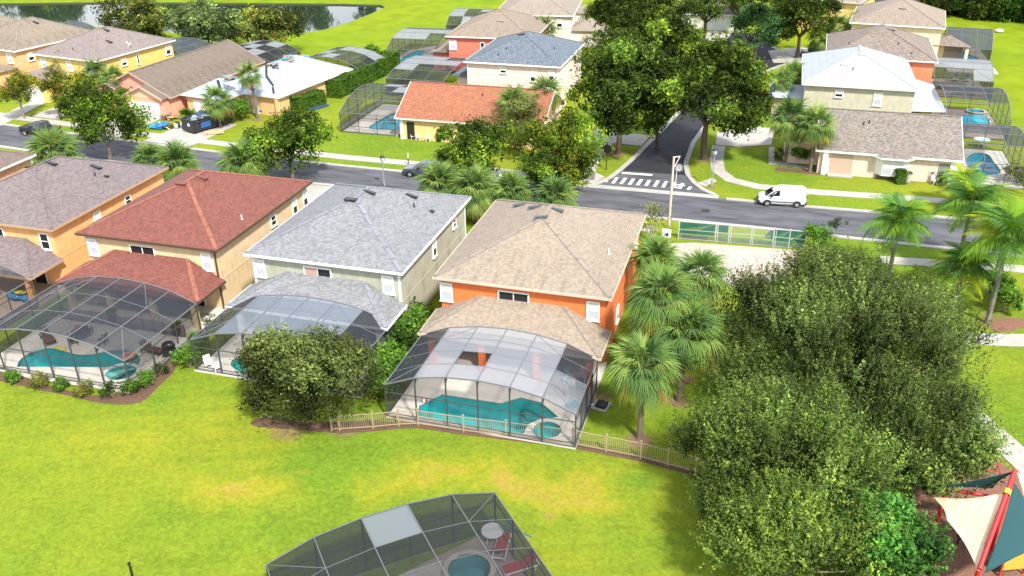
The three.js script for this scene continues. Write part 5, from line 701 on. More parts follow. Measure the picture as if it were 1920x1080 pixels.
function sabal(label, [x, z], h, R, o = {}) {
  R *= 1.2; const t = thing(o.name || 'cabbage_palm', label, 'palm', [x, 0, z], o.turn ?? x * 1.7, o.group), r = rng(Math.round(x * 31 + z * 17) + 900), n = Math.round((o.n || 30) * 1.15), s = R / 1.72;
  mesh('trunk', palmTrunk(h, 0.2, 0.17, o.rough ?? 34, 3 + n, o.lean || 0), M.palmBark, t);
  for (let i = 0; i < n; i++) { const k = i / n, el = lerp(1.35, -0.75, Math.pow(k, 0.85)) + (r() - 0.5) * 0.25, az = i * 2.39996 + (r() - 0.5) * 0.3, dead = k > 0.84 && r() < (o.dead ?? 0.5), f = mesh('frond', FANS[clamp(Math.floor(k * 4 + r() * 0.8), 0, 3)], dead ? (r() < 0.5 ? FM.y : FM.br) : [FM.a, FM.b, FM.c][Math.floor(r() * 3)], t, [(o.lean || 0) + Math.cos(az) * 0.1, h - 0.1 + 0.25 * (1 - k), Math.sin(az) * 0.1]); f.rotation.set(0, -az, el, 'YXZ'); f.scale.setScalar(s * (0.85 + 0.25 * r())); }
  return t;
}
function queen(label, [x, z], h, R, o = {}) {
  R *= 1.15; const t = thing('queen_palm', label, 'palm', [x, 0, z], o.turn ?? x, o.group), r = rng(Math.round(x * 31 + z * 13) + 700), n = Math.round((o.n || 22) * 1.3), s = R / 2.7;
  mesh('trunk', palmTrunk(h, 0.2, 0.13, 4, 5, o.lean || 0), M.greyBark, t); mesh('crownshaft', cyl(0.14, 0.08, 0.9, 8, (o.lean || 0), h - 0.3, 0), FM.q3, t);
  for (let i = 0; i < n; i++) { const k = i / n, el = lerp(1.25, -0.35, k) + (r() - 0.5) * 0.25, az = i * 2.39996 + (r() - 0.5) * 0.4, f = mesh('frond', FEATH[i % 3], k > 0.93 && o.dead ? FM.br : (o.lime && r() < o.lime ? FM.ly : [FM.q1, FM.q2, FM.q3][Math.floor(r() * 3)]), t, [(o.lean || 0), h + 0.2 * (1 - k), 0]); f.rotation.set(0, -az, el, 'YXZ'); f.scale.setScalar(s * (0.85 + 0.3 * r())); }
  return t;
}
const GP = 'cabbage palms beside the orange house';
sabal('nearest cabbage palm with a rough trunk beside the orange house', [-5.6, -46.95], 5.24, 1.75, { n: 44, rough: 60, group: GP });
sabal('cabbage palm with a slim trunk, right of the nearest one', [-3.69, -51.82], 5.28, 1.8, { n: 42, group: GP, lean: 0.25, turn: 0 });
sabal('cabbage palm close to the orange wall with yellow old fronds', [-5.45, -52.89], 6.98, 1.8, { n: 42, dead: 0.95, group: GP });
sabal('cabbage palm at the rear right of the group near the bare lot', [-3.32, -56.18], 7.28, 1.65, { n: 40, dead: 0.8, group: GP });
sabal('cabbage palm at the rear left of the group near the timber pole', [-7.09, -63.42, 2.06].slice(0, 2), 4.6, 1.7, { n: 40, dead: 0.4, group: GP });
sabal('small cabbage palm behind the nearest one', [-6.44, -55.59, 1.5].slice(0, 2), 3.4, 1.2, { n: 26, group: GP });
const GS = 'shaggy low palms behind the near houses';
[['shaggy palm at the street left of the peach house roof', [-76.02, -77.8, 2.49], 3], ['left one of two shaggy palms behind the peach house', [-63.93, -78.26, 1.67], 3.2], ['right one of two shaggy palms behind the peach house', [-60.21, -77.61, 2.1], 3.2], ['shaggy pale palm behind the red brown roof', [-53.79, -80.21, 2.29], 3], ['leftmost palm of four behind the light grey roof', [-30.69, -78.74, 2.01], 3.4], ['second palm of four behind the light grey roof, its trunk visible', [-26.67, -77.71, 2.07], 3.6], ['third palm of four, behind the tan roof', [-23.22, -78.26, 1.8], 3.4], ['rightmost palm of four behind the tan roof', [-18.81, -78.23, 1.83], 3.3]].forEach(([l, [x, z, R], h], i) => sabal(l, [x, z], h - 0.3, R * 0.92, { n: 58, dead: i > 3 ? 0.9 : 0.5, rough: 20, group: GS }));
sabal('slender tall palm in front of the white underlay', [-66.47, -104.15], 5.77, 1.55, { n: 24, dead: 0.2, lean: -0.3, turn: 0 });
sabal('palm before the garage with yellow old fronds, beside the container', [-68.92, -99.05], 3.55, 1.75, { n: 28, dead: 0.9 });
sabal('left palm of a pair behind the right street oak, over the drive', [2.25, -103.33], 4.82, 2.1, { n: 34, dead: 0.4 });
sabal('right palm of a pair before the tan gable house with brown skirt', [4.95, -100.88], 5.25, 1.8, { n: 30, dead: 1, rough: 10 });
sabal('palm in front of the white roof house garage', [2.12, -127.72], 4.1, 1.6, { n: 26, dead: 0.7 });
sabal('thin palm left of the white roof house, half behind the oak', [0.81, -123.65], 4.45, 1.4, { n: 22, dead: 0.5 });
sabal('palm beside the black car', [6.54, -158.48], 3.29, 2.1, { n: 26, dead: 0.7 });
sabal('palm before the yellow house at the top', [9.21, -163.57, 1.79].slice(0, 2), 4, 1.9, { n: 24, dead: 0.5 });
sabal('yellowish palm before the yellow house at the top', [12.27, -167.56, 1.82].slice(0, 2), 4, 1.8, { n: 24, dead: 0.9 });
sabal('palm behind the blue grey roof', [-37.91, -148.26, 2.13].slice(0, 2), 4.4, 2.0, { n: 26 });
sabal('palm at the right end of the orange roof', [-27.19, -107.05, 1.86].slice(0, 2), 5, 1.9, { n: 28, dead: 0.5 });
sabal('palm in the middle of the orange roof front', [-29.8, -102.68, 1.93].slice(0, 2), 4.8, 1.9, { n: 28, dead: 0.2 });
sabal('palm before the yellow house, left of three', [-101.53, -110.22, 1.74].slice(0, 2), 4, 1.7, { n: 26 }); sabal('palm before the yellow house, middle of three', [-93.11, -106.29, 1.75].slice(0, 2), 4, 1.7, { n: 26 }); sabal('palm before the yellow house, right of three', [-87.73, -103.27, 1.77].slice(0, 2), 4, 1.7, { n: 26 });
// feather palms at the right
queen('queen palm by the street with drooping fronds over the asphalt', [11.26, -74.61, 2.73].slice(0, 2), 5.2, 2.6, { n: 24 });
queen('bright queen palm at the right, beyond the street corner', [17.13, -78.34, 3.05].slice(0, 2), 6, 2.9, { n: 24, lime: 0.15 });
queen('tall queen palm with a long bare grey trunk at the right edge', [18.05, -68.74], 7.11, 3.1, { n: 24, lime: 0.12, turn: 0 });
queen('low queen palm behind the huge oak', [15.87, -70.4, 2.58].slice(0, 2), 3.6, 2.3, { n: 24, lime: 0.2 });
queen('lime green queen palm crown at the right edge', [19.19, -74.21, 2.55].slice(0, 2), 6, 2.3, { n: 20, lime: 0.4 });
queen('bright young palm before the cage of the tan gable house', [19.22, -93.45, 2.44].slice(0, 2), 2.6, 2.2, { n: 18, lime: 0.4 });

// ---------------------------------------------------------------- vehicles
const rubber = std(RGB(0.012, 0.012, 0.013), { roughness: 0.8 }), rimMat = std(RGB(0.5, 0.5, 0.52), { roughness: 0.35, metalness: 0.6 }), carGlass = phys(RGB(0.01, 0.012, 0.015), { roughness: 0.08, clearcoat: 1 }), lampRed = std(RGB(0.35, 0.01, 0.01), { roughness: 0.25 }), lampClear = std(RGB(0.6, 0.6, 0.62), { roughness: 0.2 });
const tyreGeo = (() => { const p = [[0.2, -0.1], [0.3, -0.11], [0.325, -0.08], [0.33, 0], [0.325, 0.08], [0.3, 0.11], [0.2, 0.1]].map(([a, b]) => new THREE.Vector2(a, b)); return new THREE.LatheGeometry(p, 20).rotateX(PI / 2); })(), rimGeo = merge([cyl(0.205, 0.205, 0.16, 14, 0, -0.08, 0).rotateX(PI / 2), ...[0, 1, 2, 3, 4].map((i) => box(0.06, 0.2, 0.03, 0, 0.1, 0.085).rotateZ(i * PI * 0.4))]);
// a body from rings along x (front at -x): each station gives [x, yBottom, yBelt, yTop, halfBottom, halfBelt, halfTop]
function loft(st, part) {
  const ring = (s) => { const [x, y0, y1, y2, w0, w1, w2] = s; return part === 'low' ? [[y0, 0], [y0, w0 * 0.9], [y0 + 0.1, w0], [lerp(y0, y1, 0.55), w1 + 0.02], [y1 - 0.05, w1], [y1, w1 - 0.05], [y1, 0]].map(([y, z]) => [x, y, z]) : [[y1 - 0.02, w1 - 0.05], [lerp(y1, y2, 0.5), lerp(w1 - 0.05, w2, 0.45)], [y2 - 0.07, w2], [y2 - 0.015, w2 - 0.1], [y2, 0]].map(([y, z]) => [x, y, z]); };
  const q = [];
  for (const m of [1, -1]) for (let i = 0; i < st.length; i++) {
    const a = ring(st[i]), b = i + 1 < st.length ? ring(st[i + 1]) : null;
    for (let k = 0; b && k < a.length - 1; k++) { const f = [[a[k], a[k + 1], b[k + 1]], [a[k], b[k + 1], b[k]]].map((t) => t.map(([x, y, z]) => V(x, y, z * m))); for (const t of f) q.push(m > 0 ? t.reverse() : t); }
    if (i === 0 || !b) { const f = a.map(([x, y, z]) => V(x, y, z * m)); const rev = (i === 0) === (m > 0); for (let k = 1; k < f.length - 1; k++) q.push(rev ? [f[0], f[k], f[k + 1]] : [f[0], f[k + 1], f[k]]); }
  }
  const g = faces(q.filter((t) => t[0].distanceTo(t[1]) > 1e-4 && t[1].distanceTo(t[2]) > 1e-4 && t[0].distanceTo(t[2]) > 1e-4)); return g;
}
function vehicle(name, label, cat, pos, turn, o) {
  const t = thing(name, label, cat, pos, turn), paint = phys(o.color, { roughness: 0.35, clearcoat: 1, clearcoatRoughness: 0.08, metalness: o.metal || 0 });
  mesh('body', loft(o.low, 'low'), paint, t); mesh('cabin', loft(o.cab, 'top'), paint, t);
  const c = o.cab, side = (a, b, s, y0, y1) => { const A = c[a], B = c[b], at = (S, k) => { const w = k < 0.5 ? lerp(S[5] - 0.05, lerp(S[5] - 0.05, S[6], 0.45), k / 0.5) : lerp(lerp(S[5] - 0.05, S[6], 0.45), S[6], (k - 0.5) / 0.45); return V(S[0], lerp(S[2], S[3] - 0.07, k), s * (w + 0.012)); }; const p = [at(A, y0), at(B, y0), at(B, y1), at(A, y1)]; return faces([s > 0 ? p : p.reverse()]); };
  for (const [a, b] of o.windows) for (const s of [1, -1]) mesh('side_window', side(a, b, s, 0.12, 0.9), carGlass, t);
  const across = (i, j, off) => { const A = c[i], B = c[j]; const p = [V(A[0] + off, A[2] + 0.06, A[5] - 0.16), V(A[0] + off, A[2] + 0.06, -A[5] + 0.16), V(B[0] + off * 0.4, B[3] - 0.05, -B[6] + 0.1), V(B[0] + off * 0.4, B[3] - 0.05, B[6] - 0.1)]; if (off > 0) p.reverse(); return faces([p.map((v) => v.add(V(off * 0.3, 0.012, 0)))]); };
  mesh('windscreen', across(0, 1, -0.015), carGlass, t); if (o.rearGlass !== false) mesh('rear_window', across(c.length - 1, c.length - 2, 0.015), carGlass, t);
  for (const x of o.axles) for (const s of [1, -1]) { const w = mesh('wheel', tyreGeo, rubber, t, [x, 0.33, s * (o.track || 0.78)]); if (s < 0) w.rotation.y = PI; w.scale.setScalar(o.wheel || 1); mesh('rim', rimGeo, rimMat, w); }
  for (const x of o.axles) mesh('wheel_arch', merge([1, -1].map((s) => new THREE.TorusGeometry(0.37, 0.035, 6, 14, PI).translate(x, 0.35, s * ((o.track || 0.78) + 0.1)))), o.cladding || M.black, t);
  const n = o.low.length, F = o.low[0], Z = o.low[n - 1];
  mesh('bumper', merge([box(0.16, 0.24, F[5] * 1.9, F[0] - 0.02, 0.42, 0)]), o.bumper || M.black, t); mesh('bumper', box(0.14, 0.24, Z[5] * 1.9, Z[0] + 0.02, 0.45, 0), o.bumper || M.black, t);
  for (const s of [1, -1]) { mesh('headlight', box(0.16, 0.14, 0.34, F[0] + 0.05, F[2] - 0.12, s * (F[5] - 0.16)), lampClear, t); mesh('tail_light', box(0.08, 0.34, 0.12, Z[0] + 0.0, Z[2] - (o.tailDrop || 0.02), s * (Z[5] - 0.05)), lampRed, t); mesh('mirror', box(0.16, 0.16, 0.2, c[1][0] - 0.05 + (o.mirror || 0), c[0][2] + 0.15, s * (c[1][5] + 0.1)), o.mirrorMat || M.black, t); mesh('door_handle', box(0.18, 0.04, 0.03, c[1][0] + 0.75, c[0][2] - 0.12, s * (c[1][5] + 0.02)), M.black, t); }
  if (o.extra) o.extra(t, paint); return t;
}
const midOf = (a, b) => [(a[0] + b[0]) / 2, 0, (a[1] + b[1]) / 2];
{ const a = [0.62, -89.25], b = [3.52, -89.56], m = midOf(a, b);
  vehicle('cargo_van', 'small white cargo van with black bumpers parked at the far kerb', 'van', [m[0], 0.006, m[2] - 0.75], -Math.atan2(b[1] - a[1], b[0] - a[0]), { color: RGB(0.62, 0.63, 0.64),
    low: [[-2.32, 0.32, 0.72, 0, 0.72, 0.74], [-2.18, 0.26, 0.88, 0, 0.8, 0.82], [-1.5, 0.24, 1.02, 0, 0.84, 0.86], [0, 0.24, 1.06, 0, 0.85, 0.87], [1.9, 0.26, 1.08, 0, 0.85, 0.87], [2.25, 0.32, 1.08, 0, 0.83, 0.85], [2.33, 0.4, 1.06, 0, 0.8, 0.82]],
    cab: [[-1.62, 0, 1.0, 1.02, 0, 0.86, 0.72], [-0.78, 0, 1.04, 1.74, 0, 0.87, 0.7], [-0.3, 0, 1.05, 1.87, 0, 0.87, 0.72], [0.25, 0, 1.06, 1.89, 0, 0.87, 0.74], [2.0, 0, 1.08, 1.88, 0, 0.87, 0.75], [2.28, 0, 1.08, 1.78, 0, 0.84, 0.72]],
    windows: [[0, 1], [1, 2]], axles: [-1.45, 1.47], track: 0.84, wheel: 0.96, rearGlass: false, tailDrop: -0.1, mirror: -0.25, extra: (t, p) => { mesh('side_moulding', merge([1, -1].map((s) => box(2.3, 0.06, 0.03, 0.1, 0.55, s * 0.895))), M.black, t); mesh('front_skirt', new RoundedBoxGeometry(0.5, 0.36, 1.62, 2, 0.08).translate(-2.16, 0.44, 0), M.black, t); mesh('rear_skirt', box(0.3, 0.3, 1.66, 2.22, 0.44, 0), M.black, t); mesh('slide_rail', box(1.5, 0.03, 0.02, 1.3, 1.15, 0.865), M.blindShade, t); mesh('door_seam', merge([box(0.02, 1.2, 0.015, 0.3, 0.95, 0.9), box(0.02, 1.3, 0.015, 1.15, 0.95, 0.9)]), M.blindShade, t); mesh('fuel_flap', box(0.14, 0.14, 0.015, 0.7, 0.95, 0.897), M.blindShade, t); } }); }
const suvLow = [[-2.35, 0.34, 0.78, 0, 0.74, 0.76], [-2.2, 0.28, 0.92, 0, 0.84, 0.86], [-1.2, 0.26, 1.04, 0, 0.88, 0.9], [0.2, 0.26, 1.06, 0, 0.88, 0.91], [1.8, 0.28, 1.08, 0, 0.87, 0.89], [2.25, 0.34, 1.04, 0, 0.82, 0.84], [2.33, 0.42, 1.0, 0, 0.78, 0.8]], suvCab = [[-1.15, 0, 1.02, 1.04, 0, 0.9, 0.74], [-0.35, 0, 1.05, 1.6, 0, 0.9, 0.66], [0.2, 0, 1.06, 1.68, 0, 0.91, 0.66], [1.0, 0, 1.07, 1.68, 0, 0.9, 0.66], [1.7, 0, 1.08, 1.62, 0, 0.89, 0.64], [2.2, 0, 1.04, 1.1, 0, 0.84, 0.62]];
{ const a = [-38.27, -88.26];
  vehicle('grey_suv', 'dark grey suv with a glass roof at the kerb before the orange roof house', 'suv', [a[0] + 1.9, 0.006, a[1] - 0.55], 0.0, { color: RGB(0.075, 0.09, 0.105), metal: 0.3, low: suvLow, cab: suvCab, windows: [[1, 2], [2, 3], [3, 4]], axles: [-1.45, 1.4], track: 0.86, extra: (t) => { mesh('roof_panel', box(0.9, 0.02, 1.0, 0.75, 1.69, 0), carGlass, t); mesh('sunroof', box(0.55, 0.02, 1.0, -0.02, 1.68, 0), carGlass, t); mesh('roof_rail', merge([1, -1].map((s) => bar(V(-0.2, 1.68, s * 0.62), V(1.7, 1.68, s * 0.62), 0.05))), rimMat, t); mesh('sill', merge([1, -1].map((s) => box(2.2, 0.14, 0.06, 0, 0.34, s * 0.88))), M.black, t); } }); }
{ const a = [-28.85, -88.43]; vehicle('silver_car', 'silver car mostly hidden by palms and a street tree', 'car', [a[0] + 0.4, 0.006, a[1] - 0.2], -0.02, { color: RGB(0.55, 0.56, 0.58), metal: 0.4, low: [[-2.25, 0.3, 0.68, 0, 0.74, 0.76], [-2.1, 0.24, 0.8, 0, 0.82, 0.84], [-0.9, 0.22, 0.92, 0, 0.86, 0.88], [0.6, 0.22, 0.94, 0, 0.86, 0.88], [1.8, 0.26, 0.94, 0, 0.84, 0.86], [2.25, 0.34, 0.9, 0, 0.78, 0.8]], cab: [[-0.9, 0, 0.9, 0.92, 0, 0.88, 0.7], [-0.1, 0, 0.92, 1.38, 0, 0.88, 0.6], [0.5, 0, 0.93, 1.44, 0, 0.88, 0.6], [1.1, 0, 0.94, 1.38, 0, 0.87, 0.6], [1.8, 0, 0.94, 0.98, 0, 0.86, 0.62]], windows: [[1, 2], [2, 3]], axles: [-1.4, 1.35] }); }
{ const a = [-92.46, -90.71], b = [-90.58, -90.48]; vehicle('black_pickup', 'black pickup truck with a silver bonnet badge at the left kerb', 'pickup truck', [a[0] + 2.6, 0.006, a[1] + 0.1], -0.11, { color: RGB(0.016, 0.017, 0.019), low: [[-2.75, 0.44, 0.95, 0, 0.84, 0.86], [-2.6, 0.38, 1.1, 0, 0.92, 0.94], [-1.3, 0.36, 1.2, 0, 0.95, 0.97], [0.6, 0.36, 1.2, 0, 0.95, 0.97], [2.6, 0.4, 1.2, 0, 0.93, 0.95], [2.8, 0.46, 1.18, 0, 0.9, 0.92]], cab: [[-1.25, 0, 1.18, 1.2, 0, 0.97, 0.8], [-0.5, 0, 1.19, 1.8, 0, 0.97, 0.72], [0.2, 0, 1.2, 1.9, 0, 0.97, 0.72], [0.95, 0, 1.2, 1.88, 0, 0.97, 0.72], [1.2, 0, 1.2, 1.3, 0, 0.96, 0.74]], windows: [[1, 2], [2, 3]], axles: [-1.75, 1.75], track: 0.9, wheel: 1.15, extra: (t) => { mesh('bed', box(1.4, 0.03, 1.5, 2.0, 1.21, 0), rubber, t); mesh('grille', box(0.05, 0.3, 1.1, -2.79, 0.86, 0), rimMat, t); mesh('number_plate', box(0.03, 0.14, 0.36, -2.86, 0.5, 0), M.white, t); } }); }
{ const a = [3.82, -158.22]; vehicle('black_car', 'black car on the drive beside the street oak at the top', 'car', [a[0] + 2.0, 0.07, a[1] - 0.4], 0.1, { color: RGB(0.012, 0.013, 0.018), low: suvLow, cab: suvCab, windows: [[1, 2], [2, 3], [3, 4]], axles: [-1.45, 1.4], track: 0.86 }); }
{ const a = [-11.85, -179.65]; vehicle('dark_car', 'dark car before the white garage at the far end of the side street', 'car', [a[0], 0.07, a[1]], 1.4, { color: RGB(0.02, 0.02, 0.022), low: suvLow, cab: suvCab, windows: [[1, 2], [2, 3], [3, 4]], axles: [-1.45, 1.4], track: 0.86 }); }

// ---------------------------------------------------------------- fences
{ // aluminium picket fence along the lawn
  const line = [[-24.9, -42.55], [-24.4, -42.7], [-22.4, -43.5], [-20.9, -44.2], [-19.7, -44.6], [-16.6, -44.7], [-13.8, -44.9], [-9.5, -45.2], [-5.2, -45.0], [-1.8, -44.5], [0.8, -43.6]].map(([x, z]) => [x, z + 0.12]);
  const t = thing('picket_fence', 'tan aluminium picket fence curving past the pool cage of the orange house', 'fence', [line[0][0], 0, line[0][1]]), O = line[0], paint = std(RGB(0.36, 0.28, 0.19), { roughness: 0.5 }), postG = merge([box(0.09, 1.3, 0.09, 0, 0.65, 0), box(0.12, 0.05, 0.12, 0, 1.325, 0)]), pk = box(0.022, 1.12, 0.022, 0, 0.62, 0);
  let n = 0;
  for (let i = 0; i < line.length - 1; i++) {
    const a = line[i], b = line[i + 1], L = Math.hypot(b[0] - a[0], b[1] - a[1]), bays = Math.max(1, Math.round(L / 2.1));
    stick('rail', [a[0] - O[0], 1.16, a[1] - O[1]], [b[0] - O[0], 1.16, b[1] - O[1]], 0.04, 0.04, paint, t); stick('rail', [a[0] - O[0], 0.16, a[1] - O[1]], [b[0] - O[0], 0.16, b[1] - O[1]], 0.05, 0.05, paint, t);
    for (let k = 0; k < bays; k++) mesh('post', postG, paint, t, [lerp(a[0], b[0], k / bays) - O[0], 0, lerp(a[1], b[1], k / bays) - O[1]]);
    const m = Math.round(L / 0.125); for (let k = 1; k < m; k++) if (n++ < 298) mesh('picket', pk, paint, t, [lerp(a[0], b[0], k / m) - O[0], 0, lerp(a[1], b[1], k / m) - O[1]]);
  }
}
{ // chain link fence with green windscreen, partly torn
  const x0 = -7.0, t = thing('screen_fence', 'wire fence with torn green wind screens along the bare lot', 'fence', [x0, 0, -78.7]), zz = (x) => -0.05 * x, green = std(RGB(0.012, 0.12, 0.075), { roughness: 0.9, side: THREE.DoubleSide }), teal = std(RGB(0.1, 0.2, 0.2), { transparent: true, opacity: 0.5, side: THREE.DoubleSide }), wire = std(RGB(0.35, 0.38, 0.38), { transparent: true, opacity: 0.22, side: THREE.DoubleSide }), galv = std(RGB(0.55, 0.56, 0.56), { roughness: 0.4, metalness: 0.3 });
  const X = [0, 3.4, 4.6, 6.6, 8.6, 10.0, 11.4], H = 1.8;
  for (const x of X) { mesh('post', cyl(0.05, 0.05, H + 0.12, 8), galv, t, [x, 0, zz(x)]); if (x > 3 && x < 9) mesh('post', cyl(0.04, 0.04, H, 8), galv, t, [x + 0.18, 0, zz(x)]); }
  for (let i = 0; i < X.length - 1; i++) {
    const a = X[i], b = X[i + 1], za = zz(a), zb = zz(b); for (const y of [H, 1.0, 0.08]) stick('rail', [a, y, za], [b, y, zb], 0.045, 0.045, galv, t);
    const q = (y0, y1, s0, s1, m, n) => mesh(n, faces([[[lerp(a, b, s0), y0, lerp(za, zb, s0) + 0.03], [lerp(a, b, s1), y0, lerp(za, zb, s1) + 0.03], [lerp(a, b, s1), y1, lerp(za, zb, s1) + 0.03], [lerp(a, b, s0), y1, lerp(za, zb, s0) + 0.03]]]), m, t);
    q(0.1, H, 0, 1, wire, 'wire_mesh');
    if (i === 0 || i >= 4) { q(1.04, H - 0.05, 0.03, 0.97, green, 'wind_screen'); q(0.62, 0.96, 0.03, 0.97, green, 'wind_screen'); if (i) q(0.1, 0.6, 0.02, 0.98, teal, 'wind_screen'); else q(0.15, 0.5, 0.1, 0.8, std(RGB(0.1, 0.12, 0.12), { side: THREE.DoubleSide }), 'wind_screen'); }
    else if (i === 1) { q(1.04, H - 0.05, 0.1, 0.9, green, 'wind_screen'); q(0.1, 0.9, 0.02, 0.98, teal, 'wind_screen'); } else { q(0.1, 0.62, 0.02, 0.98, teal, 'wind_screen'); if (i === 3) mesh('wind_screen', faces([[[b - 0.9, 0.9, zb + 0.04], [b - 0.1, 0.7, zb + 0.04], [b - 0.1, 1.7, zb + 0.04], [b - 0.4, 1.6, zb + 0.04]]]), green, t); }
  }
}
// timber pole with a bracket and a meter box
{ const b = [-7.89, -78.2], h = 8.18, t = thing('timber_pole', 'pale timber pole with a wire bracket at its top beside the bare lot', 'pole', [b[0], 0, b[1]]);
  mesh('shaft', cyl(0.14, 0.1, h, 12), std(RGB(0.78, 0.7, 0.6), { map: T.bark }), t); mesh('bracket', merge([bar(V(0, h - 0.05, 0), V(0.55, h + 0.1, 0), 0.06), bar(V(0.55, h + 0.1, 0), V(0.12, h - 0.9, 0), 0.06)]), M.white, t); mesh('cross_arm', bar(V(0, h - 2.6, 0), V(1.2, h - 2.65, 0), 0.06), M.white, t);
  const s = thing('meter_box', 'square white box with a dark dial at the foot of the timber pole', 'meter box', [b[0] - 0.1, 0, b[1] + 0.75]); mesh('box', new RoundedBoxGeometry(0.85, 0.8, 0.3, 2, 0.03).translate(0, 1.0, 0), std(RGB(0.62, 0.66, 0.7)), s); mesh('leg', merge([box(0.06, 0.62, 0.06, -0.3, 0.31, 0), box(0.06, 0.62, 0.06, 0.3, 0.31, 0)]), M.steel, s); mesh('dial', cyl(0.14, 0.14, 0.05, 14).rotateX(PI / 2).translate(0.1, 0.95, 0.15), M.dark, s); }
{ const b = [-8.89, -91.95], t = thing('basketball_hoop', 'portable basketball hoop with a clear fan shaped backboard at the street corner', 'basketball hoop', [b[0], 0, b[1]]);
  mesh('base', new RoundedBoxGeometry(1.0, 0.25, 0.7, 2, 0.08).translate(0, 0.14, 0), M.alu, t); mesh('post', cyl(0.05, 0.05, 3.3, 8), M.white, t); const sh = new THREE.Shape(); sh.moveTo(-0.55, 0); sh.lineTo(0.55, 0); sh.absarc(0, 0.45, 0.6, -0.3, PI + 0.3, false); mesh('backboard', new THREE.ExtrudeGeometry(sh, { depth: 0.04, bevelEnabled: false }).translate(0.35, 3.0, 0.2), std(RGB(0.5, 0.54, 0.56), { transparent: true, opacity: 0.3 }), t); mesh('target_square', merge([box(0.5, 0.05, 0.02, 0.35, 3.55, 0.25), box(0.5, 0.05, 0.02, 0.35, 3.15, 0.25), box(0.05, 0.4, 0.02, 0.12, 3.35, 0.25), box(0.05, 0.4, 0.02, 0.58, 3.35, 0.25)]), M.white, t); mesh('rim', new THREE.TorusGeometry(0.23, 0.02, 6, 18).rotateX(PI / 2).translate(0.35, 3.05, 0.5), M.white, t); t.scale.setScalar(0.7); mesh('arm', merge([bar(V(0, 3.2, 0), V(0.35, 3.3, 0.2), 0.05)]), M.white, t); }
// street lamps, the sign seen from behind, a marker post
function lamp(label, [x, z], h) { const t = thing('street_lamp', label, 'street lamp', [x, 0, z]); mesh('post', merge([cyl(0.11, 0.09, 0.7, 10), cyl(0.06, 0.05, h - 0.75, 10, 0, 0.65, 0), cyl(0.09, 0.09, 0.06, 10, 0, h - 0.2, 0)]), std(RGB(0.33, 0.34, 0.35), { roughness: 0.5, metalness: 0.3 }), t); const l = mesh('lantern', new THREE.LatheGeometry([[0.06, 0], [0.2, 0.1], [0.26, 0.45], [0.24, 0.5]].map(([a, b]) => new THREE.Vector2(a, b)), 14).translate(0, h - 0.12, 0), std(RGB(0.75, 0.75, 0.72), { roughness: 0.3 }), t); mesh('cap', new THREE.LatheGeometry([[0.3, 0], [0.22, 0.12], [0.06, 0.2], [0.03, 0.42], [0, 0.44]].map(([a, b]) => new THREE.Vector2(a, b)), 14).translate(0, h + 0.36, 0), M.black, t); mesh('cage_bar', merge([0, 1, 2, 3].map((i) => bar(V(0.2 * Math.cos(i * PI / 2), h - 0.02, 0.2 * Math.sin(i * PI / 2)), V(0.28 * Math.cos(i * PI / 2), h + 0.38, 0.28 * Math.sin(i * PI / 2)), 0.03))), M.black, t); return t; }
lamp('street lamp with white lantern and black cap right of the junction', [-5.19, -93.41], 3.7); lamp('street lamp with white lantern in front of the left kerb, near the grey suv', [-39.49, -84.65], 2.9);
{ const b = [-17.13, -95.72], t = thing('stop_sign', 'dark back of a stop sign with street name blades on a black post', 'road sign', [b[0], 0, b[1]], 0); const h = 2.45; mesh('post', cyl(0.05, 0.05, h + 0.9, 8), M.black, t); mesh('plate', new THREE.CylinderGeometry(0.55, 0.55, 0.03, 8).rotateX(PI / 2).rotateZ(PI / 8).translate(0, h, -0.06), M.black, t); mesh('plate_face', new THREE.CylinderGeometry(0.5, 0.5, 0.01, 8).rotateX(PI / 2).rotateZ(PI / 8).translate(0, h, -0.085), std(RGB(0.45, 0.02, 0.02)), t); mesh('name_blade', box(1.1, 0.18, 0.03, -0.3, h + 0.95, 0), std(RGB(0.1, 0.2, 0.12)), t); mesh('name_blade', box(0.03, 0.18, 1.0, 0, h + 1.15, 0), std(RGB(0.1, 0.2, 0.12)), t); }
{ const b = [-39.43, -91.45], t = thing('marker_post', 'thin marker post with a white top on the grass strip behind the suv', 'post', [b[0], 0, b[1]]); mesh('shaft', cyl(0.06, 0.06, 0.95, 8), M.bronze, t); mesh('cap', cyl(0.08, 0.08, 0.55, 8, 0, 0.95, 0), M.white, t); }
{ const b = [-5.15, -86.33], t = thing('manhole_cover', 'round iron manhole cover in the street below the junction', 'manhole cover', [b[0], 0.012, b[1]]); mesh('rim', new THREE.TorusGeometry(0.42, 0.04, 6, 24).rotateX(PI / 2), std(RGB(0.06, 0.055, 0.05), { metalness: 0.4 }), t); mesh('plate', cyl(0.4, 0.4, 0.015, 24), std(RGB(0.045, 0.042, 0.04), { metalness: 0.4 }), t); }
{ const b = [-29.15, -28.09], t = thing('bollard_light', 'dark post top at the bottom edge of the lawn', 'post', [b[0], 0, b[1] + 0.2]); mesh('shaft', cyl(0.06, 0.05, 1.0, 8), M.black, t); mesh('cap', cyl(0.1, 0.05, 0.12, 8, 0, 1.0, 0), M.black, t); }

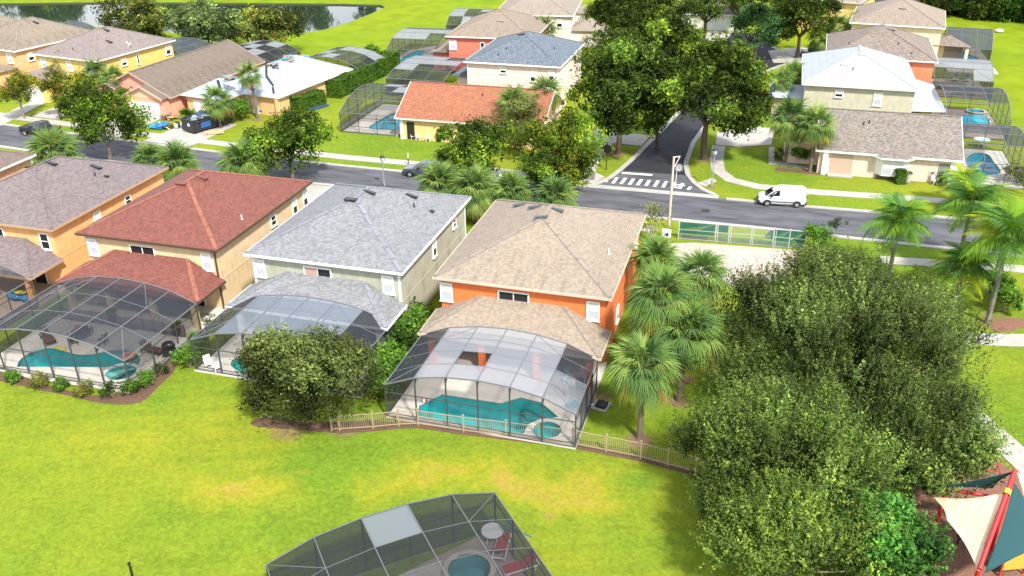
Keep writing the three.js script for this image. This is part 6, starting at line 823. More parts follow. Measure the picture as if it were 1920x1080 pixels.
// ---------------------------------------------------------------- building site things on the left
{ const t = thing('roll_off_container', 'black roll off container heaped with roofing rubbish on the drive', 'container', [-70.6, 0.07, -98.6], 1.2); const m = std(RGB(0.025, 0.026, 0.03), { roughness: 0.5 });
  mesh('tub', merge([box(5.6, 0.12, 2.3, 0, 0.25, 0), box(5.6, 1.5, 0.08, 0, 0.95, 1.15), box(5.6, 1.5, 0.08, 0, 0.95, -1.15), box(0.08, 1.5, 2.3, -2.8, 0.95, 0), box(0.08, 1.5, 2.3, 2.8, 0.95, 0)]), m, t); for (let i = 0; i < 7; i++) mesh('rib', merge([box(0.1, 1.4, 0.1, -2.5 + i * 0.83, 0.95, 1.23), box(0.1, 1.4, 0.1, -2.5 + i * 0.83, 0.95, -1.23)]), m, t); mesh('rim', merge([box(5.76, 0.1, 0.14, 0, 1.72, 1.17), box(5.76, 0.1, 0.14, 0, 1.72, -1.17), box(0.14, 0.1, 2.3, -2.82, 1.72, 0), box(0.14, 0.1, 2.3, 2.82, 1.72, 0)]), m, t); mesh('side_plate', box(1.5, 0.7, 0.03, -1.0, 0.9, 1.29), std(RGB(0.02, 0.09, 0.3)), t); mesh('number_plate', box(0.03, 0.35, 0.4, -2.86, 1.1, 0.3), M.white, t); mesh('wheel', merge([1, -1].map((s) => cyl(0.16, 0.16, 0.14, 12).rotateX(PI / 2).translate(-2.4, 0.16, s * 0.8))), rubber, t);
  const r = rng(77), l = [[], [], []]; for (let i = 0; i < 70; i++) l[i % 3].push(box(0.4 + 0.9 * r(), 0.06 + 0.1 * r(), 0.3 + 0.5 * r()).rotateX((r() - 0.5) * 1.1).rotateY(r() * 3).translate((r() - 0.5) * 4.8, 1.45 + 0.5 * r(), (r() - 0.5) * 1.8)); const rb = mesh('rubbish', merge(l[0]), M.dark, t); mesh('rubbish', merge(l[1]), std(RGB(0.3, 0.38, 0.44)), t); mesh('rubbish', merge(l[2]), std(RGB(0.05, 0.08, 0.13)), t); }
function heap(name, label, cat, [x, z], list, group) { const t = thing(name, label, cat, [x, 0.06, z], 0, group); for (const [n, g, m] of list) mesh(n, g, m, t); return t; }
const wrapTeal = std(RGB(0.03, 0.32, 0.38), { roughness: 0.4 }), pinkShingle = std(RGB(0.36, 0.23, 0.2)), blueTarp = std(RGB(0.015, 0.13, 0.5), { roughness: 0.45, side: THREE.DoubleSide });
const bundleG = (n, w, seed) => { const r = rng(seed), a = [], b = []; for (let i = 0; i < n; i++) (i % 3 ? a : b).push(new RoundedBoxGeometry(1.0, 0.16, 0.36, 1, 0.03).rotateY((r() - 0.5) * 0.8 + (i % 2) * 1.5).translate((r() - 0.5) * w, 0.1 + 0.165 * Math.floor(i / 3), (r() - 0.5) * w)); return [merge(a), merge(b)]; };
for (const [l, p, s] of [['pinkish shingle bundles in teal wrap on the white roof ridge, lowest of three stacks', [-67.4, 5.31, -111.45], 1], ['middle stack of shingle bundles in teal wrap on the white roof ridge', [-67.08, 5.32, -115.11], 2], ['topmost stack of shingle bundles at the peak of the white roof', [-67.16, 5.22, -120.04], 3], ['stack of shingle bundles on the front wing of the white roof', [-70.3, 4.77, -104.41], 4]]) { wrapHouse.g.updateMatrixWorld(); const q = wrapHouse.g.worldToLocal(V(p[0], 0, p[2])), [a, b] = bundleG(12, 1.0, s), t = thing('shingle_bundles', l, 'roofing bundles', [p[0], s === 4 ? p[1] : wrapHouse.py(q.x, q.z) - 0.05, p[2]], 0.3 * s); mesh('bundle', a, pinkShingle, t); mesh('bundle', b, wrapTeal, t); }
{ const [a, b] = bundleG(16, 1.4, 9), p = [-77.87, -100.76]; heap('tile_stack', 'brown stacks of wrapped shingle bundles at the drive edge', 'roofing bundles', p, [['bundle', a, std(RGB(0.36, 0.2, 0.13))], ['bundle', b, std(RGB(0.42, 0.28, 0.2))]]);
  const [a2, b2] = bundleG(9, 1.0, 10), p2 = [-78.67, -105.86]; heap('tile_stack', 'orange brown bundles at the wall of the gable house', 'roofing bundles', p2, [['bundle', a2, std(RGB(0.42, 0.25, 0.18))], ['bundle', b2, std(RGB(0.2, 0.3, 0.4))]]); }
{ const r = rng(15), g = []; for (let i = 0; i < 14; i++) g.push(new THREE.SphereGeometry(0.3 + 0.2 * r(), 7, 5).scale(1.3, 0.45, 1).translate((r() - 0.5) * 1.2, 0.3 + 0.5 * r() * (1 - Math.abs(i - 7) / 9), (r() - 0.5) * 0.9)); const s = []; for (let i = 0; i < 8; i++) s.push(new THREE.BoxGeometry(1.5, 0.03, 0.9, 3, 1, 2).rotateX((r() - 0.5) * 0.5).rotateZ((r() - 0.5) * 0.4).translate(-1.3 + r() * 0.8, 0.15 + 0.2 * r(), 0.3 * r())); heap('tarpaulin_heap', 'crumpled bright blue tarpaulin on the lawn at the drive edge', 'tarpaulin', [-76.05, -96.77], [['fold', merge(g), blueTarp], ['sheet', merge(s), std(RGB(0.02, 0.24, 0.45), { side: THREE.DoubleSide })], ['rope', tube([[-0.4, 0.9, 0], [0.3, 0.5, 0.4], [0.9, 0.2, 0.2], [1.4, 0.08, 0.5]], 0.05), M.white]]); }
{ const r = rng(19), a = [], b = [], c = []; for (let i = 0; i < 14; i++) (i % 2 ? a : b).push(new RoundedBoxGeometry(0.3 + 0.3 * r(), 0.25 + 0.3 * r(), 0.3 + 0.3 * r(), 1, 0.05).rotateY(r() * 3).translate((r() - 0.5) * 2.0, 0.2 + 0.5 * r(), (r() - 0.5) * 1.2)); c.push(cyl(0.16, 0.18, 0.4, 10, -1.0, 0, 0.2)); heap('debris_pile', 'pile of dark and white building debris with a red bucket beside the container', 'debris', [-73.65, -97.85], [['lump', merge(a), M.dark], ['lump', merge(b), std(RGB(0.55, 0.5, 0.42))], ['bucket', merge(c), std(RGB(0.5, 0.03, 0.02))]]); }
{ const t = thing('plywood_sheet', 'tan plywood board lying on the grass by the drive', 'board', [...[-68.31, -96.61], 0].slice(0, 1).concat([0.22, [-68.31, -96.61][1]]), 0.5); mesh('board', new RoundedBoxGeometry(2.4, 0.06, 1.1, 1, 0.02).rotateX(0.15), std(RGB(0.45, 0.3, 0.16)), t); mesh('batten', merge([box(0.1, 0.14, 1.1, -0.8, -0.1, 0), box(0.1, 0.14, 1.1, 0.8, -0.1, 0)]), M.dark, t); }
{ const p = [-66.22, -106.82]; heap('tarpaulin_heap', 'blue tarpaulin bundles at the porch of the house with white underlay', 'tarpaulin', p, [['fold', merge([0, 1, 2, 3, 4].map((i) => new THREE.SphereGeometry(0.5, 8, 6).scale(1.2, 0.6, 0.8).translate(i * 0.8 - 1.6, 0.35, (i % 2) * 0.4))), blueTarp]]); const q = [-60.65, -110.65]; heap('tarpaulin_roll', 'dark blue tarpaulin strip along the side wall foot', 'tarpaulin', q, [['sheet', new RoundedBoxGeometry(3.2, 0.2, 0.8, 1, 0.08).rotateY(1.2).translate(0, 0.1, 0), std(RGB(0.02, 0.06, 0.2))]]); }
// bins and garden furniture by walls
{ const mk = (label, [x, z], c, lid, turn = 0) => { const t = thing('wheeled_bin', label, 'bin', [x, 0, z], turn); const b = new THREE.CylinderGeometry(0.42, 0.34, 1.0, 4, 1).rotateY(PI / 4).translate(0, 0.58, 0); mesh('bin_body', b, c, t); mesh('lid', new RoundedBoxGeometry(0.7, 0.1, 0.72, 2, 0.03).translate(0, 1.12, 0), lid, t); mesh('wheel', merge([1, -1].map((s) => cyl(0.1, 0.1, 0.06, 10).rotateZ(PI / 2).translate(s * 0.26 + 0.03, 0.1, -0.25))), rubber, t); };
  mk('black bin at the wall of the orange roof house', [-39.05, -100.68], M.dark, M.black); mk('grey bin with dark lid right of the box hedge', [15.01, -100], std(RGB(0.42, 0.4, 0.37)), M.ventBlack, 0.2); }
{ const mkChair = (label, [x, z], turn, col, group) => { const t = thing('garden_chair', label, 'chair', [x, 0, z], turn, group); mesh('seat', new RoundedBoxGeometry(0.5, 0.05, 0.5, 1, 0.02).translate(0, 0.42, 0), col, t); mesh('backrest', new RoundedBoxGeometry(0.5, 0.5, 0.05, 1, 0.02).rotateX(-0.2).translate(0, 0.72, -0.27), col, t); for (const sx of [-1, 1]) for (const sz of [-1, 1]) mesh('leg', box(0.05, 0.42, 0.05, sx * 0.22, 0.21, sz * 0.22), col, t); for (const sx of [-1, 1]) mesh('armrest', merge([box(0.05, 0.04, 0.5, sx * 0.26, 0.64, 0), box(0.05, 0.24, 0.05, sx * 0.26, 0.53, 0.22)]), col, t); return t; };
  mkChair('white plastic chair at the orange roof house wall, left one', [-42.61, -100.88], 0.3, M.white); mkChair('white plastic chair at the orange roof house wall, middle one', [-41.73, -100.66], -0.4, M.white); mkChair('white plastic chair at the orange roof house wall, nearest the black bin', [-40.48, -100.54], 0.2, M.white);
  mkChair('white chair among the variegated shrubs at the side gate', [17.7, -100.2], 0.5, M.white);
  const pg = 'white framed chairs under the terrace of the orange house';
  mkChair('grey sling chair in the terrace corner of the orange house, left one', [-11.47, -52.36], 0.6, std(RGB(0.4, 0.43, 0.47)), pg); mkChair('white sling chair in the terrace corner of the orange house, middle one', [-10.77, -52.7], -0.7, M.white, pg); mkChair('white sling chair in the terrace corner of the orange house, right one', [-10.18, -52.43], 2.4, M.white, pg);
  mkChair('grey chair under the right screens of the sage house cage', [-27.21, -52.78], 0.4, std(RGB(0.35, 0.38, 0.42))); mkChair('white chair at the front left corner of the sage house cage', [-36.98, -47.01], 0.8, M.white); mkChair('second white chair at the front left corner of the sage house cage', [-36.1, -46.73], -0.5, M.white);
  const table = (label, [x, z], r, col, h = 0.72, plate) => { const t = thing('garden_table', label, 'table', [x, 0.12, z]); mesh('tabletop', cyl(r, r, 0.05, 26, 0, h - 0.05, 0), col, t); mesh('rim', new THREE.TorusGeometry(r, 0.025, 6, 26).rotateX(PI / 2).translate(0, h - 0.03, 0), col, t); for (let i = 0; i < 4; i++) mesh('leg', bar(V(r * 0.4 * Math.cos(i * PI / 2 + 0.6), h - 0.05, r * 0.4 * Math.sin(i * PI / 2 + 0.6)), V(r * 0.7 * Math.cos(i * PI / 2 + 0.6), 0, r * 0.7 * Math.sin(i * PI / 2 + 0.6)), 0.045), col, t); return t; };
  table('round white table in the cage at the bottom edge', [-11.81, -35.51], 0.6, M.white); table('round dark table with a red bowl inside the kidney pool cage', [-48.72, -47.93], 0.62, M.dark); table('white round parasol top table seen through the tan gable house cage', [24.56, -115.02], 0.9, std(RGB(0.45, 0.6, 0.62)), 0.8);
  { const b = [-49.18, -48.31], t = thing('bowl', 'red bowl on the dark round table in the kidney pool cage', 'bowl', [b[0], 0.84, b[1]]); mesh('bowl', new THREE.LatheGeometry([[0, 0], [0.14, 0.02], [0.24, 0.12], [0.25, 0.13], [0.13, 0.04], [0, 0.03]].map(([x, y]) => new THREE.Vector2(x, y)), 16), std(RGB(0.5, 0.05, 0.03)), t); }
  for (const [l, p, a] of [['dark chair left of the round table in the kidney pool cage', [-48.64, -47.13], 2.2], ['dark chair right of the round table in the kidney pool cage', [-46.51, -47.71], -1.4], ['dark chair behind the round table in the kidney pool cage', [-48.61, -48.64], 3.4]]) mkChair(l, p, a, M.dark).position.y = 0.12;
  const lounger = (label, [x, z], turn, fab, frame, y = 0.12) => { const t = thing('sun_lounger', label, 'sun lounger', [x, y, z], turn); mesh('bed', new RoundedBoxGeometry(0.62, 0.07, 1.25, 2, 0.02).translate(0, 0.36, 0.32), fab, t); mesh('backrest', new RoundedBoxGeometry(0.62, 0.07, 0.8, 2, 0.02).translate(0, 0, -0.4).rotateX(0.7).translate(0, 0.36, -0.3), fab, t); mesh('frame', merge([box(0.05, 0.05, 1.9, -0.34, 0.31, 0), box(0.05, 0.05, 1.9, 0.34, 0.31, 0), box(0.68, 0.05, 0.05, 0, 0.31, 0.95), box(0.68, 0.05, 0.05, 0, 0.31, -0.95)]), frame, t); for (const sx of [-1, 1]) for (const sz of [-1, 1]) mesh('leg', box(0.05, 0.3, 0.05, sx * 0.33, 0.15, sz * 0.75), frame, t); return t; };
  const redF = std(RGB(0.42, 0.045, 0.03)), brownF = std(RGB(0.13, 0.065, 0.045));
  lounger('red sun lounger with white frame beside the white table at the bottom edge', [-11.12, -34.94], PI + 0.1, redF, M.white); lounger('red sun lounger turned sideways at the bottom edge of the picture', [-9.78, -33.78], -0.9, redF, M.white); lounger('brown sun lounger left of the kidney pool', [-50.97, -46.99], 1.0, brownF, M.dark); lounger('brown sun lounger right of the kidney pool by the cage wall', [-42.11, -47.62], 1.5, brownF, M.dark);
  lounger('grey lounger on the deck in the striped cage behind the coral house, left one', [25.92, -147.36], 0, std(RGB(0.4, 0.4, 0.38)), M.white); lounger('grey lounger on the deck in the striped cage behind the coral house, right one', [27.55, -147.43], 0, std(RGB(0.4, 0.4, 0.38)), M.white);
  // float, board, ball
  { const p = [-43.73, -46.86], t = thing('pool_float', 'orange and white ring float in the kidney pool', 'pool float', [p[0], 0.06, p[1]]); mesh('ring', new THREE.TorusGeometry(0.42, 0.14, 10, 24).rotateX(PI / 2), std(RGB(0.6, 0.24, 0.1)), t); mesh('seat', cyl(0.34, 0.34, 0.05, 16, 0, -0.05, 0), std(RGB(0.6, 0.1, 0.06)), t); }
  { const p = [-49.21, -46.25], t = thing('pool_noodle_mat', 'yellow foam mat on the edge of the kidney pool', 'float mat', [p[0], 0.18, p[1]], -0.1); mesh('mat', new RoundedBoxGeometry(1.1, 0.08, 0.35, 2, 0.03), std(RGB(0.6, 0.42, 0.05)), t); mesh('strap', box(0.06, 0.09, 0.36, 0.2, 0.003, 0), M.white, t); }
  { const p = [-20.18, -46.91], t = thing('beach_ball', 'red and white ball at the edge of the angular pool', 'ball', [p[0], 0.3, p[1]]); for (let i = 0; i < 6; i++) mesh('gore', new THREE.SphereGeometry(0.2, 6, 12, i * PI / 3, PI / 3), i % 2 ? M.white : std(RGB(0.5, 0.03, 0.05)), t); }
  { const p = [-10.3, -48.9], t = thing('swim_ring', 'turquoise swim ring leaning at the cage wall of the orange house', 'swim ring', [p[0] - 0.15, 0.42, p[1]], 0.5); mesh('ring', new THREE.TorusGeometry(0.28, 0.09, 8, 20), std(RGB(0.02, 0.4, 0.42)), t); mesh('valve', cyl(0.03, 0.03, 0.05, 8, 0.28, 0.08, 0), M.white, t); }
  { const p = [-8.66, -49.74], t = thing('pump_pad', 'white concrete pad with a dark pump unit outside the cage of the orange house', 'pump unit', [p[0], 0, p[1]], -0.2); mesh('pad', new RoundedBoxGeometry(1.15, 0.1, 1.15, 1, 0.02).translate(0, 0.06, 0), M.concrete, t); mesh('unit', new RoundedBoxGeometry(0.7, 0.25, 0.7, 2, 0.04).translate(0.1, 0.24, 0.05), M.dark, t); mesh('grille', merge([0, 1, 2, 3, 4].map((i) => box(0.6, 0.02, 0.04, 0.1, 0.375, -0.2 + i * 0.12))), M.ventBlack, t); mesh('pipe', tube([[-0.4, 0.14, 0.1], [-0.6, 0.14, 0.3], [-0.8, 0.1, 0.2]], 0.04), M.white, t); }
  { const p = [-10.34, -50.73], t = thing('notice_board', 'dark easel board standing at the cage wall of the orange house', 'board', [p[0], 0.12, p[1]], 0.2); mesh('board', box(0.6, 0.95, 0.04, 0, 0.75, 0), M.ventBlack, t); mesh('leg', merge([box(0.04, 1.25, 0.04, -0.32, 0.62, 0), box(0.04, 1.25, 0.04, 0.32, 0.62, 0)]), M.white, t); }
  { const p = [-11.1, -36.4], t = thing('pool_skimmer', 'long blue pole with a net leaning inside the bottom cage', 'pool net', [p[0], 0.12, p[1]], 0.2); mesh('pole', bar(V(0, 0.3, 0), V(1.4, 1.9, 2.4), 0.04), std(RGB(0.05, 0.2, 0.45)), t); mesh('net', new THREE.TorusGeometry(0.22, 0.03, 6, 16).scale(1, 1.2, 1).translate(-0.05, 0.35, -0.1), std(RGB(0.02, 0.25, 0.6)), t); }
  { const p = [-40.68, -47.69], t = thing('barbecue', 'black covered barbecue by the cage door of the cream house', 'barbecue', [p[0], 0, p[1]], 0.5); mesh('firebox', new THREE.SphereGeometry(0.42, 14, 10).scale(1.2, 0.8, 0.9).translate(0, 0.95, 0), M.black, t); mesh('cart', box(0.9, 0.6, 0.55, 0, 0.4, 0), M.dark, t); mesh('wheel', merge([1, -1].map((s) => cyl(0.14, 0.14, 0.06, 12).rotateZ(PI / 2).translate(s * 0.45, 0.14, 0.2))), rubber, t); mesh('side_shelf', box(0.4, 0.04, 0.45, 0.68, 0.85, 0), M.steel, t); }
  { const p = [-48.74, -45.97]; }
  for (const [l, p] of [['potted ball topiary at the terrace of the cream house', [-41.94, -50.44]], ['potted plant between the terrace columns of the cream house', [-48.13, -50.85]]]) { const t = thing('potted_plant', l, 'potted plant', [p[0], 0.12, p[1]]); mesh('pot', new THREE.LatheGeometry([[0, 0], [0.2, 0], [0.28, 0.4], [0.3, 0.42], [0.24, 0.42], [0, 0.36]].map(([a, b]) => new THREE.Vector2(a, b)), 14), std(RGB(0.25, 0.12, 0.08)), t); mesh('foliage', shrubGeo[0], leafMat, t, [0, 0.85, 0]).scale.setScalar(0.48); }
  for (const [l, p, s] of [['toy heap of blue and yellow inflatables in the left edge cage', [-58.08, -52], 1]]) { const t = thing('inflatable_toys', l, 'pool toys', [p[0], 0.12, p[1]]); mesh('toy', merge([0, 1, 2, 3].map((i) => new THREE.SphereGeometry(0.4, 10, 8).scale(1.2, 0.7, 0.8).translate(i * 0.55 - 0.8, 0.3 + 0.1 * (i % 2), 0.2 * (i % 2)))), std(RGB(0.05, 0.2, 0.42), { roughness: 0.3 }), t); mesh('ring', new THREE.TorusGeometry(0.34, 0.11, 8, 18).rotateX(1.2).translate(0.2, 0.75, 0), std(RGB(0.55, 0.5, 0.04)), t); mesh('handle', tube([[-0.9, 0.5, 0], [-0.5, 0.8, 0.1], [-0.1, 0.6, 0]], 0.06), std(RGB(0.03, 0.3, 0.12)), t); }
}
{ // mesh safety fence inside the kidney pool cage
  const t = thing('pool_safety_fence', 'dark mesh safety fence between terrace and kidney pool', 'fence', [-46.8, 0.12, -50.2]); for (let i = 0; i <= 12; i++) { const x = -5.6 + i * 0.95; mesh('post', cyl(0.025, 0.025, 1.15, 6), M.black, t, [x, 0, 0.1 * Math.sin(i * 1.3)]); if (i < 12) mesh('mesh_panel', faces([[[x, 0.05, 0.1 * Math.sin(i * 1.3)], [x + 0.95, 0.05, 0.1 * Math.sin((i + 1) * 1.3)], [x + 0.95, 1.1, 0.1 * Math.sin((i + 1) * 1.3)], [x, 1.1, 0.1 * Math.sin(i * 1.3)]]]), std(RGB(0.05, 0.04, 0.04), { transparent: true, opacity: 0.6, side: THREE.DoubleSide }), t); } }
{ const p = [38.52, -186.81], t = thing('white_stone', 'white boulder lying alone on the field at the right', 'stone', [p[0], 0, p[1]]); mesh('stone', new THREE.IcosahedronGeometry(0.6, 2).scale(1.3, 0.6, 1).translate(0, 0.3, 0), std(RGB(0.6, 0.58, 0.55)), t); }

// ---------------------------------------------------------------- playground with shade sails
{ const red = std(RGB(0.5, 0.025, 0.03), { roughness: 0.4 }), beige = std(RGB(0.72, 0.56, 0.38), { side: THREE.DoubleSide, roughness: 0.8 }), teal = std(RGB(0.004, 0.05, 0.058), { side: THREE.DoubleSide, roughness: 0.8 });
  const A = V(...[14.11, 5.2, -42.19]), B = V(...[12.24, 2.6, -37.27]), C = V(...[10.73, 2.9, -41.99]), D = V(...[16.52, 2.7, -40.62]), E = V(...[11.66, 3.4, -42.29]);
  const sail = (name, label, P, m, sag) => { // hollow-edged cloth between three or four corners
    const N = 14, t = thing(name, label, 'shade sail', [P[0].x, 0, P[0].z]), pos = [], idx = [], Q = P.length === 4 ? P : [P[0], P[1], P[2], P[0]], cen = Q.reduce((a, p) => a.add(p), V(0, 0, 0)).multiplyScalar(0.25);
    for (let side = 0; side < 2; side++) for (let j = 0; j <= N; j++) for (let i = 0; i <= N; i++) { const u = i / N, v = j / N, p = Q[0].clone().lerp(Q[1], u).lerp(Q[3].clone().lerp(Q[2], u), v), k = 4 * u * (1 - u) * (v - 0.5) ** 2 * 4 + 4 * v * (1 - v) * (u - 0.5) ** 2 * 4; p.lerp(cen, sag * k * 0.5); p.y -= 0.25 * sag * 16 * u * (1 - u) * v * (1 - v) + side * 0.015 + 0.02 * Math.sin(u * 30 + v * 6); pos.push(p.x - P[0].x, p.y, p.z - P[0].z); }
    for (let side = 0; side < 2; side++) for (let j = 0; j < N; j++) for (let i = 0; i < N; i++) { const a = side * (N + 1) ** 2 + j * (N + 1) + i, b = a + 1, c = a + N + 1, d = c + 1; side ? idx.push(a, b, c, b, d, c) : idx.push(a, c, b, b, c, d); }
    const g = geoOf(pos, idx); g.computeVertexNormals(); mesh('cloth', g, m, t); mesh('edge_rope', merge(Q.map((p, i) => { const q = Q[(i + 1) % 4], mm = p.clone().lerp(q, 0.5).lerp(cen, sag * 0.45); return p.distanceTo(q) > 0.3 ? tube([p, mm, q].map((w) => w.clone().sub(V(P[0].x, 0, P[0].z))), 0.02, 5, 12) : null; }).filter(Boolean)), m, t); return t; };
  const top = B.clone().lerp(A, 0.78);
  sail('shade_sail', 'beige shade sail left of the red beam at the playground', [C, top, B, V(...[11.19, 2.8, -40.43])], beige, 0.35);
  sail('shade_sail', 'dark teal shade sail right of the red beam at the playground', [B.clone().add(V(0.25, 0, 0.1)), B.clone().lerp(A, 0.88).add(V(0.2, 0, 0)), D], teal, 0.3);
  sail('shade_sail', 'narrow dark teal sail stretched behind the beige sail', [V(...[11.03, 3.6, -42.09]), A, V(...[13.53, 3.5, -42.82])], teal, 0.3);
  sail('shade_sail', 'small beige sail corner right of the red beam top', [A.clone().add(V(0.1, 0, 0)), V(...[14.97, 3.4, -41.61]), V(...[17.02, 3.2, -43.49])], beige, 0.25);
  const f = thing('sail_rig', 'red tubular frame with a yellow collar carrying the shade sails', 'sail frame', [B.x, 0, B.z]), o = V(B.x, 0, B.z), L = (p) => p.clone().sub(o);
  mesh('beam', tube([L(B.clone().add(V(0, 0.12, 0))), L(A.clone().add(V(0, 0.12, 0)))], 0.11, 10), red, f); mesh('collar', tube([L(B.clone().lerp(A, 0.74).add(V(0, 0.12, 0))), L(B.clone().lerp(A, 0.79).add(V(0, 0.12, 0)))], 0.18, 10), std(RGB(0.6, 0.4, 0.05)), f); mesh('post', cyl(0.12, 0.12, B.y, 12), red, f); mesh('post', cyl(0.12, 0.12, A.y, 12, A.x - o.x, 0, A.z - o.z), red, f); const E1 = V(...[11.45, 2.8, -43.03]), E2 = V(...[13.61, 2.8, -43.04]); mesh('cross_beam', tube([L(E1), L(E2)], 0.09, 8), red, f); mesh('post', cyl(0.1, 0.1, E1.y, 10, E1.x - o.x, 0, E1.z - o.z), red, f);
  const s = [14.92, -48.32], t = thing('climbing_bars', 'thin red climbing bars on the brown playground ground', 'climbing frame', [s[0], 0, s[1]]); mesh('bar', merge([bar(V(-0.8, 0, 0), V(0, 1.9, 0.2), 0.04), bar(V(0.8, 0, 0), V(0, 1.9, 0.2), 0.04), bar(V(0, 0, -0.9), V(0, 1.9, 0.2), 0.04), bar(V(-0.5, 0.8, 0.1), V(0.5, 0.8, 0.1), 0.035), bar(V(-0.3, 1.3, 0.15), V(0.3, 1.3, 0.15), 0.035)]), red, t); mesh('foot', merge([box(0.2, 0.04, 0.2, -0.8, 0.03, 0), box(0.2, 0.04, 0.2, 0.8, 0.03, 0), box(0.2, 0.04, 0.2, 0, 0.03, -0.9)]), M.dark, t);
  const q = [14.76, -40.39], y = thing('play_house', 'yellow play panel under the teal sail at the bottom right corner', 'play equipment', [q[0], 0, q[1]], 0.4); mesh('panel', new RoundedBoxGeometry(1.2, 1.1, 0.08, 2, 0.03).translate(0, 0.95, 0), std(RGB(0.55, 0.33, 0.04)), y); mesh('post', merge([cyl(0.06, 0.06, 1.8, 10, -0.65, 0, 0), cyl(0.06, 0.06, 1.8, 10, 0.65, 0, 0)]), red, y); mesh('platform', box(1.2, 0.08, 1.0, 0, 0.4, -0.5), M.dark, y);
  const k = [12.79, -42.1], z = thing('rubber_swing', 'black rubber seat half hidden under the beige sail', 'swing seat', [k[0], 0, k[1]]); mesh('seat', new RoundedBoxGeometry(0.9, 0.12, 0.35, 2, 0.05).translate(0, 0.5, 0), M.black, z); mesh('leg', merge([cyl(0.05, 0.05, 0.46, 8, -0.35, 0, 0), cyl(0.05, 0.05, 0.46, 8, 0.35, 0, 0)]), M.dark, z);
}

// ---------------------------------------------------------------- the person on the pool deck
// smooth joined capsules, meshed on a grid; joints in metres, feet at y = 0, facing +z
function flesh(bones, lo, hi, cell, k = 0.03) {
  const size = Math.max(hi[0] - lo[0], hi[1] - lo[1], hi[2] - lo[2]), n = Math.ceil(size / cell), mc = new MarchingCubes(n, new THREE.MeshBasicMaterial(), false, false, 400000), S = size;
  mc.isolation = 0; const P = V(), ab = V(), ap = V();
  for (let z = 0; z < n; z++) for (let y = 0; y < n; y++) for (let x = 0; x < n; x++) {
    P.set(lo[0] + (x / n) * S, lo[1] + (y / n) * S, lo[2] + (z / n) * S); let d = 9;
    for (const [a, b, r0, r1] of bones) { ab.subVectors(b, a); ap.subVectors(P, a); const t = clamp(ap.dot(ab) / (ab.lengthSq() || 1)); const e = ap.addScaledVector(ab, -t).length() - lerp(r0, r1, t); const h = clamp(0.5 + 0.5 * (d - e) / k); d = lerp(d, e, h) - k * h * (1 - h); }
    mc.field[x + y * n + z * n * n] = -d;
  }
  mc.update(); const c = mc.count, pos = new Float32Array(c * 3), nor = new Float32Array(c * 3);
  for (let i = 0; i < c; i++) for (let q = 0; q < 3; q++) { pos[i * 3 + q] = lo[q] + (mc.positionArray[i * 3 + q] + 1) / 2 * S; nor[i * 3 + q] = mc.normalArray[i * 3 + q]; }
  const g = new THREE.BufferGeometry(); g.setAttribute('position', new THREE.BufferAttribute(pos, 3)); g.setAttribute('normal', new THREE.BufferAttribute(nor, 3)); g.setAttribute('uv', new THREE.BufferAttribute(new Float32Array(c * 2), 2)); return g;
}
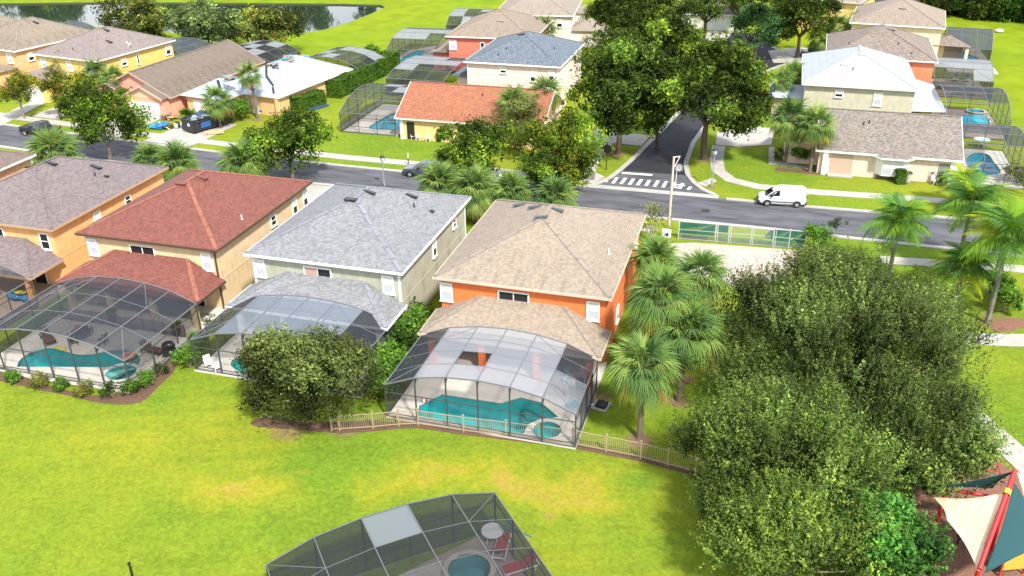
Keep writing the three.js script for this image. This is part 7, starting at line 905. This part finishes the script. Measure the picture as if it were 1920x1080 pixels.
{ const p = [-11.29, -50.27], t = thing('person', 'person in a pale blue shirt and light shorts standing on the pool deck', 'person', [p[0], 0.12, p[1]], 2.6);
  const J = (x, y, z) => V(x, y, z), skin = std(RGB(0.32, 0.17, 0.11), { roughness: 0.6 });
  const leg = (s) => [[J(s * 0.09, 0.92, 0), J(s * 0.1, 0.5, s * 0.03), 0.085, 0.058], [J(s * 0.1, 0.5, s * 0.03), J(s * 0.1, 0.09, s * 0.02 - 0.03), 0.056, 0.038], [J(s * 0.1, 0.05, s * 0.02 - 0.05), J(s * 0.11, 0.035, s * 0.02 + 0.13), 0.045, 0.035]];
  const arm = (s) => [[J(s * 0.18, 1.42, 0), J(s * 0.27, 1.16, -0.02), 0.052, 0.042], [J(s * 0.27, 1.16, -0.02), J(s * 0.31, 0.94, 0.08), 0.04, 0.03]];
  const torso = [[J(0, 0.98, 0), J(0, 1.15, 0), 0.13, 0.125], [J(0, 1.15, 0), J(0, 1.36, -0.01), 0.125, 0.135], [J(-0.15, 1.42, 0), J(0.15, 1.42, 0), 0.065, 0.065], [J(0, 1.42, 0), J(0, 1.55, 0.01), 0.06, 0.052]];
  const hand = (s) => { const w = J(s * 0.315, 0.92, 0.09), q = [[w, J(s * 0.325, 0.84, 0.11), 0.026, 0.03]]; for (let i = 0; i < 4; i++) { const k = J(s * 0.327, 0.835, 0.085 + i * 0.02), m = k.clone().add(V(s * 0.004, -0.04, 0.006)), e = m.clone().add(V(-s * 0.012, -[0.026, 0.034, 0.032, 0.022][i], 0.004)); q.push([k, m, 0.0095, 0.009], [m, e, 0.009, 0.0075]); } q.push([J(s * 0.318, 0.9, 0.11), J(s * 0.305, 0.865, 0.15), 0.012, 0.01], [J(s * 0.305, 0.865, 0.15), J(s * 0.3, 0.835, 0.158), 0.01, 0.008]); return q; };
  const headB = [[J(0, 1.67, 0.01), J(0, 1.7, 0.0), 0.085, 0.092], [J(0, 1.6, 0.045), J(0, 1.63, 0.03), 0.05, 0.06], [J(0, 1.65, 0.1), J(0, 1.625, 0.122), 0.012, 0.016], [J(-0.092, 1.64, 0), J(-0.092, 1.67, -0.01), 0.014, 0.018], [J(0.092, 1.64, 0), J(0.092, 1.67, -0.01), 0.014, 0.018], [J(-0.025, 1.59, 0.092), J(0.025, 1.59, 0.092), 0.008, 0.008], [J(0, 1.52, 0.01), J(0, 1.58, 0.01), 0.05, 0.052]];
  const body = flesh([...torso, ...leg(1), ...leg(-1), ...arm(1), ...arm(-1)], [-0.9, -0.05, -0.9], [0.9, 1.75, 0.9], 0.022, 0.035);
  const bodyAll = merge([body, flesh(headB, [-0.16, 1.48, -0.16], [0.16, 1.8, 0.16], 0.009, 0.02), flesh(hand(1), [0.2, 0.72, 0.0], [0.42, 0.94, 0.22], 0.0055, 0.008), flesh(hand(-1), [-0.42, 0.72, 0.0], [-0.2, 0.94, 0.22], 0.0055, 0.008)]);
  mesh('body', bodyAll, skin, t);
  const fat = (b, k) => b.map(([a, c, r0, r1]) => [a, c, r0 + k, r1 + k]);
  mesh('shirt', flesh([...fat(torso.slice(0, 3), 0.014), ...[1, -1].map((s) => [J(s * 0.17, 1.42, 0), J(s * 0.235, 1.24, -0.01), 0.068, 0.062])], [-0.5, 0.8, -0.5], [0.5, 1.8, 0.5], 0.02, 0.04), std(RGB(0.42, 0.5, 0.6)), t);
  mesh('shorts', flesh([[J(-0.05, 0.97, 0), J(0.05, 0.97, 0), 0.145, 0.145], ...[1, -1].map((s) => [J(s * 0.09, 0.92, 0), J(s * 0.105, 0.56, s * 0.025), 0.1, 0.085])], [-0.4, 0.35, -0.4], [0.4, 1.15, 0.4], 0.018, 0.04), std(RGB(0.5, 0.44, 0.36)), t);
  mesh('hair', flesh([[J(0, 1.7, -0.015), J(0, 1.73, -0.005), 0.092, 0.088], [J(0, 1.66, -0.05), J(0, 1.7, -0.03), 0.07, 0.08]], [-0.16, 1.5, -0.16], [0.16, 1.82, 0.16], 0.012, 0.02), std(RGB(0.02, 0.014, 0.01)), t);
  for (const s of [-1, 1]) mesh('eye', new THREE.SphereGeometry(0.011, 8, 6).translate(s * 0.033, 1.668, 0.087), M.white, t); mesh('shoe', merge([1, -1].map((s) => new RoundedBoxGeometry(0.1, 0.07, 0.27, 2, 0.03).translate(s * 0.105, 0.035, s * 0.02 + 0.03))), M.ventBlack, t);
}

finishLawn();
camera.far = 900; camera.updateProjectionMatrix();
renderer.render(scene, camera);
